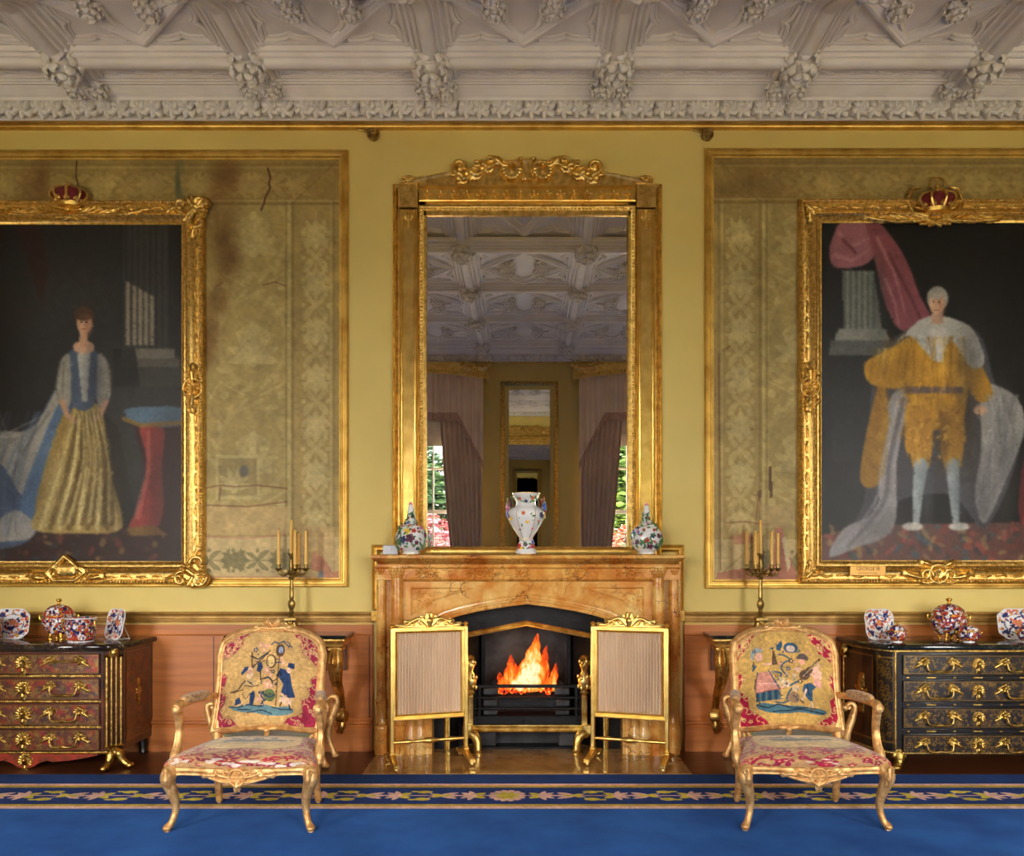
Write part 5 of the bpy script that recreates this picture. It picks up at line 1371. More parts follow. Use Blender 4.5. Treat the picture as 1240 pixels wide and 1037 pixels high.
for pts in ([(1014, 284), (1030, 300), (1050, 290)], [(1010, 310), (1030, 318), (1048, 306)], [(1060, 290), (1080, 330), (1094, 380)], [(1070, 340), (1082, 370), (1086, 396)]): c.line(pts, 5, (184, 130, 138), .6, 2)
for pts in ([(1020, 292), (1034, 308)], [(1074, 310), (1100, 360), (1114, 392)]): c.line(pts, 5, (92, 44, 54), .7, 3)
c.poly([(988, 650), (1040, 636), (1278, 632), (1278, 684), (988, 684)], (92, 60, 54))
for k in range(120): c.ell(rs.uniform(1000, 1276), rs.uniform(638, 682), rs.uniform(3, 9), rs.uniform(2, 4), rs.choice([(150, 70, 62), (62, 80, 86), (140, 110, 70), (110, 54, 50), (60, 58, 60)]), .7, rs.uniform(0, 3))
# cape behind
c.poly(spline([(1112, 392), (1150, 388), (1186, 410), (1204, 470), (1232, 500), (1228, 560), (1190, 640), (1150, 600), (1080, 610), (1036, 660), (1000, 672), (1040, 620), (1050, 540), (1054, 460), (1072, 420)], 5, True), (66, 64, 72), 1)
c.poly(spline([(1098, 480), (1084, 560), (1080, 640), (1034, 664), (1002, 674), (1020, 640), (1060, 616), (1062, 540), (1078, 480)], 5, True), (148, 144, 146), .9)
c.poly(spline([(1186, 470), (1226, 480), (1238, 520), (1216, 580), (1190, 634), (1178, 600), (1186, 540)], 5, True), (158, 156, 152), .9)
c.poly(spline([(1066, 460), (1048, 520), (1040, 584), (1064, 584), (1074, 520)], 4, True), (150, 108, 34), .95)
# coat, waistcoat
c.poly(spline([(1104, 404), (1134, 396), (1162, 404), (1172, 440), (1166, 500), (1156, 560), (1134, 520), (1096, 550), (1094, 480), (1084, 440)], 5, True), (182, 132, 36), 1)
c.poly(spline([(1076, 424), (1100, 410), (1104, 440), (1092, 470), (1052, 466), (1046, 440)], 4, True), (196, 146, 44), 1); c.poly(spline([(1160, 410), (1184, 440), (1200, 480), (1180, 486), (1162, 450)], 4, True), (176, 126, 36), 1)
for k in range(60): soft(c, rs.uniform(1056, 1166), rs.uniform(412, 540), rs.uniform(3, 7), rs.uniform(3, 10), rs.choice([(222, 176, 72), (120, 82, 20)]), .3)
c.poly(spline([(1080, 420), (1110, 390), (1134, 384), (1160, 390), (1178, 404), (1190, 440), (1172, 446), (1150, 414), (1132, 440), (1100, 408)], 4, True), (176, 174, 170), 1)
for k in range(14): c.line([(1086 + k * 7, 408 - abs(k - 7) * -1), (1090 + k * 7, 416)], 2, (110, 108, 110), .5)
c.rect(1094, 470, 1164, 478, (96, 80, 82)); c.poly([(1124, 400), (1144, 400), (1140, 440), (1130, 440)], (190, 188, 184))
# breeches, stockings, shoes
for sx, x0_ in ((-1, 1112), (1, 1150)):
    c.poly(spline([(x0_ - 14, 500), (x0_ + 14, 500), (x0_ + 11, 566), (x0_ - 9, 566)], 3, True), (170, 122, 40), 1); c.line([(x0_ + 1, 564), (x0_ + sx * 3, 600), (x0_ + sx * 5, 634)], 17, (146, 154, 158), 1, 8)
    c.ell(x0_ + sx * 9, 638, 13, 5, (188, 182, 172)); c.line([(x0_ - 4, 520), (x0_ - 2, 560)], 5, (214, 166, 66), .5)
c.rect(1126, 372, 1140, 394, (186, 150, 126)); c.ell(1133, 363, 13, 15, (150, 146, 142)); c.ell(1132, 369, 9, 13, (208, 168, 142)); soft(c, 1137, 371, 4, 9, (160, 118, 96), .5)
for px_, pz_ in ((1090, 490), (1184, 498)): c.ell(px_, pz_, 8, 6, (200, 158, 134))
c.poly(spline([(1278, 470), (1246, 520), (1232, 590), (1236, 640), (1278, 640)], 4, True), (104, 40, 44), .9); c.line([(1262, 500), (1246, 580), (1240, 636)], 6, (150, 70, 72), .6, 9)
fold = random.Random(15)
for k in range(22): c.line(spline([(fold.uniform(1190, 1232), 480), (fold.uniform(1186, 1230), 550), (fold.uniform(1180, 1200), 620)], 4), 3, fold.choice([(120, 118, 118), (186, 184, 180), (104, 104, 108)]), .45, 1)
for k in range(18): x = fold.uniform(0, 1); c.line(spline([(1096 - 14 * x, 484), (1080 - 16 * x, 560), (1074 - 20 * x, 610), (1030 - 20 * x, 664)], 4), 2.6, fold.choice([(116, 112, 116), (178, 174, 174), (96, 92, 98)]), .45, 1)
for k in range(16): x = fold.uniform(1100, 1166); c.line(spline([(x, 410), (x + fold.uniform(-8, 8), 450), (x + fold.uniform(-10, 10), 500)], 4), 2.6, fold.choice([(226, 182, 84), (116, 78, 20), (140, 96, 28)]), .45, 1)
for k in range(12): x = fold.uniform(1054, 1098); c.line([(x, 424), (x - 6, 462)], 3, fold.choice([(228, 186, 90), (122, 82, 20)]), .5, 1)
soft(c, 1070, 450, 16, 14, (112, 76, 20), .5); soft(c, 1094, 450, 8, 30, (110, 76, 20), .5); soft(c, 1140, 530, 8, 30, (70, 48, 14), .7); soft(c, 1210, 560, 14, 60, (92, 90, 92), .5); soft(c, 1060, 640, 24, 16, (84, 80, 84), .4); soft(c, 1186, 600, 10, 40, (70, 68, 72), .6); soft(c, 1062, 370, 8, 40, (54, 58, 60), .5)
for k in range(60): c.ell(fold.uniform(1094, 1166), fold.uniform(480, 560), 3, 1.6, fold.choice([(220, 176, 84), (112, 74, 18)]), .5, fold.uniform(0, 3))
soft(c, 1168, 500, 12, 60, (50, 36, 14), .5); soft(c, 1172, 430, 16, 40, (60, 60, 64), .4); soft(c, 1160, 600, 8, 30, (80, 86, 92), .6); soft(c, 1120, 600, 6, 30, (90, 96, 102), .5)
c.blur(2); c.brush(5000, 2.2, 2.0, .12, fold); c.brush(400, 6, 1.6, .16, fold, (1056, 410, 1190, 550), PI * .5); c.blur(1)
c.ell(1132, 369, 8.6, 12, (206, 166, 140), .85, soft=.25); c.ell(1133, 358, 11, 6, (156, 152, 148), .9, soft=.2); soft(c, 1137.5, 371, 3.5, 9, (150, 108, 88), .6)
for ex in (1128.6, 1134.8): c.ell(ex, 367.6, 1.5, .9, (50, 36, 32), .9); c.line([(ex - 2, 365.2), (ex + 2, 365.2)], .8, (110, 84, 70), .8)
c.line([(1131.8, 367), (1130.8, 373)], .9, (164, 116, 94), .8); c.line([(1129.2, 377), (1134, 377)], 1.2, (164, 84, 74), .9)
c.grain(.03, (2, 8, 50))
paint_canvas(pr_, c, 988, 266, 1278, 684)
fr = carved_frame(pr_, 965, 244, 1301, 707, False)
crown(pr_, 1135, 257, .21, .2, True)
cx, cz = X(1131), Z(695)
st = rosette(cx, cz, .045, 7) + spiral(cx, cz, .07, .95, PI / 2, 1, .015, .012, rmin=1)
h_ = spiral(cx + .09, cz - .01, .05, 1.1, PI, -1, .017, .010) + leaf(cx + .12, cz - .03, .1, .16, .06, .5, 4) + leaf(cx + .05, cz + .06, .6, .09, .05, -.6, 3) + stroke([(cx + .03, cz - .065), (cx + .10, cz - .07), (cx + .2, cz - .03)], .012, .008)
sub('cartouche', relief(mirror_x(st + h_, cx), .0045, lambda u, v, h: (u, -.064 - h * 1.3, v)), GILT_OLD, fr)
PLATEM = solid('brass_plaque', (176, 132, 68), .4, .7, .1)
pq = obj('name_plaque', MB().box(X(1024), X(1067), -.085, -.06, Z(697), Z(685.5), .003), PLATEM, pr_, 'small brass name plaque')
INK = solid('engraved_ink', (60, 34, 16), .6)
def text(s, px, py, h, parent, mat, o, nm='lettering'):
    cu = bpy.data.curves.new(nm, 'FONT'); cu.body = s; cu.size = h; cu.align_x = 'CENTER'; cu.align_y = 'CENTER'; cu.extrude = .0006
    tmp = bpy.data.objects.new(nm, cu); COL.objects.link(tmp)
    me = bpy.data.meshes.new_from_object(tmp.evaluated_get(bpy.context.evaluated_depsgraph_get()))
    bpy.data.objects.remove(tmp); me.materials.clear(); me.materials.append(mat)
    ob = bpy.data.objects.new(nm, me); COL.objects.link(ob); r = parent.parent; off = ORIG.get(r.name, (0, 0, 0))
    ob.location = (X(px) - off[0], -o - off[1], Z(py) - off[2]); ob.rotation_euler = (PI / 2, 0, 0); ob.parent = parent
text('GEORGE III', 1045.5, 689, .036, pq, INK, .0856); text('By Ramsay. R.A. S.A.', 1045.5, 694, .017, pq, INK, .0856)
# hanging wires and bell cranks
for px, tx in ((452.5, 'small bronze bell crank boss on the wall near the dark gown portrait'), (856, 'small bronze bell crank boss on the wall near the golden robe portrait')):
    b = thing('bell_crank', tx, 'bell crank', (X(px), 0, Z(164.5)), 'bell cranks under the picture rail')
    q = MB().tube([(X(px), -.001, Z(164.5)), (X(px), -.03, Z(164.5))], [.046, .046], 20); q.tube([(X(px), -.03, Z(164.5)), (X(px), -.038, Z(164.5))], [.046, .036], 20); obj('disc', q, BRONZE, b)
    obj('ring', relief(spiral(X(px), Z(164.5), .034, 1, 0, 1, .007, .007, rmin=1) + rosette(X(px), Z(164.5), .02, 5), .003, lambda u, v, h: (u, -.0375 - h, v)), BRONZE, b)
    obj('crank_arm', MB().tube([(X(px - 3), -.02, Z(163)), (X(px - 12), -.02, Z(160)), (X(px - 17), -.015, Z(159))], [.010, .008, .012], 8), BRONZE, b)

# ------------------------------------------------------------------ bracket consoles, candelabra
def console(x0, x1, label):
    xc = (x0 + x1) / 2
    t = thing('console_table', label, 'console table', (xc, -.025, .2), 'gilt bracket consoles under the candelabra')
    zt = .914
    mb = three_sides(x0 + .02, x1 - .02, .335, [(.08, zt), (-.012, zt), (-.02, zt - .008), (-.016, zt - .02), (0, zt - .028), (.08, zt - .028)], .026); mb.box(x0 + .06, x1 - .06, -.29, -.026, zt - .028, zt - .0002)
    obj('top', mb, MARBLE_BLACK, t, 'black marble top')
    mb = three_sides(x0 + .03, x1 - .03, .325, [(.05, zt - .0285), (-.016, zt - .0285), (-.02, zt - .04), (-.004, zt - .048), (.004, zt - .068), (-.004, zt - .082), (.012, zt - .09), (.05, zt - .09)], .026)
    obj('apron', mb, GILT_OLD, t)
    for sx, x in ((-1, x0 + .085), (1, x1 - .085)):
        pth = spline([(x, -.28, zt - .088), (x, -.315, .72), (x, -.28, .58), (x, -.16, .46), (x, -.10, .36), (x, -.09, .29)], 7)
        m = MB().tube(pth, radii((.05, .062, .045, .034, .03, .034), len(pth)), 12, squash=.85, up=(1, 0, 0))
        m.box(x - .055, x + .055, -.33, -.2, zt - .115, zt - .088, .006)
        lg = obj('leg', m, GILT_OLD, t)
        v = MB(); v.blob((x, -.10, .285), (.052, .05, .055), 12, 9, fn=lambda d: 1 + .10 * math.cos(7 * math.atan2(d.y, d.x))); v.lathe([(.03, 0), (.036, -.03), (.03, -.055), (.012, -.09), (.002, -.1)], 10, (x, -.10, .245)); v.box(x - .025, x + .025, -.1, -.026, .26, .31)
        sub('bulb_foot', v, GILT_OLD, lg)
        st = []
        for k in range(4): st += leaf(x, .80 - k * .055, -PI / 2, .10, .07 - .01 * k, 0, 3)
        ys_ = lambda z: float(np.interp(z, [.46, .58, .72, .83], [.21, .325, .377, .33]))
        sub('acanthus_leaf', relief(st, .004, lambda u, v_, h: (u, -ys_(v_) + .004 - h * 1.3 + abs(u - x) * .5, v_)), GILT_OLD, lg)
    obj('back_rail', MB().box(x0 + .06, x1 - .06, -.05, -.0255, .62, zt - .06), DARKWOOD, t)
console(-2.185, -1.30, 'gilt bracket console with black top, on the red chest side of the fireplace')
console(1.352, 2.165, 'gilt bracket console with black top, on the black chest side of the fireplace')
def candelabrum(px, offs, label, nm, clabels):
    o = .18; cx, cy, z0 = X(px, o), -o, .9145; q = (D0 - o) / F
    zz = lambda y: HC - (y - CY) * q
    t = thing('candelabrum', label, 'candelabrum', (cx, cy, z0), 'bronze candelabra on the consoles')
    mb = MB()
    for za, zb2, wa, wb in ((z0, z0 + .02, .055, .055), (z0 + .02, zz(754), .048, .036), (zz(754), zz(751), .036, .042), (zz(751), zz(748.5), .042, .042), (zz(748.5), zz(747), .034, .03)):
        mb.loft([[(cx + sx * w_, cy + sy * w_, z) for sx, sy in ((-1, -1), (1, -1), (1, 1), (-1, 1))] for z, w_ in ((za, wa), (zb2, wb))], caps=True)
    b = obj('base', mb, BRONZE, t)
    sub('relief_mount', relief(rosette(cx, z0 + .06, .03, 6), .003, lambda u, v, h: (u, cy - .042 - h, v)), BRASS, b)
    P_ = [(.03, 747.5), (.014, 744), (.02, 741), (.014, 739), (.024, 735), (.027, 731), (.022, 728), (.012, 725.5), (.018, 724), (.0165, 722), (.014, 708), (.013, 702.5), (.022, 701), (.024, 699), (.012, 698), (.026, 695.5), (.028, 693), (.016, 690), (.018, 684), (.013, 680), (.014, 675), (.026, 671.5), (.027, 670)]
    obj('stem', MB().lathe([(r, zz(y) - z0) for r, y in P_], 16, (cx, cy, z0), mod=lambda a, t: 1 + (.06 * math.cos(8 * a) if .15 < t < .6 else 0)), BRONZE, t)
    zc = zz(683.5)
    tall = obj_candle(cx, cy, zz(670) , zz(629.5), clabels[0], nm)
    for k, (dx, dy, ht) in enumerate(offs):
        ex, ey = cx + dx, cy + dy
        pts = bez((cx + dx * .12, cy + dy * .12, zz(692)), (cx + dx * .6, cy + dy * .6, zz(698)), (cx + dx * 1.05, cy + dy * 1.05, zz(699)), (ex, ey, zc - .028), 10)
        m = MB().tube(pts, radii((.012, .009, .010), len(pts)), 8)
        m.tube([(cx + dx * (.5 + .10 * math.cos(a)) , cy + dy * (.5 + .10 * math.cos(a)), zz(693) + .012 * math.sin(a)) for a in np.linspace(0, 5, 12)], .006, 6)
        m.blob((cx + dx * .65, cy + dy * .65, zz(697)), (.014, .014, .012), 8, 6)
        m.lathe([(.006, -.035), (.02, -.022), (.028, -.014), (.029, -.010), (.013, -.008), (.014, 0.012), (.018, .016), (.018, .0195), (.006, .02)], 12, (ex, ey, zc - .02))
        obj('arm', m, BRONZE, t)
        obj_candle(ex, ey, zc + .0005, zc + ht, clabels[k + 1], nm)
def obj_candle(x, y, z0, z1, label, grp):
    c = thing('candle', label, 'candle', (x, y, z0), grp)
    obj('wax', MB().lathe([(.0145, z0), (.0145, z0 + .004), (.0115, z1 - .006), (.006, z1), (.001, z1 + .001)], 12, (x, y, 0)), WAX, c)
    obj('wick', MB().tube([(x, y, z1), (x + .001, y, z1 + .008), (x + .003, y, z1 + .013)], .0013, 5), IRON, c, 'dark wick')
candelabrum(353, [(-.095, .0, .255), (.03, .088, .235), (.05, -.085, .255), (.108, .0, .25)], 'bronze branched candelabrum holding five golden candles', 'candles of the five light candelabrum',
            ['tall golden candle at centre of the five candle candelabrum', 'golden candle on the arm nearest the red chest, five candle candelabrum', 'golden candle on the rear arm of the five candle candelabrum', 'golden candle on the front arm of the five candle candelabrum', 'golden candle on the arm nearest the fireplace, five candle candelabrum'])
candelabrum(921, [(-.098, .02, .25), (-.062, -.08, .25), (.012, .10, .235), (.058, -.08, .25), (.128, .0, .235)], 'bronze branched candelabrum holding six golden candles', 'candles of the six light candelabrum',
            ['tall golden candle at centre of the six candle candelabrum', 'golden candle on the arm nearest the fireplace, six candle candelabrum', 'golden candle second from the fireplace on the six candle candelabrum', 'golden candle on the rear arm directly behind the tall one, six candle candelabrum', 'golden candle on the front arm just beyond the tall one, six candle candelabrum', 'golden candle on the arm nearest the golden robe portrait, six candle candelabrum'])
# ------------------------------------------------------------------ carpet
def carpet_mat(name, a, b):
    return solid(name, b, .95, 0, .08, 2.2, .5, 220, sheen=.03, dark=a, spec=.05)
CT = .012
FIELD = carpet_mat('carpet_blue', (32, 86, 166), (44, 104, 188)); OUTER = carpet_mat('carpet_navy', (18, 54, 116), (24, 64, 132))
OB0, OB1 = .965, 1.49
cp = thing('carpet', 'large royal blue carpet with navy, pink and yellow floral border', 'carpet', (0, -3.2, 0))
obj('outer_band', MB().box(-5.6, 5.6, -OB0, -.735, .0005, CT, .003), OUTER, cp, 'plain dark navy edge band')
obj('field', MB().box(-5.6, 5.6, -6.2, -OB1, .0005, CT, .003), FIELD, cp)
c = Canvas(-5.6, OB0, 5.6, OB1, .0065, (22, 54, 122)); c.rs = np.random.RandomState(8)
PINK, YEL, GLD = (230, 190, 178), (214, 198, 70), (196, 168, 60)
W_ = OB1 - OB0
for a, b, col in ((0, .085, PINK), (.085, .165, GLD), (.835, .905, GLD), (.905, 1.0, PINK)): c.rect(-5.6, OB0 + a * W_, 5.61, OB0 + b * W_ + .004, col)
ym = OB0 + .5 * W_; ms = W_ / .52
c.line([(-5.6, ym), (5.6, ym)], .014, PINK)
def petals(x, y, d, col, n=4, L_=.12, w=.042, spread=.55):
    for k in range(n):
        a = (k - (n - 1) / 2) * spread
        c.fleaf(x, y, a if d > 0 else PI - a, L_ * (1 - .05 * abs(a)), w, col)
mx = -.11
c.rect(mx - .12, ym - .03, mx + .12, ym + .03, (22, 54, 122))
for k in range(14):
    a = 2 * PI * k / 14; c.ell(mx + .085 * math.cos(a), ym + .085 * math.sin(a), .034, .024, PINK, 1, a)
c.ell(mx, ym, .085, .08, PINK)
for k in range(8):
    a = 2 * PI * (k + .5) / 8; c.fleaf(mx, ym, a, .085, .036, YEL)
for sg in (-1, 1):
    for n in range(13):
        xA = mx + sg * (.215 + .4615 * n)
        for q in (-1, 1):
            a = q * .6; c.fleaf(xA, ym, (PI - a) if sg > 0 else a, .095, .05, YEL)
        petals(xA - sg * .01, ym, sg, PINK, 5, .105, .036, .62); c.ell(xA, ym, .03, .028, PINK)
        xB = xA + sg * .205
        petals(xB, ym, -sg, PINK, 3, .13, .046, .5); petals(xB - sg * .015, ym, sg, YEL, 2, .07, .04, 1.0); c.fleaf(xB, ym, 0 if sg < 0 else PI, .08, .036, YEL)
        xC = xA + sg * .315
        for q in (-1, 1):
            c.ell(xC - sg * .012, ym + q * .075, .048, .028, YEL); c.fleaf(xC + sg * .02, ym + q * .085, 0 if sg > 0 else PI, .055, .03, YEL)
            c.line([(xC - sg * .04, ym + q * .07), (xC - sg * .075, ym)], .008, PINK)
c.grain(.045, (2, 6, 30))
c.mesh('border', lambda U, V: (U, -V, CT - .0004 + 0 * U), attr('carpet_border', .95, 0, .5, 240, .03, .08, spec=.05), cp, 'floral border band')

# ------------------------------------------------------------------ gilt armchairs
TAP = attr('tapestry', .9, 0, .35, 420, .35, .08, spec=.15)
def squiggles(c, poly_pts, col, n, rr, ink, seed):
    """Damask flowers scattered over a coloured corner."""
    r = random.Random(seed); c.poly(poly_pts, col)
    xs = [p[0] for p in poly_pts]; ys = [p[1] for p in poly_pts]
    def inside(x, y):
        k = False
        for i in range(len(poly_pts)):
            xa, ya = poly_pts[i]; xb, yb = poly_pts[i - 1]
            if (ya > y) != (yb > y) and x < (xb - xa) * (y - ya) / (yb - ya + 1e-9) + xa: k = not k
        return k
    m = 0
    while m < n:
        x, y = r.uniform(min(xs), max(xs)), r.uniform(min(ys), max(ys)); m += 1
        if not inside(x, y): continue
        if m % 3: 
            a = r.uniform(0, 6); c.line([(x + rr * math.cos(a + t), y + rr * math.sin(a + t)) for t in np.linspace(0, 3.2, 8)], rr * .38, ink)
        else: c.flower(x, y, rr * .9, 5, ink, col, 1, r.uniform(0, 3))
def scene_back_hunt():
    c = Canvas(300, 92, 740, 494, 2.0, (196, 158, 100)); c.rs = np.random.RandomState(2)
    r = random.Random(3)
    for k in range(26): x = r.uniform(250, 700); c.line([(x, 494 - r.uniform(0, 200)), (x + 200, 294 - r.uniform(0, 200))], r.uniform(4, 10), r.choice([(222, 190, 130), (186, 150, 88), (196, 158, 96)]), .5)
    CR, INK = (152, 40, 68), (202, 158, 112)
    corners = [[(300, 92), (420, 92), (424, 112), (398, 118), (402, 145), (372, 172), (340, 182), (318, 170), (300, 190)], [(612, 92), (740, 92), (740, 214), (716, 206), (690, 186), (664, 186), (648, 150), (655, 128), (625, 118)],
               [(740, 240), (716, 252), (700, 276), (708, 300), (686, 318), (700, 336), (690, 356), (664, 372), (668, 420), (640, 440), (606, 450), (590, 474), (600, 494), (740, 494)],
               [(300, 230), (326, 242), (340, 268), (332, 300), (322, 320), (344, 350), (338, 380), (322, 405), (340, 436), (380, 450), (398, 476), (396, 494), (300, 494)]]
    for i, p in enumerate(corners): squiggles(c, p, CR, 60, 11, INK, i); c.line(p[1:-1], 4, (150, 116, 74), .9); c.line([(a + (6 if a < 520 else -6), b + (6 if b < 300 else -6)) for a, b in p[1:-1]], 2, (120, 92, 60), .7)
    T_, NV, BL, PK, BR, GN = (92, 124, 130), (30, 42, 66), (42, 62, 100), (204, 150, 130), (92, 66, 46), (96, 108, 66)
    c.poly(spline([(358, 396), (390, 400), (430, 392), (470, 402), (520, 404), (560, 412), (600, 404), (632, 418), (618, 434), (570, 446), (520, 446), (480, 436), (430, 428), (390, 416)], 3, True), T_)
    for pts in ([(362, 394), (400, 404), (440, 398), (500, 410)], [(440, 430), (500, 424), (540, 440)], [(540, 412), (580, 420), (626, 414)], [(400, 412), (450, 420)]): c.line(pts, 4, NV)
    c.line([(556, 406), (558, 300), (562, 196)], 4, BR); c.ell(564, 180, 20, 26, BR); c.ell(566, 178, 10, 14, (150, 160, 190)); c.line([(545, 232), (574, 226)], 5, BL)
    c.line([(524, 158), (536, 146), (556, 152), (576, 142), (594, 158), (612, 160)], 5, BL, .9); c.line([(590, 142), (604, 152), (598, 166)], 4, BL, .8)
    # man in blue coat
    c.poly([(566, 252), (590, 256), (612, 272), (622, 320), (638, 364), (610, 370), (576, 350), (584, 316), (560, 286)], BL); c.poly([(566, 258), (552, 282), (558, 292), (578, 280)], NV); c.line([(598, 290), (606, 360)], 4, NV, .7)
    c.ell(606, 258, 10, 11, (222, 176, 150)); c.poly([(598, 244), (604, 228), (628, 226), (630, 250), (614, 250)], BL); c.line([(604, 232), (628, 244)], 4, NV)
    c.poly([(578, 352), (566, 390), (600, 398), (616, 402), (628, 372), (604, 370)], (214, 178, 150)); c.line([(612, 398), (616, 416)], 6, NV); c.line([(580, 390), (574, 404)], 6, BR)
    # hoop, drum
    c.ell(527, 226, 23, 29, BR); c.ell(525, 226, 17, 23, (206, 176, 118)); c.line([(508, 212), (516, 246)], 3, BR)
    # tumbler and frame
    c.line([(443, 186), (446, 250), (496, 206), (520, 182)], 6, BR); c.line([(440, 200), (470, 216), (512, 190)], 5, NV); c.line([(448, 240), (500, 222)], 4, BR)
    c.poly([(400, 262), (414, 242), (432, 240), (428, 256), (404, 274)], BL); c.poly([(430, 250), (446, 246), (454, 280), (436, 296), (424, 282)], (214, 184, 150)); c.ell(436, 264, 9, 9, PK); c.poly([(470, 236), (486, 226), (494, 250), (482, 272), (466, 262)], BL); c.line([(484, 268), (486, 300), (508, 292)], 6, BR)
    c.poly([(424, 296), (456, 290), (468, 318), (430, 330), (414, 314)], (190, 160, 110)); c.line([(430, 300), (456, 320)], 3, NV); c.line([(420, 318), (450, 326), (480, 322)], 4, BR); c.line([(362, 336), (392, 334), (408, 310), (420, 300)], 6, BR); c.line([(372, 340), (414, 334)], 4, BR)
    # urns, animals
    c.poly([(384, 372), (402, 362), (412, 388), (386, 396)], BL); c.poly([(412, 350), (426, 366), (446, 352), (440, 388), (424, 402), (414, 386)], (196, 158, 100)); c.line([(412, 350), (428, 374), (446, 352)], 3, BR); c.poly([(446, 352), (460, 342), (468, 360), (462, 398), (444, 400)], BL); c.line([(456, 350), (456, 392)], 4, NV)
    c.poly(spline([(500, 352), (526, 338), (548, 350), (552, 372), (534, 390), (508, 378)], 3, True), GN); c.line([(502, 360), (528, 372), (548, 362)], 5, BL); c.line([(496, 402), (500, 388), (512, 384)], 6, NV); c.line([(500, 348), (492, 366), (506, 382)], 6, BL); c.line([(540, 330), (536, 306), (520, 290), (504, 296)], 6, NV); c.line([(534, 310), (552, 300), (566, 282)], 5, BR)
    for x, y, R, cl in ((458, 176, 11, BL), (478, 158, 12, PK), (502, 162, 14, PK), (494, 182, 9, PK), (512, 264, 17, PK), (528, 282, 10, PK), (516, 320, 18, PK), (534, 326, 10, PK), (484, 378, 14, PK), (580, 230, 12, PK), (488, 352, 8, BL), (538, 268, 9, NV), (572, 210, 8, PK), (500, 402, 9, BL), (552, 318, 7, NV)): c.flower(x, y, R, 5, cl, (230, 200, 150))
    for k in range(24): x, y = r.uniform(440, 600), r.uniform(170, 390); c.fleaf(x, y, r.uniform(0, 6), 12, 5, r.choice([GN, BL, NV, PK]), .9)
    c.grain(.05, (2, 5, 30)); return c, lambda U, V: ((U - 520) / 220.0, (494 - V) / 402.0)
def scene_back_music():
    c = Canvas(190, 102, 612, 504, 2.0, (200, 160, 90)); c.rs = np.random.RandomState(6); r = random.Random(5)
    CR, INK = (176, 28, 62), (224, 184, 120)
    corners = [[(190, 102), (274, 102), (282, 120), (262, 134), (252, 160), (214, 176), (190, 204)], [(484, 102), (612, 102), (612, 214), (590, 206), (566, 196), (536, 190), (526, 160), (502, 136)],
               [(612, 252), (588, 258), (574, 290), (586, 320), (600, 340), (590, 362), (570, 380), (574, 420), (566, 446), (534, 466), (514, 490), (516, 504), (612, 504)],
               [(190, 236), (206, 248), (230, 280), (212, 304), (206, 332), (238, 362), (246, 420), (282, 446), (318, 476), (330, 504), (190, 504)]]
    for i, p in enumerate(corners): squiggles(c, p, CR, 70, 11, INK, 10 + i); c.line(p[1:-1], 3.5, (178, 146, 90), .9); c.line([(a + (8 if a < 400 else -8), b + (8 if b < 300 else -8)) for a, b in p[1:-1]], 2, (176, 140, 84), .8)
    T_, NV, BL, PK, BR, GN = (74, 112, 124), (30, 44, 62), (52, 86, 112), (210, 144, 126), (100, 74, 58), (104, 112, 70)
    c.poly(spline([(272, 404), (300, 400), (340, 410), (400, 418), (470, 420), (540, 424), (552, 438), (520, 448), (450, 444), (390, 452), (330, 444), (284, 424)], 3, True), T_)
    for pts in ([(276, 406), (320, 424), (360, 412), (420, 430), (480, 424)], [(340, 440), (400, 440), (450, 432), (540, 440)]): c.line(pts, 5, NV)
    # woman
    c.poly([(280, 270), (330, 272), (352, 312), (374, 352), (372, 392), (274, 394), (268, 340)], BL)
    for k in range(8): c.line([(276 + k * 13, 352), (276 + k * 13, 394)], 4, (120, 138, 96) if k % 2 else NV, .9)
    c.poly([(286, 272), (326, 272), (352, 324), (368, 352), (270, 358), (272, 310)], PK); c.line([(280, 318), (360, 330)], 4, (240, 196, 180), .8); c.line([(274, 356), (368, 350)], 4, (170, 90, 80), .8)
    c.poly([(276, 234), (310, 236), (318, 256), (328, 276), (284, 276), (272, 256)], (214, 170, 92)); c.line([(310, 244), (330, 246), (342, 246)], 9, (226, 176, 150)); c.line([(276, 246), (262, 262), (270, 240)], 6, BL)
    c.ell(290, 210, 14, 18, (232, 178, 158)); c.poly([(256, 206), (260, 178), (286, 168), (310, 180), (306, 192), (282, 190), (270, 200), (266, 220)], (150, 168, 168)); c.flower(272, 182, 9, 5, BL, PK); c.flower(298, 178, 7, 5, PK, BL); c.line([(268, 226), (262, 244)], 4, NV)
    c.line([(286, 394), (284, 408)], 6, BR); c.line([(366, 372), (380, 378)], 5, BR); c.poly([(268, 300), (280, 290), (272, 340), (264, 344)], BR, .8)
    # bell, drum
    c.poly([(342, 252), (348, 196), (356, 194), (366, 250)], BR); c.line([(352, 196), (346, 180)], 4, BR); c.ell(346, 182, 7, 4, BL)
    # vine and blooms
    c.line(spline([(356, 280), (380, 290), (366, 320), (400, 340), (440, 322), (456, 316)], 4), 7, BL); c.line(spline([(404, 300), (380, 264), (400, 240), (424, 234), (396, 214), (374, 210)], 4), 6, BL); c.line(spline([(396, 392), (410, 360), (436, 340), (446, 352)], 4), 7, BL); c.line(spline([(350, 402), (380, 408), (410, 398), (430, 404)], 4), 6, BL)
    c.ell(425, 182, 30, 22, BL); c.ell(424, 186, 18, 14, (206, 184, 170)); c.poly([(366, 172), (388, 152), (392, 170), (380, 196), (366, 190)], BL); c.flower(382, 322, 22, 6, (206, 182, 140), (230, 200, 150)); c.flower(400, 330, 16, 6, (196, 172, 150), BR)
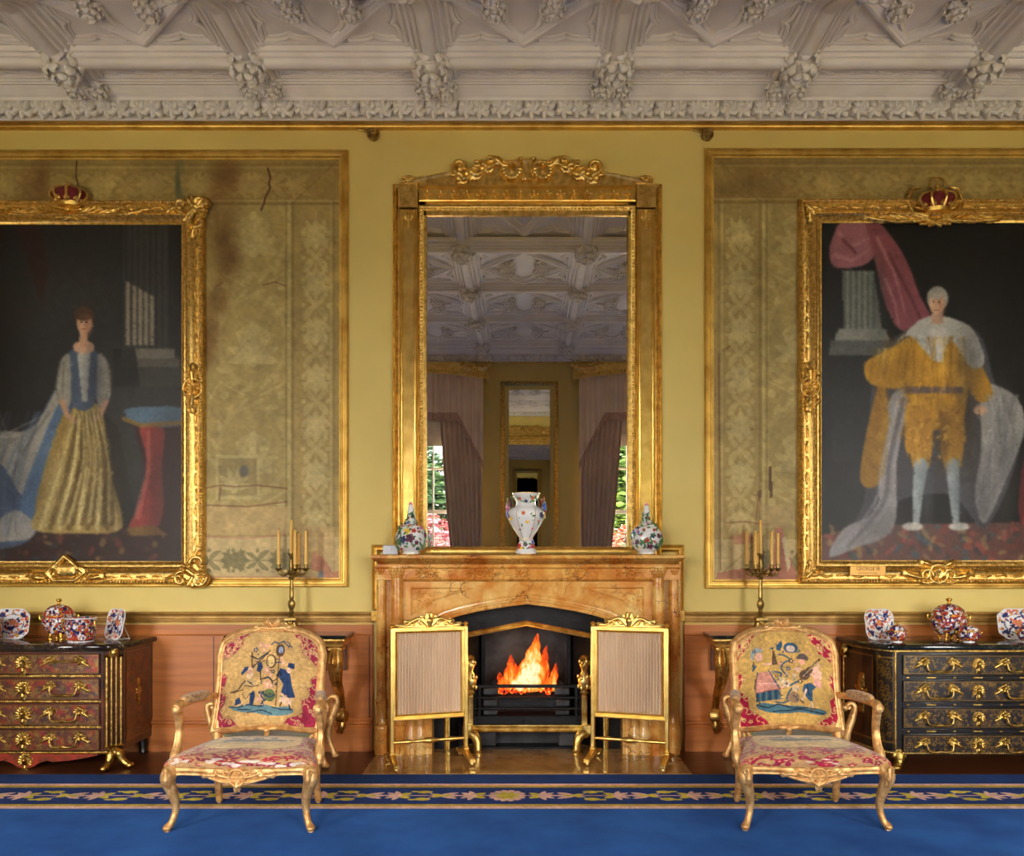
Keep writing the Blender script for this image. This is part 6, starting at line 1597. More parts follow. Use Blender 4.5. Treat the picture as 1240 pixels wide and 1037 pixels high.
    for x, y, R, cl in ((424, 236, 12, BR), (440, 240, 8, PK), (404, 288, 9, (200, 160, 120)), (376, 246, 10, PK), (360, 296, 8, BR), (434, 296, 11, (196, 170, 150)), (456, 318, 11, BR), (430, 310, 10, (180, 150, 120)), (410, 268, 10, BL), (346, 280, 8, BL), (382, 344, 9, PK), (452, 262, 8, BR)): c.flower(x, y, R, 5, cl, (232, 206, 160))
    # dog
    c.poly(spline([(402, 384), (420, 362), (440, 364), (448, 392), (438, 406), (410, 402)], 3, True), (150, 120, 94)); c.ell(436, 348, 15, 14, (206, 176, 140)); c.line([(424, 376), (440, 392)], 4, BR)
    # man with guitar
    c.poly([(496, 254), (530, 248), (548, 270), (544, 300), (520, 300), (496, 284)], (226, 178, 156)); c.poly([(510, 296), (546, 306), (540, 336), (512, 328)], (220, 160, 146)); c.line([(516, 262), (540, 240), (530, 232)], 9, (226, 178, 156))
    c.poly([(470, 330), (496, 318), (520, 332), (504, 350), (500, 400), (482, 388), (462, 356)], BL); c.line([(478, 350), (466, 380), (456, 398)], 8, (222, 186, 160)); c.line([(496, 398), (500, 424)], 8, (222, 186, 160)); c.line([(452, 396), (462, 404)], 7, BR); c.line([(488, 428), (508, 424)], 7, BR); c.line([(484, 330), (488, 370)], 4, NV)
    c.ell(476, 290, 25, 19, BR, 1, -.7); c.ell(496, 268, 16, 13, BR, 1, -.7); c.line([(500, 262), (542, 212)], 8, (80, 58, 44)); c.ell(480, 286, 7, 7, NV); c.line([(470, 296), (536, 222)], 2, (220, 200, 150))
    c.ell(468, 236, 12, 13, (228, 160, 140)); c.poly([(442, 228), (456, 206), (480, 200), (498, 218), (492, 230), (470, 226)], (96, 82, 78)); c.line([(482, 202), (494, 190), (510, 206)], 4, PK); c.line([(452, 200), (462, 190)], 5, BL); c.poly([(430, 270), (450, 258), (466, 262), (452, 282)], (226, 178, 156))
    for k in range(20): x, y = r.uniform(350, 460), r.uniform(170, 400); c.fleaf(x, y, r.uniform(0, 6), 11, 5, r.choice([GN, BL, BL, PK]), .9)
    c.grain(.05, (2, 5, 30)); return c, lambda U, V: ((U - 401) / 211.0, (504 - V) / 402.0)
def scene_seat(worn, seed):
    c = Canvas(-1.0, -1.0, 1.0, 1.0, .0085, (196, 152, 104)); r = random.Random(seed); c.rs = np.random.RandomState(seed)
    CR = (158, 40, 66) if worn else (164, 38, 70)
    for k in range(470):
        x, y = r.uniform(-1, 1), r.uniform(-1, 1); R = r.uniform(.032, .066); cr = tuple(v * r.uniform(.85, 1.15) for v in CR)
        if k % 3 == 0: c.flower(x, y, R * 1.1, 5, cr, (210, 168, 120), 1, r.uniform(0, 3))
        elif k % 3 == 1: a = r.uniform(0, 6); c.line([(x + R * math.cos(a + t), y + R * math.sin(a + t)) for t in np.linspace(0, 3.4, 9)], R * .45, cr)
        else: c.fleaf(x, y, r.uniform(0, 6), R * 2, R, cr)
    if worn:
        for k in range(16):
            x, y = r.uniform(-.85, .7), r.uniform(-.99, -.72)
            c.poly(spline([(x + r.uniform(.02, .085) * math.cos(a), y + r.uniform(.02, .06) * math.sin(a)) for a in np.linspace(0, 2 * PI, 9)[:-1]], 3, True), (232, 214, 200), .95)
    else:
        for k in range(5): c.ell(r.uniform(-.1, .4), r.uniform(-.97, -.8), .03, .02, (230, 206, 190), .9)
    TAN = (214, 184, 118)
    car = spline([(-.55, .15), (-.5, -.2), (-.25, -.42), (0, -.38), (.25, -.42), (.5, -.2), (.55, .15), (.48, .6), (.2, .8), (-.2, .8), (-.48, .6)], 5, True)
    c.poly(car, (176, 140, 84)); c.poly([(x * .96, .2 + (y - .2) * .95) for x, y in car], TAN)
    for k in range(22):
        x, y = r.gauss(0, .17), r.gauss(.15, .13); c.flower(x, y, r.uniform(.03, .07), 5, r.choice([(56, 84, 110), (86, 98, 84), (186, 146, 120), (110, 92, 76), (52, 66, 84)]), (220, 196, 150))
    c.poly(spline([(-.32, .02), (-.1, -.06), (.15, -.02), (.34, .02), (.3, .12), (0, .08), (-.3, .12)], 4, True), (82, 96, 92), .8)
    c.grain(.05, (3, 8, 40)); return c
def armchair(loc, label, back, seat):
    t = thing('armchair', label, 'armchair', loc, 'gilt tapestry armchairs')
    ORIG[t.name] = (0, 0, 0)              # parts are drawn around the chair's own base point
    hw = lambda y: .395 + (-.255 - y) * .19
    # ---- back
    tan_ = math.tan(math.radians(11))
    yb = lambda z: .225 + (z - .45) * tan_
    zt = lambda s: .90 + .138 * np.maximum(0, 1 - np.abs(s) ** 2.3) ** .5
    zl = lambda s: .452 + .012 * np.cos(s * PI) + .0 * s
    ww = lambda v: .313 - .012 * np.sin(np.clip(v, 0, 1) * PI) + .012 * (1 - v) + 0 * v
    ring = []
    for s in np.linspace(-1, 1, 15): ring.append((s * ww(0.0), zl(s)))
    for v in np.linspace(.08, .95, 14): ring.append((ww(v), zl(1) + (zt(1) - zl(1)) * v))
    for q in np.linspace(0.10, .9, 21): ring.append((math.cos(PI * q) * ww(1.0), float(zt(math.cos(PI * q)))))
    for v in np.linspace(.95, .08, 14): ring.append((-ww(v), zl(1) + (zt(1) - zl(1)) * v))
    pts = [(x, yb(z), z) for x, z in ring]
    m = MB().tube(pts, .026, 10, closed=True, squash=.9, up=(0, -1, 0))
    m.tube([(x * .955, yb(z) - .022, .74 + (z - .74) * .962) for x, z in ring], .009, 6, closed=True, up=(0, -1, 0))
    m.tube([(x * 1.02, yb(z) - .017, .74 + (z - .74) * 1.015) for x, z in ring], .008, 6, closed=True, up=(0, -1, 0))
    bf = obj('back_frame', m, GILT_CHAIR, t)
    tilt = lambda u, v, h: (u, yb(v) - .018 - h * 1.25, v)
    st = rosette(0, 1.045, .03, 6)
    h_ = leaf(.01, 1.04, .15, .10, .045, -.35, 3) + leaf(.075, 1.035, -.12, .085, .038, -.3, 3) + rosette(.055, 1.052, .022, 5) + leaf(.0, 1.055, .9, .05, .03, -.4, 2)
    sub('crest_carving', relief(mirror_x(st + h_, 0), .003, tilt), GILT_CHAIR, bf)
    st = dot(0, .448, .018) + leaf(0, .45, -PI / 2, .035, .03, 0, 2); h_ = leaf(.012, .452, .1, .07, .028, .2, 2)
    sub('shell_carving', relief(mirror_x(st + h_, 0), .003, tilt), GILT_CHAIR, bf)
    for sx in (-1, 1):
        for zc in (.84, .62):
            sub('leaf_carving', relief(leaf(sx * .298, zc - .05, PI / 2, .12, .03, .1 * sx, 3), .003, tilt), GILT_CHAIR, bf)
    c, par = back()
    def fmap(U, V):
        s, v = par(U, V); v = np.clip(v, 0, 1); s = np.clip(s, -1, 1)
        z0, z1 = zl(s), zt(s); z = z0 + (z1 - z0) * v; x = s * ww(v)
        d = .035 * ((1 - s ** 6) * (1 - (2 * v - 1) ** 6)) ** .6
        return x, .225 + (z - .45) * tan_ - .004 - d, z
    cm = c.mesh('backrest', fmap, TAP, t, 'tapestry back panel with embroidered figures')
    m = MB(); n = len(ring); m.v = [(x * .97, yb(z) + .016, z) for x, z in ring]; m.n = n; m.f = [tuple(range(n))]; m2 = MB(); m2.prism([(x * .97, z) for x, z in ring], -.0, .0001, lambda u, v, h: (u, yb(v) + .012 + h * 60, v))
    sub('back_lining', m2, solid('linen', (150, 126, 84), .9), cm, smooth=0)
    # ---- seat
    yf = lambda x: -.262 - .034 * math.cos(min(1, abs(x) / .4) * PI) * .6 - .012
    plan = [(x, yf(x)) for x in np.linspace(-.392, .392, 25)] + [(hw(y), y) for y in np.linspace(-.20, .18, 8)] + [(.318, .235), (.27, .245)] + [(x, .246) for x in np.linspace(.2, -.2, 5)] + [(-.27, .245), (-.318, .235)] + [(-hw(y), y) for y in np.linspace(.18, -.20, 8)]
    rings = []
    for (x, y) in plan:
        d = Vector((x, y + .0)); dn = Vector((x * .8, y * 1.2)).normalized()
        if y < -.21: dep = .062 + .022 * math.cos(x / .39 * PI * 1.0) * (1 if abs(x) < .39 else 1) + .016 * math.cos(x / .39 * 2 * PI)
        else: dep = .066 + .012 * math.cos((y) / .22 * PI)
        dep = max(.05, dep); zt_ = .352
        pr = [(-.05, zt_), (-.002, zt_ + .002), (.006, zt_ - .006), (.002, zt_ - .014), (.008, zt_ - dep * .5), (.002, zt_ - dep + .010), (.006, zt_ - dep + .002), (-.004, zt_ - dep - .004), (-.05, zt_ - dep)]
        rings.append([(x + dn.x * a, y + dn.y * a, z) for a, z in pr])
    sr = obj('seat_rail', MB().loft(rings, closed=True, ring_closed=True), GILT_CHAIR, t)
    yfront = lambda u: yf(max(-.39, min(.39, u)))
    fm = lambda u, v, h: (u, yfront(u) - .006 - h * 1.2, v)
    st = rosette(0, .298, .034, 6) + spiral(0, .298, .044, .95, PI / 2, 1, .010, .008, rmin=1) + leaf(0, .27, -PI / 2, .04, .04, 0, 2)
    h_ = leaf(.05, .30, .12, .085, .036, .4, 3) + leaf(.12, .306, .05, .075, .03, -.3, 3) + stroke([(.03, .27), (.09, .276), (.15, .292), (.2, .31)], .008, .005) + spiral(.055, .315, .02, 1, PI, -1, .007, .004)
    sub('apron_carving', relief(mirror_x(st + h_, 0), .003, fm), GILT_CHAIR, sr)
    c = seat()
    def smap(U, V):
        U = U * (1.5 - .5 * U * U); V = V * (1.5 - .5 * V * V)
        y = -.02 + V * .258; hwid = .40 + (-.255 - y) * .19 + .004
        x = U * hwid
        y = np.where(V < 0, y + V ** 4 * -.034 * np.cos(np.minimum(1, np.abs(x) / .4) * PI) * .6, y)
        d = ((1 - np.abs(U) ** 7) * (1 - np.abs(V) ** 7)) ** .36
        x = x * (1 + .025 * d); y = np.where(V < 0, y - .016 * d * V * V, y)
        z = .346 + .064 * d + .022 * (1 - U ** 2) * (1 - V ** 2)
        return x, y, z
    c.mesh('seat', smap, TAP, t, 'crimson floral seat cushion with tan cartouche')
    # ---- legs
    for sx in (-1, 1):
        pth = spline([(sx * .372, -.232, .335), (sx * .385, -.262, .28), (sx * .362, -.252, .20), (sx * .352, -.238, .12), (sx * .366, -.250, .05), (sx * .386, -.268, .018)], 6)
        lg = obj('leg', MB().tube(pth, radii((.040, .043, .032, .024, .0185, .018, .023), len(pth)), 12, up=(0, -1, 0)).blob((sx * .386, -.268, .0185), (.024, .026, .0185), 10, 7).lathe([(.016, .0), (.014, .012)], 8, (sx * .386, -.268, .0)), GILT_CHAIR, t, 'carved cabriole front leg')
        st = leaf(sx * .378, .335, -PI / 2, .10, .05, -.1 * sx, 4) + spiral(sx * .388, .325, .02, 1.1, 0, sx, .008, .005) + rosette(sx * .376, .30, .018, 5)
        sub('knee_carving', relief(st, .003, lambda u, v, h: (u, -.232 - .066 + abs(u - sx * .378) ** 2 * 12 + max(0, .27 - v) * .12 - h * 1.2, v)), GILT_CHAIR, lg)
        pth = spline([(sx * .30, yb(.5), .50), (sx * .298, .225, .42), (sx * .296, .222, .34), (sx * .290, .212, .22), (sx * .292, .222, .12), (sx * .297, .25, .02)], 6)
        obj('leg', MB().tube(pth, radii((.024, .026, .034, .030, .022, .020), len(pth)), 10, up=(0, 1, 0)).blob((sx * .297, .252, .018), (.021, .023, .018), 9, 6).lathe([(.013, 0), (.012, .01)], 8, (sx * .297, .252, 0)), GILT_CHAIR, t, 'plain curved rear leg')
        # arm
        pth = spline([(sx * .302, yb(.655) - .0, .64), (sx * .325, .18, .650), (sx * .362, .06, .655), (sx * .388, -.05, .652), (sx * .392, -.115, .648), (sx * .390, -.138, .628), (sx * .388, -.122, .612)], 6)
        m = MB().tube(pth, radii((.019, .020, .022, .023, .026, .027, .018), len(pth)), 10)
        m.blob((sx * .392, -.128, .634), (.032, .028, .028), 12, 8)
        ar = obj('arm', m, GILT_CHAIR, t)
        sub('scroll_carving', relief(spiral(sx * .392, .634, .022, 1.2, PI / 2, sx, .008, .004), .0025, lambda u, v, h: (u, -.153 - h, v)), GILT_CHAIR, ar)
        pth = spline([(sx * .391, -.120, .625), (sx * .392, -.098, .56), (sx * .394, -.086, .50), (sx * .395, -.105, .43), (sx * .398, -.135, .375), (sx * .394, -.145, .335)], 6)
        m = MB().tube(pth, radii((.026, .022, .020, .024, .030, .028), len(pth)), 10, up=(sx, 0, 0))
        m.tube([(p[0] + sx * .012, p[1] - .014, p[2]) for p in pth], radii((.010, .008, .007, .009, .011, .010), len(pth)), 6)
        obj('arm_support', m, GILT_CHAIR, t)
        A, B = Vector((sx * .335, .15, .672)), Vector((sx * .385, -.055, .672))
        d = (B - A); M = Matrix((d.normalized(), Vector((0, 0, 1)).cross(d.normalized()), Vector((0, 0, 1)))).transposed()
        obj('arm_pad', MB().blob((A + B) / 2, (d.length / 2 + .012, .031, .026), 14, 10, M, fn=lambda q: 1 / max(1e-3, (abs(q.x) ** 3 + abs(q.y) ** 3 + abs(q.z) ** 3)) ** (1 / 3)), solid('arm_tapestry', (186, 148, 96), .9, 0, .25, 45, .3, 300, dark=(140, 96, 70), sheen=.3), t, 'tan embroidered arm pad')
    return t
a1 = armchair((-1.538, -1.625, CT), 'gilt armchair with blue coated figures on the back and worn patchy crimson seat', scene_back_hunt, lambda: scene_seat(True, 21))
a2 = armchair((1.575, -1.60, CT), 'gilt armchair with guitar player and pink skirted woman on the back', scene_back_music, lambda: scene_seat(False, 34))

# ------------------------------------------------------------------ low gilt stools behind the armchairs
GREEN = solid('green_silk', (112, 116, 84), .7, 0, .15, 14, .2, 120, sheen=.3)
def stool(loc, label):
    t = thing('scroll_stool', label, 'stool', loc, 'green gilt stools behind the armchairs'); ORIG[t.name] = (0, 0, 0)
    sx_, sy_ = .41, .15
    pts = [(-sx_ + .07, .30), (-.26, .235), (0, .215), (.26, .235), (sx_ - .07, .30)]; cv = spline(pts, 6)
    prof = [(x, z) for x, z in cv] + [(x, z - .05) for x, z in reversed(cv)]
    obj('seat', MB().loft([[(x, y, z) for x, z in prof] for y in (-sy_, -sy_ + .02, sy_ - .02, sy_)], caps=True), GREEN, t, 'dull green upholstered seat')
    for y in (-sy_, sy_):
        obj('rail', MB().tube([(x, y, z - .045) for x, z in cv], .018, 8), GILT_CHAIR, t)
        for s in (-1, 1):
            p = spline([(s * (sx_ - .055), y, .43), (s * (sx_ - .02), y, .455), (s * (sx_ + .01), y, .43), (s * (sx_ - .01), y, .34), (s * (sx_ - .045), y, .24), (s * (sx_ - .05), y, .14), (s * (sx_ - .015), y, .05), (s * (sx_ - .0), y, .02)], 5)
            m = MB().tube(p, radii((.014, .018, .022, .026, .030, .024, .020, .022), len(p)), 10); m.blob((s * sx_, y, .02), (.028, .028, .02), 9, 6); m.blob((s * (sx_ - .055), y, .425), .024, 9, 6)
            obj('leg', m, GILT_CHAIR, t)
    for s in (-1, 1): obj('roll', MB().tube([(s * (sx_ - .03), -sy_, .43), (s * (sx_ - .03), sy_, .43)], .018, 10), GILT_CHAIR, t)
    return t
stool((-1.81, -.385, .0002), 'low gilt scroll-legged stool behind the armchair with worn seat')
stool((1.89, -.385, .0002), 'low gilt scroll-legged stool behind the guitar player armchair')
# ------------------------------------------------------------------ inlaid chests of drawers
BOULLE = attr('inlay', .28, 0, .05, 120, 0, .08, coat=.4, spec=.5, metal_from_alpha=True)
EBONY = solid('ebony', (26, 21, 18), .28, 0, .3, 8, coat=.3)
def arabesque(c, x0, y0, x1, y1, ink, r, dens, w):
    """Brass scroll inlay, mirrored about the middle."""
    cx = (x0 + x1) / 2; n = int(dens)
    for k in range(n):
        x, y = r.uniform(x0, cx), r.uniform(y0, y1); R = r.uniform(.010, .026); a = r.uniform(0, 6); s = r.choice((-1, 1)); tn = r.uniform(2.5, 4.5)
        for m in (0, 1):
            f = (lambda q: q) if m == 0 else (lambda q: 2 * cx - q)
            c.line([(f(x + R * (1 - t / tn * .7) * math.cos(a + s * t)), y + R * (1 - t / tn * .7) * math.sin(a + s * t)) for t in np.linspace(0, tn, 9)], w, ink, .9, w * .5)
            if k % 3 == 0: c.fleaf(f(x), y, a if m == 0 else PI - a, R * 1.1, R * .5, ink, .9)
def inlay(x0, x1, z0, z1, fnpos, base, ink, patches, seed, part, root_name='inlay', edge=None):
    r = random.Random(seed); c = Canvas(x0, z0, x1, z1, .0042, base); c.rs = np.random.RandomState(seed)
    A = (x1 - x0) * (z1 - z0)
    for col, n, s in patches:
        for k in range(int(n * A * 40)): c.ell(r.uniform(x0, x1), r.uniform(z0, z1), s * r.uniform(.6, 1.6), s * r.uniform(.4, 1), col, .6, r.uniform(0, 3), soft=.4)
    arabesque(c, x0, z0, x1, z1, ink + (.6,), r, A * 620, .0058)
    if edge:
        for q in (.006,): c.line([(x0 + q, z0 + q), (x1 - q, z0 + q), (x1 - q, z1 - q), (x0 + q, z1 - q), (x0 + q, z0 + q)], .006, edge + (.8,))
    o = c.mesh(root_name, fnpos, BOULLE, part); return o
MOUNT = solid('ormolu', (206, 172, 96), .32, 1.0, .25, 30, .3, 90, dark=(140, 104, 44))
def bail(part, x, z, y, drop, w, up=False):
    st = []
    for sg in (-1, 1):
        cx = x + sg * w / 2
        st += rosette(cx, z + .010, .022, 6)
        for dx, dz, r_ in ((.026, -.002, .014), (.042, -.010, .013), (.058, -.020, .011), (.070, -.026, .008), (.048, .006, .010), (.018, .026, .013), (.002, .034, .010), (.034, .018, .009), (-.020, .022, .010), (-.026, .004, .009), (0, -.012, .011)):
            st += stroke([(cx + sg * dx * .7, z + .010 + (dz - .010) * .7), (cx + sg * dx, z + dz)], r_ * .7, r_)
    mb = relief(st, .0042, lambda u, v, h: (u, y - h * 1.2, v))
    P_ = spline([(x - w / 2, y - .022, z), (x - w / 2 + .012, y - .03, z - drop), (x - w * .2, y - .03, z - drop - (.012 if not up else 0)), (x, y - .032, z - drop - (.008 if not up else -.004)), (x + w * .2, y - .03, z - drop - (.012 if not up else 0)), (x + w / 2 - .012, y - .03, z - drop), (x + w / 2, y - .022, z)], 5)
    mb.tube(P_, radii((.005, .006, .008, .009, .008, .006, .005), len(P_)), 8)
    return sub('handle', mb, MOUNT, part)
def mask(part, x, z, y, s, seed):
    st = [(x, z + .01 * s, .026 * s, x, z - .014 * s, .02 * s, 1.3)]
    for k in range(11):
        a = PI / 2 + (k - 5) * .42
        st += stroke([(x + .03 * s * math.cos(a), z + .03 * s * math.sin(a)), (x + .055 * s * math.cos(a), z + .06 * s * math.sin(a))], .009 * s, .012 * s)
    st += leaf(x, z - .03 * s, -PI / 2, .05 * s, .05 * s, 0, 2)
    return sub('escutcheon', relief(st, .004, lambda u, v, h: (u, y - h * 1.1, v)), MOUNT, part)
def chest(name, label, outline, top_out, dx0, dx1, fo, rows, xc, hx, wood, marble, base, ink, patches, side, red):
    t = thing(name, label, 'chest of drawers', (xc, -.3, .0), 'inlaid chests of drawers')
    z0, z1 = .122, .836
    body = obj('body', MB().prism(outline, z0, z1, lambda u, v, h: (u, v, h)), wood, t, smooth=20)
    def inset(poly, d):
        c_ = Vector((sum(p[0] for p in poly) / len(poly), -.02)); out = []
        for p in poly: q = Vector(p) - c_; l = q.length; q = q * ((l - d) / l); out.append((c_.x + q.x, min(-.004, c_.y + q.y)))
        return out
    rings = [[(a, b, z) for a, b in inset(top_out, d)] for d, z in ((.035, .8362), (.010, .838), (.0, .848), (.0, .864), (.008, .874), (.02, .8765))]
    obj('marble_top', MB().loft(rings, caps=True), marble, t, 'polished dark marble top', smooth=50)
    # moulding under the top and at the foot, following the front
    front = [p for p in outline if p[1] < -.03]
    for z, hgt, nm in ((.834, .013, 'top_moulding'), (.128, .022, 'base_moulding')):
        mb = MB(); n = len(front)
        mb.mould(front, [(.01, z - hgt), (-.004, z - hgt), (-.014, z - hgt * .6), (-.014, z - hgt * .2), (-.004, z), (.01, z)], lambda u, v, h: (u, v, h), closed=False)
        m = obj(nm, mb, MOUNT if not (red and nm == 'top_moulding') else EBONY, t)
        if red and nm == 'top_moulding': continue
        b = MB()
        for i in range(n - 1):
            A, B = Vector(front[i]), Vector(front[i + 1]); l = (B - A).length
            nn = max(1, int(l / .0125)); nv = Vector(((B - A).y, -(B - A).x)).normalized()
            for k in range(nn):
                q = A + (B - A) * ((k + .5) / nn) - nv * (-.014); b.blob((q.x, q.y, z - hgt * .4), (.007, .005, .008), 6, 4)
        sub('gadroon', b, MOUNT, m)
    # drawers
    for i, (za, zb2) in enumerate(rows):
        d = obj('drawer', MB().box(dx0, dx1, -fo - .016, -fo + .02, zb2, za, .004), wood, t)
        bw = lambda U: -fo - .0175 - .012 * (1 - ((U - xc) / (dx1 - xc)) ** 2) * (1 if red else 0)
        inl = inlay(dx0 + .006, dx1 - .006, zb2 + .006, za - .006, lambda U, V: (U, bw(U), V), base, ink, patches, 40 + i + (10 if red else 0), None, edge=(130, 100, 46))
        inl.parent = d; off = np.array(t.location); inl.location = (-off[0], -off[1], -off[2])
        zc = (za + zb2) / 2; y = -fo - .019 - (.006 if red else 0)
        yq = -fo - .019 - (.012 * .75 if red else 0)
        for sg in (-1, 1): bail(d, xc + sg * hx, zc + (.01 if not red else .014), yq, (.045 if (i > 0 or not red) else -.004), .19 if red else .185, up=(i == 0 and red))
        mask(d, xc, zc, -fo - .019 - (.013 if red else 0), .86 if red else .7, i)
    for (za, zb2), (zc, zd) in zip(rows[:-1], rows[1:]):
        zm = (zb2 + zc) / 2
        if red:
            b = MB().box(dx0 - .01, dx1 + .01, -fo - .014, -fo + .01, zm - .009, zm + .009, .004)
            for k in range(int((dx1 - dx0) / .014)): b.blob((dx0 + .007 + k * .014, -fo - .015, zm), (.006, .006, .008), 6, 4)
            obj('divider', b, MOUNT, t)
        else:
            dv = obj('divider', MB().box(dx0, dx1, -fo - .006, -fo + .01, zm - .011, zm + .011, .003), EBONY, t)
            for k in range(7):
                u = dx0 + .04 + (dx1 - dx0 - .08) * k / 6; w_ = .035 if k % 2 else .012
                sub('brass_tablet', MB().box(u - w_, u + w_, -fo - .010, -fo, zm - .008, zm + .008, .005), MOUNT, dv)
    return t
# --- red one beside the dark gown portrait
o_ = .56
rx = lambda px, o=o_: X(px, o)
xc = rx(31); hw_ = rx(141) - xc
outl = [(xc + hw_ + .01, -.02), (xc + hw_ + .01, -.47), (xc + hw_ - .095, -o_), (xc - hw_ + .095, -o_), (xc - hw_ - .01, -.47), (xc - hw_ - .01, -.02)][::-1]
topo = [(xc + hw_ + .045, -.004), (xc + hw_ + .04, -.50), (xc + hw_ - .075, -o_ - .045), (xc + .2, -o_ - .062), (xc - .2, -o_ - .062), (xc - hw_ + .075, -o_ - .045), (xc - hw_ - .04, -.50), (xc - hw_ - .045, -.004)]
zr = lambda y: Z(y, o_)
RW = solid('brown_veneer', (86, 44, 26), .3, 0, .3, 9, coat=.3, dark=(52, 26, 16))
redc = chest('chest_of_drawers', 'red and brown brass-inlaid chest of four drawers under the dark gown portrait', outl, topo, rx(-60), rx(122), o_, [(zr(791.5), zr(816)), (zr(821.5), zr(847)), (zr(852), zr(878)), (zr(883), zr(909))], xc, rx(81) - xc, RW, MARBLE_BROWN,
             (92, 48, 30), (150, 122, 62), [((160, 40, 24), 6, .03), ((58, 62, 50), 3, .018), ((60, 30, 22), 4, .03), ((110, 34, 44), 2, .02), ((70, 108, 120), 2, .006)], None, True)
for sg in (-1, 1):
    ax, ay = xc + sg * (hw_ - .085), -o_ - .002; bx_, by_ = xc + sg * (hw_ + .008), -.48
    A, B = Vector((ax, ay)), Vector((bx_, by_)); d = (B - A); nv = Vector((-d.y * -sg, d.x * -sg)).normalized(); nv = nv if nv.y < 0 else -nv
    mb = MB()
    for k in range(4):
        q = A + d * ((k + .5) / 4); mb.tube([(q.x + nv.x * .004, q.y + nv.y * .004, z) for z in (.16, .78)], .009 if k in (0, 3) else .007, 8)
    q = A + d * .5
    for dz in (.155, .785): mb.loft([[(A.x, A.y, dz - .012), (A.x + nv.x * .02, A.y + nv.y * .02, dz), (A.x, A.y, dz + .012)], [(B.x, B.y, dz - .012), (B.x + nv.x * .02, B.y + nv.y * .02, dz), (B.x, B.y, dz + .012)]], caps=True)
    c_ = obj('fluted_corner', mb, MOUNT, redc)
    m = MB().blob((q.x + nv.x * .01, q.y + nv.y * .01, .812), (.034, .028, .036), 12, 8, fn=lambda e: 1 + .16 * math.cos(7 * math.atan2(e.z, e.x)))
    m.blob((q.x + nv.x * .03, q.y + nv.y * .03, .812), .014, 8, 6)
    sub('corner_rosette', m, MOUNT, c_)
    f = MB()
    for s2, e in ((-1, A), (1, B)):
        bs = Vector((q.x + nv.x * .01, q.y + nv.y * .01)); out = (e - q).normalized() * .055 + nv * .045
        p_ = spline([(bs.x, bs.y, .125), (bs.x + out.x * .5, bs.y + out.y * .5, .10), (bs.x + out.x * .8, bs.y + out.y * .8, .055), (bs.x + out.x * 1.5, bs.y + out.y * 1.5, .022)], 5)
        f.tube(p_, radii((.034, .032, .024, .022), len(p_)), 10); f.blob((bs.x + out.x * 1.5, bs.y + out.y * 1.5, .0225), (.03, .03, .022), 10, 7); f.blob((bs.x + out.x * .3, bs.y + out.y * .3, .09), .02, 8, 6)
    f.blob((q.x + nv.x * .03, q.y + nv.y * .03, .115), (.028, .028, .03), 10, 7)
    obj('foot', f, MOUNT, redc, 'scrolled gilt front foot')
    obj('foot', MB().lathe([(.03, .0), (.035, .01), (.028, .03), (.034, .07), (.03, .122)], 12, (xc + sg * (hw_ - .035), -.075, 0)), EBONY, redc, 'dark turned rear foot')
    sx_ = xc + sg * (hw_ + .011)
    s_ = inlay(.07, .44, .17, .81, lambda U, V, sx_=sx_, sg=sg: (sx_ + sg * .002 + 0 * U, -U, V), (82, 42, 24), (128, 92, 44), [((120, 52, 24), 5, .04), ((54, 28, 18), 4, .03)], 70, None, 'side_panel', edge=(150, 118, 56))
    s_.parent = redc; s_.location = tuple(-v for v in redc.location)
    st = rosette(0, 0, .04, 7) + leaf(0, .03, PI / 2, .06, .04, 0, 2) + leaf(0, -.03, -PI / 2, .06, .04, 0, 2)
    obj('side_mount', relief(st, .005, lambda u, v, h: (sx_ + sg * (.003 + h), -.26 + u, .50 + v)), MOUNT, redc)
ap_ = [(rx(-60), zr(911)), (rx(122), zr(911))] + [(rx(a), zr(b)) for a, b in ((118, 915), (104, 918), (86, 921), (64, 923), (58, 921), (48, 924), (40, 929), (30, 931), (22, 929), (14, 924), (4, 921), (-2, 923), (-24, 921), (-42, 918), (-56, 915))]
apn = obj('apron', MB().prism(ap_, o_ - .03, o_ + .006), solid('red_inlay', (136, 44, 28), .3, 0, .4, 22, dark=(84, 52, 30), coat=.3), redc, smooth=0)
mask(apn, rx(31), zr(922), -o_ - .007, .8, 9)

# --- black one beside the golden robe portrait
o_ = .575
xc = rx(1183.6, o_); hw_ = xc - rx(1090.5, o_)
zr = lambda y: Z(y, o_)
arcL = bez((xc - hw_ - .02, -o_), (xc - hw_ - .12, -o_ + .01), (xc - hw_ - .175, -.36), (xc - hw_ - .20, -.06), 9)
outl = [(xc - hw_ - .20, -.02)] + arcL[::-1] + [(2 * xc - a, b) for a, b in arcL] + [(xc + hw_ + .20, -.02)]
def grow(poly, d): return [(xc + (a - xc) * (1 + d / abs(a - xc)) if abs(a - xc) > .05 else a, b - (d if b < -.1 else (-.014 if b > -.03 else d * .3))) for a, b in poly]
blk = chest('chest_of_drawers', 'black brass-inlaid chest of four drawers with rounded ends under the golden robe portrait', outl, grow(outl, .042), rx(1091), 2 * xc - rx(1091), o_, [(zr(792.5), zr(817.5)), (zr(824), zr(850)), (zr(857), zr(882)), (zr(889.5), zr(914))], xc, xc - rx(1134), EBONY, MARBLE_BLACK,
            (30, 24, 20), (146, 112, 54), [((70, 46, 26), 4, .03), ((22, 18, 20), 4, .03)], None, False)
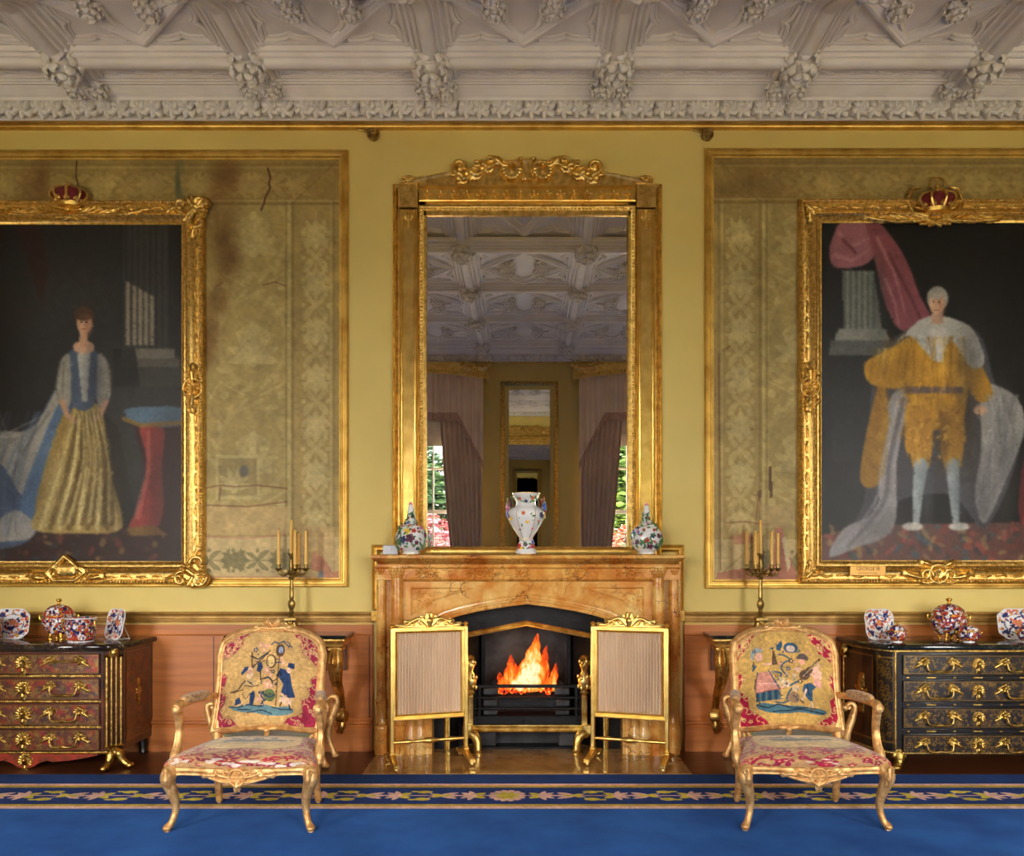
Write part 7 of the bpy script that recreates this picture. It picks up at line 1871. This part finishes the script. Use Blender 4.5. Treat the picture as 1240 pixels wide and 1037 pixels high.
for sg in (-1, 1):
    A3 = arcL if sg < 0 else [(2 * xc - a, b) for a, b in arcL]
    xs_ = np.array([p[0] for p in A3]); ys_ = np.array([p[1] for p in A3]); ts = np.linspace(0, 1, len(A3))
    def pos(U, V, off=.004): return np.interp(U, ts, xs_) + sg * off, np.interp(U, ts, ys_) - off, V
    for (ua, ub, bs, ik, pt) in ((.05, .42, (26, 21, 18), (132, 102, 50), [((60, 44, 26), 3, .02)]), (.46, .97, (58, 32, 20), (70, 44, 26), [((84, 46, 26), 4, .04)])):
        c = Canvas(ua, .17, ub, .80, .006, bs); r = random.Random(3)
        for k in range(60): c.ell(r.uniform(ua, ub), r.uniform(.17, .8), .04, .02, pt[0][0], .4, r.uniform(0, 3), soft=.5)
        if ua < .1:
            for k in range(46):
                x, y = r.uniform(ua + .08, ub - .08), r.uniform(.2, .77); c.line([(x + .05 * math.cos(t) * (1 - t / 9), y + .02 * math.sin(t) * (1 - t / 9)) for t in np.linspace(0, 5, 10)], .012, ik + (.7,))
        for q in (.025,): c.line([(ua + q, .19), (ub - q, .19), (ub - q, .78), (ua + q, .78), (ua + q, .19)], .010, (150, 116, 56, .8))
        s_ = c.mesh('side_panel', pos, BOULLE, None); s_.parent = blk; s_.location = tuple(-v for v in blk.location)
    st = rosette(0, 0, .03, 6) + leaf(0, .02, PI / 2, .12, .06, .1, 4) + leaf(0, -.02, -PI / 2, .12, .06, -.1, 4) + leaf(.01, .01, .6, .05, .03, 0, 2) + leaf(-.01, 0, PI - .6, .05, .03, 0, 2)
    px0, py0, _ = pos(.68, .5)
    obj('side_mount', relief(st, .005, lambda u, v, h: (float(pos(.68 + u / .5, 0)[0]) + sg * (h + .001), float(pos(.68 + u / .5, 0)[1]) - h * .6, .50 + v)), MOUNT, blk)
    for uu in (.035, .985):
        x, y, _ = pos(uu, 0, .006); obj('brass_edge', MB().tube([(float(x), float(y), .15), (float(x), float(y), .83)], .008, 8), MOUNT, blk)
    x, y, _ = pos(.97, 0, .02)
    m = MB().blob((float(x), float(y) - .02, .78), (.03, .03, .045), 10, 8, fn=lambda e: 1 + .15 * math.cos(6 * math.atan2(e.y, e.x) + 4 * e.z)); m.blob((float(x), float(y) - .03, .74), .018, 8, 6)
    obj('corner_mount', m, MOUNT, blk)
    fx_, fy_ = xc + sg * (hw_ + .005), -o_ + .03
    p_ = spline([(fx_, fy_, .12), (fx_ + sg * .0, fy_ - .02, .09), (fx_ + sg * .01, fy_ - .035, .05), (fx_ + sg * .04, fy_ - .06, .024)], 5)
    f = MB().tube(p_, radii((.045, .042, .03, .024), len(p_)), 10); f.blob((fx_ + sg * .04, fy_ - .065, .0235), (.034, .03, .0235), 10, 7); f.blob((fx_ - sg * .02, fy_ - .03, .10), (.03, .02, .03), 8, 6); f.blob((fx_ + sg * .03, fy_ - .02, .10), (.025, .02, .03), 8, 6)
    obj('foot', f, MOUNT, blk, 'scrolled gilt front foot')
    obj('foot', MB().lathe([(.03, .0), (.034, .02), (.026, .06), (.034, .122)], 12, (xc + sg * (hw_ + .12), -.09, 0)), EBONY, blk, 'dark turned rear foot')

# ------------------------------------------------------------------ blue, red and gold porcelain
def imari():
    m, nt, out = _mat('imari_porcelain'); b = N(nt, 'ShaderNodeBsdfPrincipled', Roughness=.12); b.inputs['Coat Weight'].default_value = .5; b.inputs['Coat Roughness'].default_value = .05
    v = coords(nt); base = rgba((228, 226, 230))
    n1 = noise(nt, v, 36, 3); n2 = noise(nt, v, 46, 3)
    vo = N(nt, 'ShaderNodeTexVoronoi', Scale=52.0); L(nt, v, vo.inputs['Vector'])
    c = mix(nt, ramp(nt, n1, [(.475, (0, 0, 0, 1)), (.495, (1, 1, 1, 1))]), base, rgba((30, 32, 84)))
    va = N(nt, 'ShaderNodeVectorMath', _operation='ADD'); va.inputs[1].default_value = (3.1, 1.7, .4); L(nt, v, va.inputs[0])
    c = mix(nt, ramp(nt, noise(nt, va.outputs[0], 34, 3), [(.525, (0, 0, 0, 1)), (.545, (1, 1, 1, 1))]), c, rgba((176, 60, 40)))
    c = mix(nt, ramp(nt, vo.outputs['Distance'], [(.20, (1, 1, 1, 1)), (.26, (0, 0, 0, 1))]), c, rgba((196, 88, 58)))
    c = mix(nt, ramp(nt, n2, [(.585, (0, 0, 0, 1)), (.60, (1, 1, 1, 1))]), c, rgba((180, 130, 52)))
    L(nt, c, b.inputs['Base Color']); L(nt, b.outputs[0], out.inputs[0]); return m
IMARI = imari()
TOPZ = .8768
def ring_tube(mb, c, r, z, rr, sx=1, sy=1): mb.tube([(c[0] + r * sx * math.cos(a), c[1] + r * sy * math.sin(a), z) for a in np.linspace(0, 2 * PI, 33)[:-1]], rr, 6, closed=True)
def tureen(px, o, w, h, label, feet, big):
    c = (X(px, o), -o, TOPZ); t = thing('tureen' if big else 'sauce_tureen', label, 'tureen', c, 'patterned lidded tureens')
    R = w / 2; z0 = TOPZ; fz_ = h * (.13 if feet else .06)
    body = [(R * .45, fz_), (R * .62, fz_ + h * .03), (R * .86, fz_ + h * .14), (R * .98, fz_ + h * .27), (R * 1.0, fz_ + h * .36), (R * .92, fz_ + h * .42), (R * .95, fz_ + h * .445)]
    lob = lambda a, k: 1 + .035 * abs(math.cos(3 * a))
    obj('bowl', MB().lathe([(.001, fz_)] + body + [(R * .3, fz_ + h * .44)], 36, c, sy=.8, mod=lob), IMARI, t)
    lid = [(R * .97, fz_ + h * .45), (R * .94, fz_ + h * .48), (R * .82, fz_ + h * .58), (R * .55, fz_ + h * .67), (R * .25, fz_ + h * .71), (R * .10, fz_ + h * .715)]
    ld = obj('lid', MB().lathe([(.001, fz_ + h * .45)] + lid + [(.001, fz_ + h * .715)], 36, c, sy=.8, mod=lob), IMARI, t)
    zt = z0 + fz_ + h * .71; k = h * .145 / .13
    sub('knob', MB().lathe([(R * .14, 0), (R * .07, k * .03), (R * .07, k * .05), (R * .17, k * .085), (R * .15, k * .115), (R * .06, k * .13), (.001, k * .132)], 14, (c[0], c[1], zt)), GOLDLINE, ld, 'gold knob')
    m = MB(); ring_tube(m, c, R * .965, z0 + fz_ + h * .45, .0035, 1, .8); obj('gold_line', m, GOLDLINE, t)
    for sg in (-1, 1):
        hx_ = c[0] + sg * R * .97
        P_ = spline([(hx_ - sg * .01, c[1], z0 + fz_ + h * .30), (hx_ + sg * R * .22, c[1], z0 + fz_ + h * .36), (hx_ + sg * R * .24, c[1], z0 + fz_ + h * .46), (hx_ + sg * R * .05, c[1], z0 + fz_ + h * .43), (hx_ - sg * .01, c[1], z0 + fz_ + h * .40)], 5)
        obj('handle', MB().tube(P_, R * .055, 8), GOLDLINE, t, 'gold handle')
    if feet:
        for a in (-2.2, -.94, .94, 2.2):
            fx, fy = c[0] + R * .5 * math.cos(a), c[1] + R * .42 * math.sin(a)
            obj('foot', MB().tube([(fx, fy, z0 + fz_ + h * .03), (fx + .012 * math.cos(a), fy + .012 * math.sin(a), z0 + fz_ * .5), (fx + .006 * math.cos(a), fy, z0 + .008)], [.016, .010, .012], 8).blob((fx + .008 * math.cos(a), fy, z0 + .008), (.018, .018, .008), 8, 5), GOLDLINE, t, 'gold paw foot')
    else:
        obj('foot_ring', MB().lathe([(R * .5, 0), (R * .52, h * .02), (R * .46, h * .065), (R * .3, h * .065)], 28, c, sy=.8), PORC, t, 'white foot ring')
    return t
def cachepot(px, o, w, h, label):
    c = (X(px, o), -o, TOPZ); t = thing('cachepot', label, 'pot', c, 'open patterned porcelain pots'); R = w / 2
    pr = [(R * .80, 0), (R * .82, h * .05), (R * .74, h * .08), (R * .88, h * .14), (R * .96, h * .5), (R * .98, h * .92), (R * 1.02, h * .97), (R * 1.0, h), (R * .93, h * .98), (R * .88, h * .3), (.001, h * .25)]
    obj('pot', MB().lathe([(.001, 0)] + pr, 36, c), IMARI, t)
    m = MB(); ring_tube(m, c, R * 1.015, TOPZ + h * .98, .004); ring_tube(m, c, R * .83, TOPZ + h * .045, .004); obj('rim', m, PORC, t, 'white rim')
    for sg in (-1, 1):
        P_ = spline([(c[0] + sg * R * .94, c[1] - .02, TOPZ + h * .80), (c[0] + sg * R * 1.10, c[1] - .03, TOPZ + h * .88), (c[0] + sg * R * 1.14, c[1] - .03, TOPZ + h * .6), (c[0] + sg * R * .97, c[1] - .02, TOPZ + h * .45)], 5)
        obj('handle', MB().tube(P_, R * .055, 8), GOLDLINE, t, 'gold handle')
    return t
DISHM = attr('painted_dish', .14, 0, 0, 100, 0, .03, coat=.5, spec=.5)
def dish(px, py0, py1, o, w, label, turn, oct_, seed):
    """A flat shaped dish leaning upright on a small clear stand."""
    h = (py1 - py0) * (D0 - o) / F; lean = math.radians(12); cx, cy = X(px, o), -o
    t = thing('dish', label, 'dish', (cx, cy, TOPZ), 'patterned porcelain dishes on stands', rotz=turn); ORIG[t.name] = (0, 0, 0)
    def bound(a):
        p_ = 5.0
        ca, sa = math.cos(a), math.sin(a); r = 1 / (abs(ca) ** p_ + abs(sa) ** p_) ** (1 / p_)
        if oct_: r = min(1 / max(abs(ca), abs(sa)), 1.58 / (abs(ca) + abs(sa)))
        else: r *= 1 - .02 * math.cos(8 * a)
        return r
    hw, hh = w / 2, h / 2
    pm = lambda u, v, d: (u, -(d) * math.cos(lean) + (v + hh) * math.sin(lean), .006 + (v + hh) * math.cos(lean) + d * math.sin(lean) * .3)
    K = 48
    rings = []
    for k, d in ((0.001, -.006), (.6, -.006), (.92, .006), (1.0, .016)): rings.append([pm(k * hw * bound(2 * PI * j / K) * math.cos(2 * PI * j / K), k * hh * bound(2 * PI * j / K) * math.sin(2 * PI * j / K), d) for j in range(K)])
    back = obj('dish_back', MB().loft(rings), PORC, t)
    c = Canvas(-1, -1, 1, 1, .022, (226, 226, 232)); r = random.Random(seed); c.rs = np.random.RandomState(seed)
    NV, OR, RD, GD = (34, 38, 96), (216, 118, 84), (186, 64, 46), (196, 150, 70)
    for k in range(90):
        a = r.uniform(0, 2 * PI); q = r.uniform(.74, 1.0); u, v = q * bound(a) * math.cos(a), q * bound(a) * math.sin(a)
        c.ell(u, v, r.uniform(.05, .13), r.uniform(.04, .10), r.choice([OR, OR, RD, NV, GD, (226, 226, 232)]), .9, r.uniform(0, 3))
    for k in range(5): a = PI / 4 + k * PI / 2; c.ell(.82 * math.cos(a), .82 * math.sin(a), .2, .14, NV, .9, a + PI / 2)
    for k in range(26): a = 2 * PI * k / 26; c.fleaf(.62 * math.cos(a), .62 * math.sin(a), a + 1.3, .2, .08, r.choice([NV, OR, NV, GD]), .9)
    for k in range(34): x, y = r.gauss(0, .26), r.gauss(0, .26); c.fleaf(x, y, r.uniform(0, 6), .26, .12, r.choice([NV, NV, OR, RD]), .9)
    c.flower(.05, .08, .24, 6, OR, GD); c.poly([(-.25, -.2), (.2, -.2), (.12, -.42), (-.16, -.42)], NV)
    hyp = lambda U, V: np.maximum(1e-4, np.sqrt(U * U + V * V))
    # square grid stretched out to the dish outline
    A_ = np.linspace(-PI, PI, 721); B_ = np.array([bound(a) for a in A_])
    def fm(U, V):
        m_ = np.maximum(np.abs(U), np.abs(V)); an = np.arctan2(V, U); rr = m_ * np.interp(an, A_, B_) * .985
        u, v = rr * np.cos(an) * hw, rr * np.sin(an) * hh; d = .0165 - .016 * np.clip((1 - m_) / .35, 0, 1)
        x = u; y = -d * math.cos(lean) + (v + hh) * math.sin(lean); z = .006 + (v + hh) * math.cos(lean) + d * math.sin(lean) * .3
        return x, y, z
    # recolour through the same stretch so the pattern reads undistorted
    U, V = np.meshgrid(c.gx, c.gy); m_ = np.maximum(np.abs(U), np.abs(V)); an = np.arctan2(V, U); rr = m_ * np.interp(an, A_, B_)
    iu = np.clip(((rr * np.cos(an)) + 1) / .022, 0, c.nx - 1).astype(int); iv = np.clip(((rr * np.sin(an)) + 1) / .022, 0, c.ny - 1).astype(int); c.a = c.a[iv, iu]
    c.mesh('painted_face', fm, DISHM, t, 'painted blue, red and white face')
    obj('rim', MB().tube([pm(hw * bound(a) * math.cos(a), hh * bound(a) * math.sin(a), .016) for a in np.linspace(0, 2 * PI, 65)[:-1]], .0035, 6, closed=True), PORC, t, 'white rim')
    CLR = solid('clear_plastic', (220, 220, 222), .1, 0, .02)
    m = MB()
    for s in (-1, 1): m.tube([(s * hw * .3, -.03, .012), (s * hw * .3, -.022, .002), (s * hw * .3, .10, .002), (s * hw * .3, .055, h * .45)], .003, 6)
    m.tube([(-hw * .3, .10, .002), (hw * .3, .10, .002)], .003, 6)
    obj('stand', m, CLR, t, 'thin clear stand')
    return t
dish(12, 736.5, 773, .27, .27, 'octagonal patterned dish nearest the frame edge on the red chest', 0.0, True, 2)
tureen(71.5, .26, .235, .305, 'large gold-footed patterned tureen on the red chest', True, True)
cachepot(98, .44, .205, .175, 'open patterned pot without lid, in front of the large tureen on the red chest')
dish(138, 737.5, 774, .28, .22, 'square patterned dish turned sideways at the end of the red chest', math.radians(-34), False, 5)
cachepot(-17, .42, .21, .17, 'open patterned pot cut by the frame, before the octagonal dish on the red chest')
dish(1066, 737.5, 774, .30, .225, 'small square patterned dish at the rounded end of the black chest', math.radians(10), False, 8)
tureen(1087, .47, .125, .165, 'small lidded tureen in front of the square dish on the black chest', False, False)
tureen(1149, .26, .255, .31, 'large gold-footed patterned tureen on the black chest', True, True)
tureen(1173.5, .47, .15, .155, 'small lidded tureen in front of the large tureen on the black chest', False, False)
dish(1234, 736.5, 773, .27, .30, 'wide white-centred patterned dish behind a small tureen on the black chest', 0.0, True, 11)
tureen(1245, .47, .15, .16, 'small lidded tureen in front of the wide dish on the black chest', False, False)
# ------------------------------------------------------------------ window wall, curtains, garden
YB = -RY
for i, (a, b) in enumerate(WINS):
    w_ = thing('window_%d' % (i + 1), 'tall white sash window ' + ['opposite the red chest', 'mirrored near the white box', 'mirrored near the right bottle vase', 'opposite the black chest'][i], 'window', ((a + b) / 2, YB - .2, WZ0), kind='structure')
    m = MB().mould([(a, WZ0), (b, WZ0), (b, WZ1), (a, WZ1)], [(0, .12), (0, .26), (.05, .26), (.07, .22), (.07, .12)], lambda u, v, h: (u, YB - h, v))
    obj('frame', m, WHITE, w_)
    m = MB()
    for z, t in ((2.18, .03), (2.86, .014), (1.35, .014), (3.5, .014)): m.box(a + .06, b - .06, YB - .22, YB - .17, z - t, z + t)
    for k in (1, 2): u = a + (b - a) * k / 3; m.box(u - .013, u + .013, YB - .21, YB - .18, WZ0 + .05, WZ1 - .05)
    obj('sash_bar', m, WHITE, w_)
    obj('pane', MB().box(a + .05, b - .05, YB - .20, YB - .197, WZ0 + .05, WZ1 - .05), PANE, w_, smooth=0)
    obj('sill', MB().box(a - .08, b + .08, YB - .1, YB + .08, WZ0 - .05, WZ0 - .001, .01), WHITE, w_)
    if 0 < i < 3: obj('roller_blind', MB().box(a + .07, b - .07, YB - .15, YB - .14, 3.22, WZ1 - .08).tube([(a + .07, YB - .145, 3.22), (b - .07, YB - .145, 3.22)], .012, 8), solid('blind_linen', (196, 188, 176), .8), w_)
CURT = solid('dusty_pink_cloth', (240, 216, 188), .85, 0, .03, 3, .15, 120, sheen=.2, dark=(232, 206, 178))
FRINGE = solid('mauve_fringe', (200, 164, 142), .9, 0, .2, 40, .4, 200)
TXT = [('opposite the red chest', 0), ('mirrored near the white box', 1), ('mirrored near the right bottle vase', 2), ('opposite the black chest', 3)]
for i, (a, b) in enumerate(WINS):
    xa, xb = a - .06, b + .34 if i == 1 else b + .06
    xa, xb = (a - .30, b + .24) if i == 1 else ((a - .22, b + .30) if i == 2 else (a - .25, b + .25))
    xm = (xa + xb) / 2; hwid = (xb - xa) / 2; y0 = YB + .33
    pel = thing('pelmet', 'arched gilt pelmet with carved ends, window ' + TXT[i][0], 'pelmet', (xm, YB, 4.2), 'gilt window pelmets')
    top = lambda u: 4.57 - .23 * abs(u) ** 1.7; bot = lambda u: 4.27 - .10 * abs(u) ** 2
    us = np.linspace(-1, 1, 25)
    poly = [(xm + u * hwid, bot(u)) for u in us] + [(xm + u * hwid, min(4.43, top(u))) for u in us[::-1]]
    m = MB().prism(poly, 0, .03, lambda u, v, h: (u, y0 - h, v))
    for s in (-1, 1): m.box(xm + s * hwid - .015, xm + s * hwid + .015, YB + .002, y0, bot(1), top(1))
    o = obj('board', m, GILT_BRIGHT, pel, smooth=20)
    m = MB()
    for k in range(44): u = -1 + 2 * (k + .5) / 44; m.blob((xm + u * hwid, y0 + .008, bot(u) + .035), (.024, .016, .028), 7, 5, Matrix.Rotation(.6, 3, 'Y'))
    sub('gadroon', m, GILT, o)
    for s in (-1, 0, 1):
        st = rosette(0, 0, .085, 8) + leaf(.05, .02, .3, .2, .09, .4, 3) + leaf(-.05, .02, PI - .3, .2, .09, -.4, 3)
        cx_, cz_ = xm + s * (hwid - .17), (4.30 if s else 4.32)
        sub('rosette', relief(st, .012, lambda u, v, h: (cx_ + u, y0 + .002 + h * 1.3, cz_ + v)), GILT, o)
    # valance with stepped tails
    val = thing('valance', 'dusty pink fringed valance, window ' + TXT[i][0], 'valance', (xm, YB + .2, 3.6), 'pink fringed valances')
    low = lambda u: 3.66 if abs(u) < .66 else (3.66 - (abs(u) - .66) / .34 * .76)
    n = 120; rings = []
    for k in range(n + 1):
        u = -1 + 2 * k / n; x = xm + u * hwid * .95; f = .018 * math.sin(k * .9) + .01 * math.sin(k * 2.3); y = y0 - .075 + f
        zt, zl = bot(u) + .06, low(u)
        rings.append([(x, y, zl), (x, y, zt), (x, y - .012, zt), (x, y - .012, zl)])
    obj('cloth', MB().loft(rings, caps=True), CURT, val)
    rings = [[(p[0][0], p[0][1] + .006, p[0][2] + .012), (p[0][0], p[0][1] + .006, p[0][2] - .11), (p[3][0], p[3][1] - .004, p[3][2] - .11), (p[3][0], p[3][1] - .004, p[3][2] + .012)] for p in rings]
    obj('fringe', MB().loft(rings, caps=True), FRINGE, val, 'mauve fringe')
    for s, nm in ((-1, 0), (1, 1)):
        inner = (i == 1 and s > 0) or (i == 2 and s < 0)
        cu = thing('curtain', 'dusty pink floor curtain ' + ('beside the pier mirror, window ' if inner else ('nearest the red chest end, window ' if s < 0 else 'nearest the black chest end, window ')) + TXT[i][0], 'curtain', (xm + s * hwid * .8, YB + .15, .02), 'pink floor curtains')
        edge_out = xm + s * hwid * .93
        rows_ = 14; n = 90; wid_t, wid_b = (.66, .40) if i in (1, 2) else (.60, .42)
        front, back = [], []
        for r_i in range(rows_ + 1):
            t = r_i / rows_; z = .02 + t * 3.75; wz = wid_b + (wid_t - wid_b) * t ** .8
            if z > 1.2: wz = .42 + (wid_t - .42) * ((z - 1.2) / 2.57) ** .7
            else: wz = .42
            front.append([(edge_out - s * wz * k / n, YB + .150 + .045 * math.sin(k / n * 2 * PI * 8 + .6 * math.sin(t * 3)) + .006 * math.sin(k * .7), z) for k in range(n + 1)])
        rings = [fr_ + [(x, y - .012, z) for x, y, z in fr_[::-1]] for fr_ in front]
        obj('cloth', MB().loft(rings, caps=True), CURT, cu, smooth=60)
# pier glass between the two middle windows
px0, px1 = -.315, .445
pg = thing('pier_mirror', 'narrow gilt pier mirror between the windows, reflected in the overmantel glass', 'mirror', ((px0 + px1) / 2, YB, .95))
obj('frame', MB().mould([(px1, .95), (px0, .95), (px0, 4.13), (px1, 4.13)], [(0, .002), (0, .03), (.02, .045), (.04, .035), (.06, .03), (.07, .02), (.07, .002)], lambda u, v, h: (u, YB + h, v)), GILT_OLD, pg)
obj('glass', MB().box(px0 + .06, px1 - .06, YB + .012, YB + .018, 1.01, 4.07), MIRROR, pg, 'silvered mirror glass', smooth=0)
# wainscot on the window wall piers
m = MB(); 
for k in range(0, 10, 2):
    a_, b_ = ([-RX] + [v for w in WINS for v in w] + [RX])[k:k + 2]; m.box(a_, b_, YB, YB + .022, .0, 1.0)
tag(obj('wall_wainscot', m, WOOD), 'oak wainscot panelling between the windows', 'wainscot', kind='structure')
# garden
tag(obj('bounce_floor', MB().box(-14, 14, -15, -RY - .36, -.6, -.5), solid('pale_bounce', (226, 210, 184), .9, 0, .05, 1.5, .1, 20)), 'added pale light-bouncing terrace outside the windows', 'reflector', kind='structure')  # added pale slab, bounces daylight up through the windows onto the ceiling
def ground_mat(): return solid('lawn_green', (92, 112, 58), .95, 0, .25, 1.5, .3, 30, dark=(70, 92, 44))
tag(obj('lawn', MB().box(-40, 40, -60, -RY - .4, -.7, -.6), ground_mat()), 'green lawn outside the windows', 'lawn', kind='structure')
def leafy_mat(name, cs):
    m, nt, out = _mat(name); b = N(nt, 'ShaderNodeBsdfPrincipled', Roughness=.6)
    oi = N(nt, 'ShaderNodeTexNoise', Scale=1.6, Detail=3.0); L(nt, coords(nt), oi.inputs['Vector'])
    L(nt, ramp(nt, oi.outputs['Fac'], [(.3 + .4 * k / (len(cs) - 1), rgba(c)) for k, c in enumerate(cs)]), b.inputs['Base Color']); b.inputs['Subsurface Weight'].default_value = 0
    L(nt, b.outputs[0], out.inputs[0]); return m
TREEM = leafy_mat('tree_leaves', [(22, 44, 28), (40, 66, 38), (56, 84, 46)]); LIME = leafy_mat('lime_leaves', [(44, 72, 24), (78, 104, 40), (100, 122, 54)]); BLOOM = leafy_mat('pink_blossom', [(34, 62, 26), (150, 70, 84), (160, 96, 108), (170, 130, 134), (120, 36, 50)]); ORNG = leafy_mat('coral_blossom', [(44, 70, 28), (150, 62, 40), (160, 110, 94), (76, 96, 40)])
BARK = solid('bark', (92, 74, 58), .9, 0, .3, 12, .4, 60)
def plant(name, label, cat, x, y, h, r, mat, trunk, n, seed, ls, grp):
    t = thing(name, label, cat, (x, y, -.5 if y > -15 else -.6), grp); rr = random.Random(seed); m = MB()
    for k in range(n):
        d = Vector((rr.gauss(0, 1), rr.gauss(0, 1), rr.gauss(0, 1))).normalized() * (rr.random() ** .33)
        p = Vector((x + d.x * r, y + d.y * r, -.6 + trunk + (h - trunk) * (.5 + .5 * d.z)))
        q = Matrix.Rotation(rr.uniform(0, 6), 3, 'Z') @ Matrix.Rotation(rr.uniform(-1, 1), 3, 'X'); s = ls * rr.uniform(.6, 1.3)
        vs = [q @ Vector(v) * s + p for v in ((-1, 0, 0), (0, -.5, .12), (1, 0, 0), (0, .5, .12))]; m.add(vs, [(0, 1, 2), (0, 2, 3)])
    obj('foliage', m, mat, t, smooth=0)
    obj('trunk', MB().tube([(x, y, -.6), (x + .05, y, -.6 + trunk * .6), (x, y, -.6 + trunk + (h - trunk) * .6)], [.12 * h / 4, .09 * h / 4, .03 * h / 4], 8), BARK, t)
plant('tree', 'blue-green conifer-like tree outside, mirrored near the white box', 'tree', -3.4, -18, 5.6, 1.6, TREEM, .8, 9000, 1, .15, 'garden trees')
plant('tree', 'pale green leafy tree outside, mirrored near the right bottle vase', 'tree', 3.3, -17, 6.6, 2.3, LIME, 1.2, 10000, 2, .18, 'garden trees')
plant('flowering_shrub', 'pink flowering shrub under the window, mirrored near the white box', 'shrub', -2.1, -10.2, 3.0, 1.0, BLOOM, .3, 7000, 3, .075, 'flowering shrubs')
plant('flowering_shrub', 'coral flowering shrub under the window, mirrored near the right bottle vase', 'shrub', 2.1, -10.0, 2.7, .9, ORNG, .3, 6500, 4, .075, 'flowering shrubs')
# ------------------------------------------------------------------ light and camera
w = bpy.data.worlds.new('sky'); SC.world = w; w.use_nodes = True
nt = w.node_tree; nt.nodes.clear()
out = nt.nodes.new('ShaderNodeOutputWorld'); bg = nt.nodes.new('ShaderNodeBackground'); L(nt, bg.outputs[0], out.inputs[0])
tc = nt.nodes.new('ShaderNodeTexCoord'); sp = nt.nodes.new('ShaderNodeSeparateXYZ'); L(nt, tc.outputs['Generated'], sp.inputs[0])
col = ramp(nt, sp.outputs['Z'], [(0.0, (1.0, .96, .90, 1)), (.5, (1.0, .96, .90, 1)), (.75, (.98, .96, .93, 1)), (1.0, (.88, .92, .96, 1))])
L(nt, col, bg.inputs['Color']); bg.inputs['Strength'].default_value = SKY
for i, (a, b) in enumerate(WINS):
    ld = bpy.data.lights.new('window_portal', 'AREA'); ld.shape = 'RECTANGLE'; ld.size = b - a; ld.size_y = WZ1 - WZ0; ld.cycles.is_portal = True
    o = bpy.data.objects.new('window_portal', ld); COL.objects.link(o); o.location = ((a + b) / 2, -RY - .36, (WZ0 + WZ1) / 2); o.rotation_euler = (PI / 2, 0, 0)
    # area light -Z must face into the room (+Y)
    o.rotation_euler = (-PI / 2, 0, 0) if (Matrix.Rotation(-PI / 2, 3, 'X') @ Vector((0, 0, -1))).y > 0 else (PI / 2, 0, 0)
cam = bpy.data.cameras.new('camera'); co = bpy.data.objects.new('camera', cam); COL.objects.link(co)
co.location = (0, -D0, HC); co.rotation_euler = (PI / 2, 0, 0)
cam.sensor_fit = 'HORIZONTAL'; cam.sensor_width = 36; cam.lens = 36 * F / 1240
cam.shift_x = -(CX - 620) / 1240; cam.shift_y = (CY - 518.5) / 1240
cam.clip_start = .05; cam.clip_end = 200
SC.camera = co
SC.view_settings.view_transform = 'Standard'; SC.view_settings.look = 'None'; SC.view_settings.gamma = 1.0
SC.view_settings.exposure = EXPO; SC.view_settings.use_curve_mapping = False
SC.cycles.use_guiding = True
SC.cycles.sample_clamp_indirect = 12
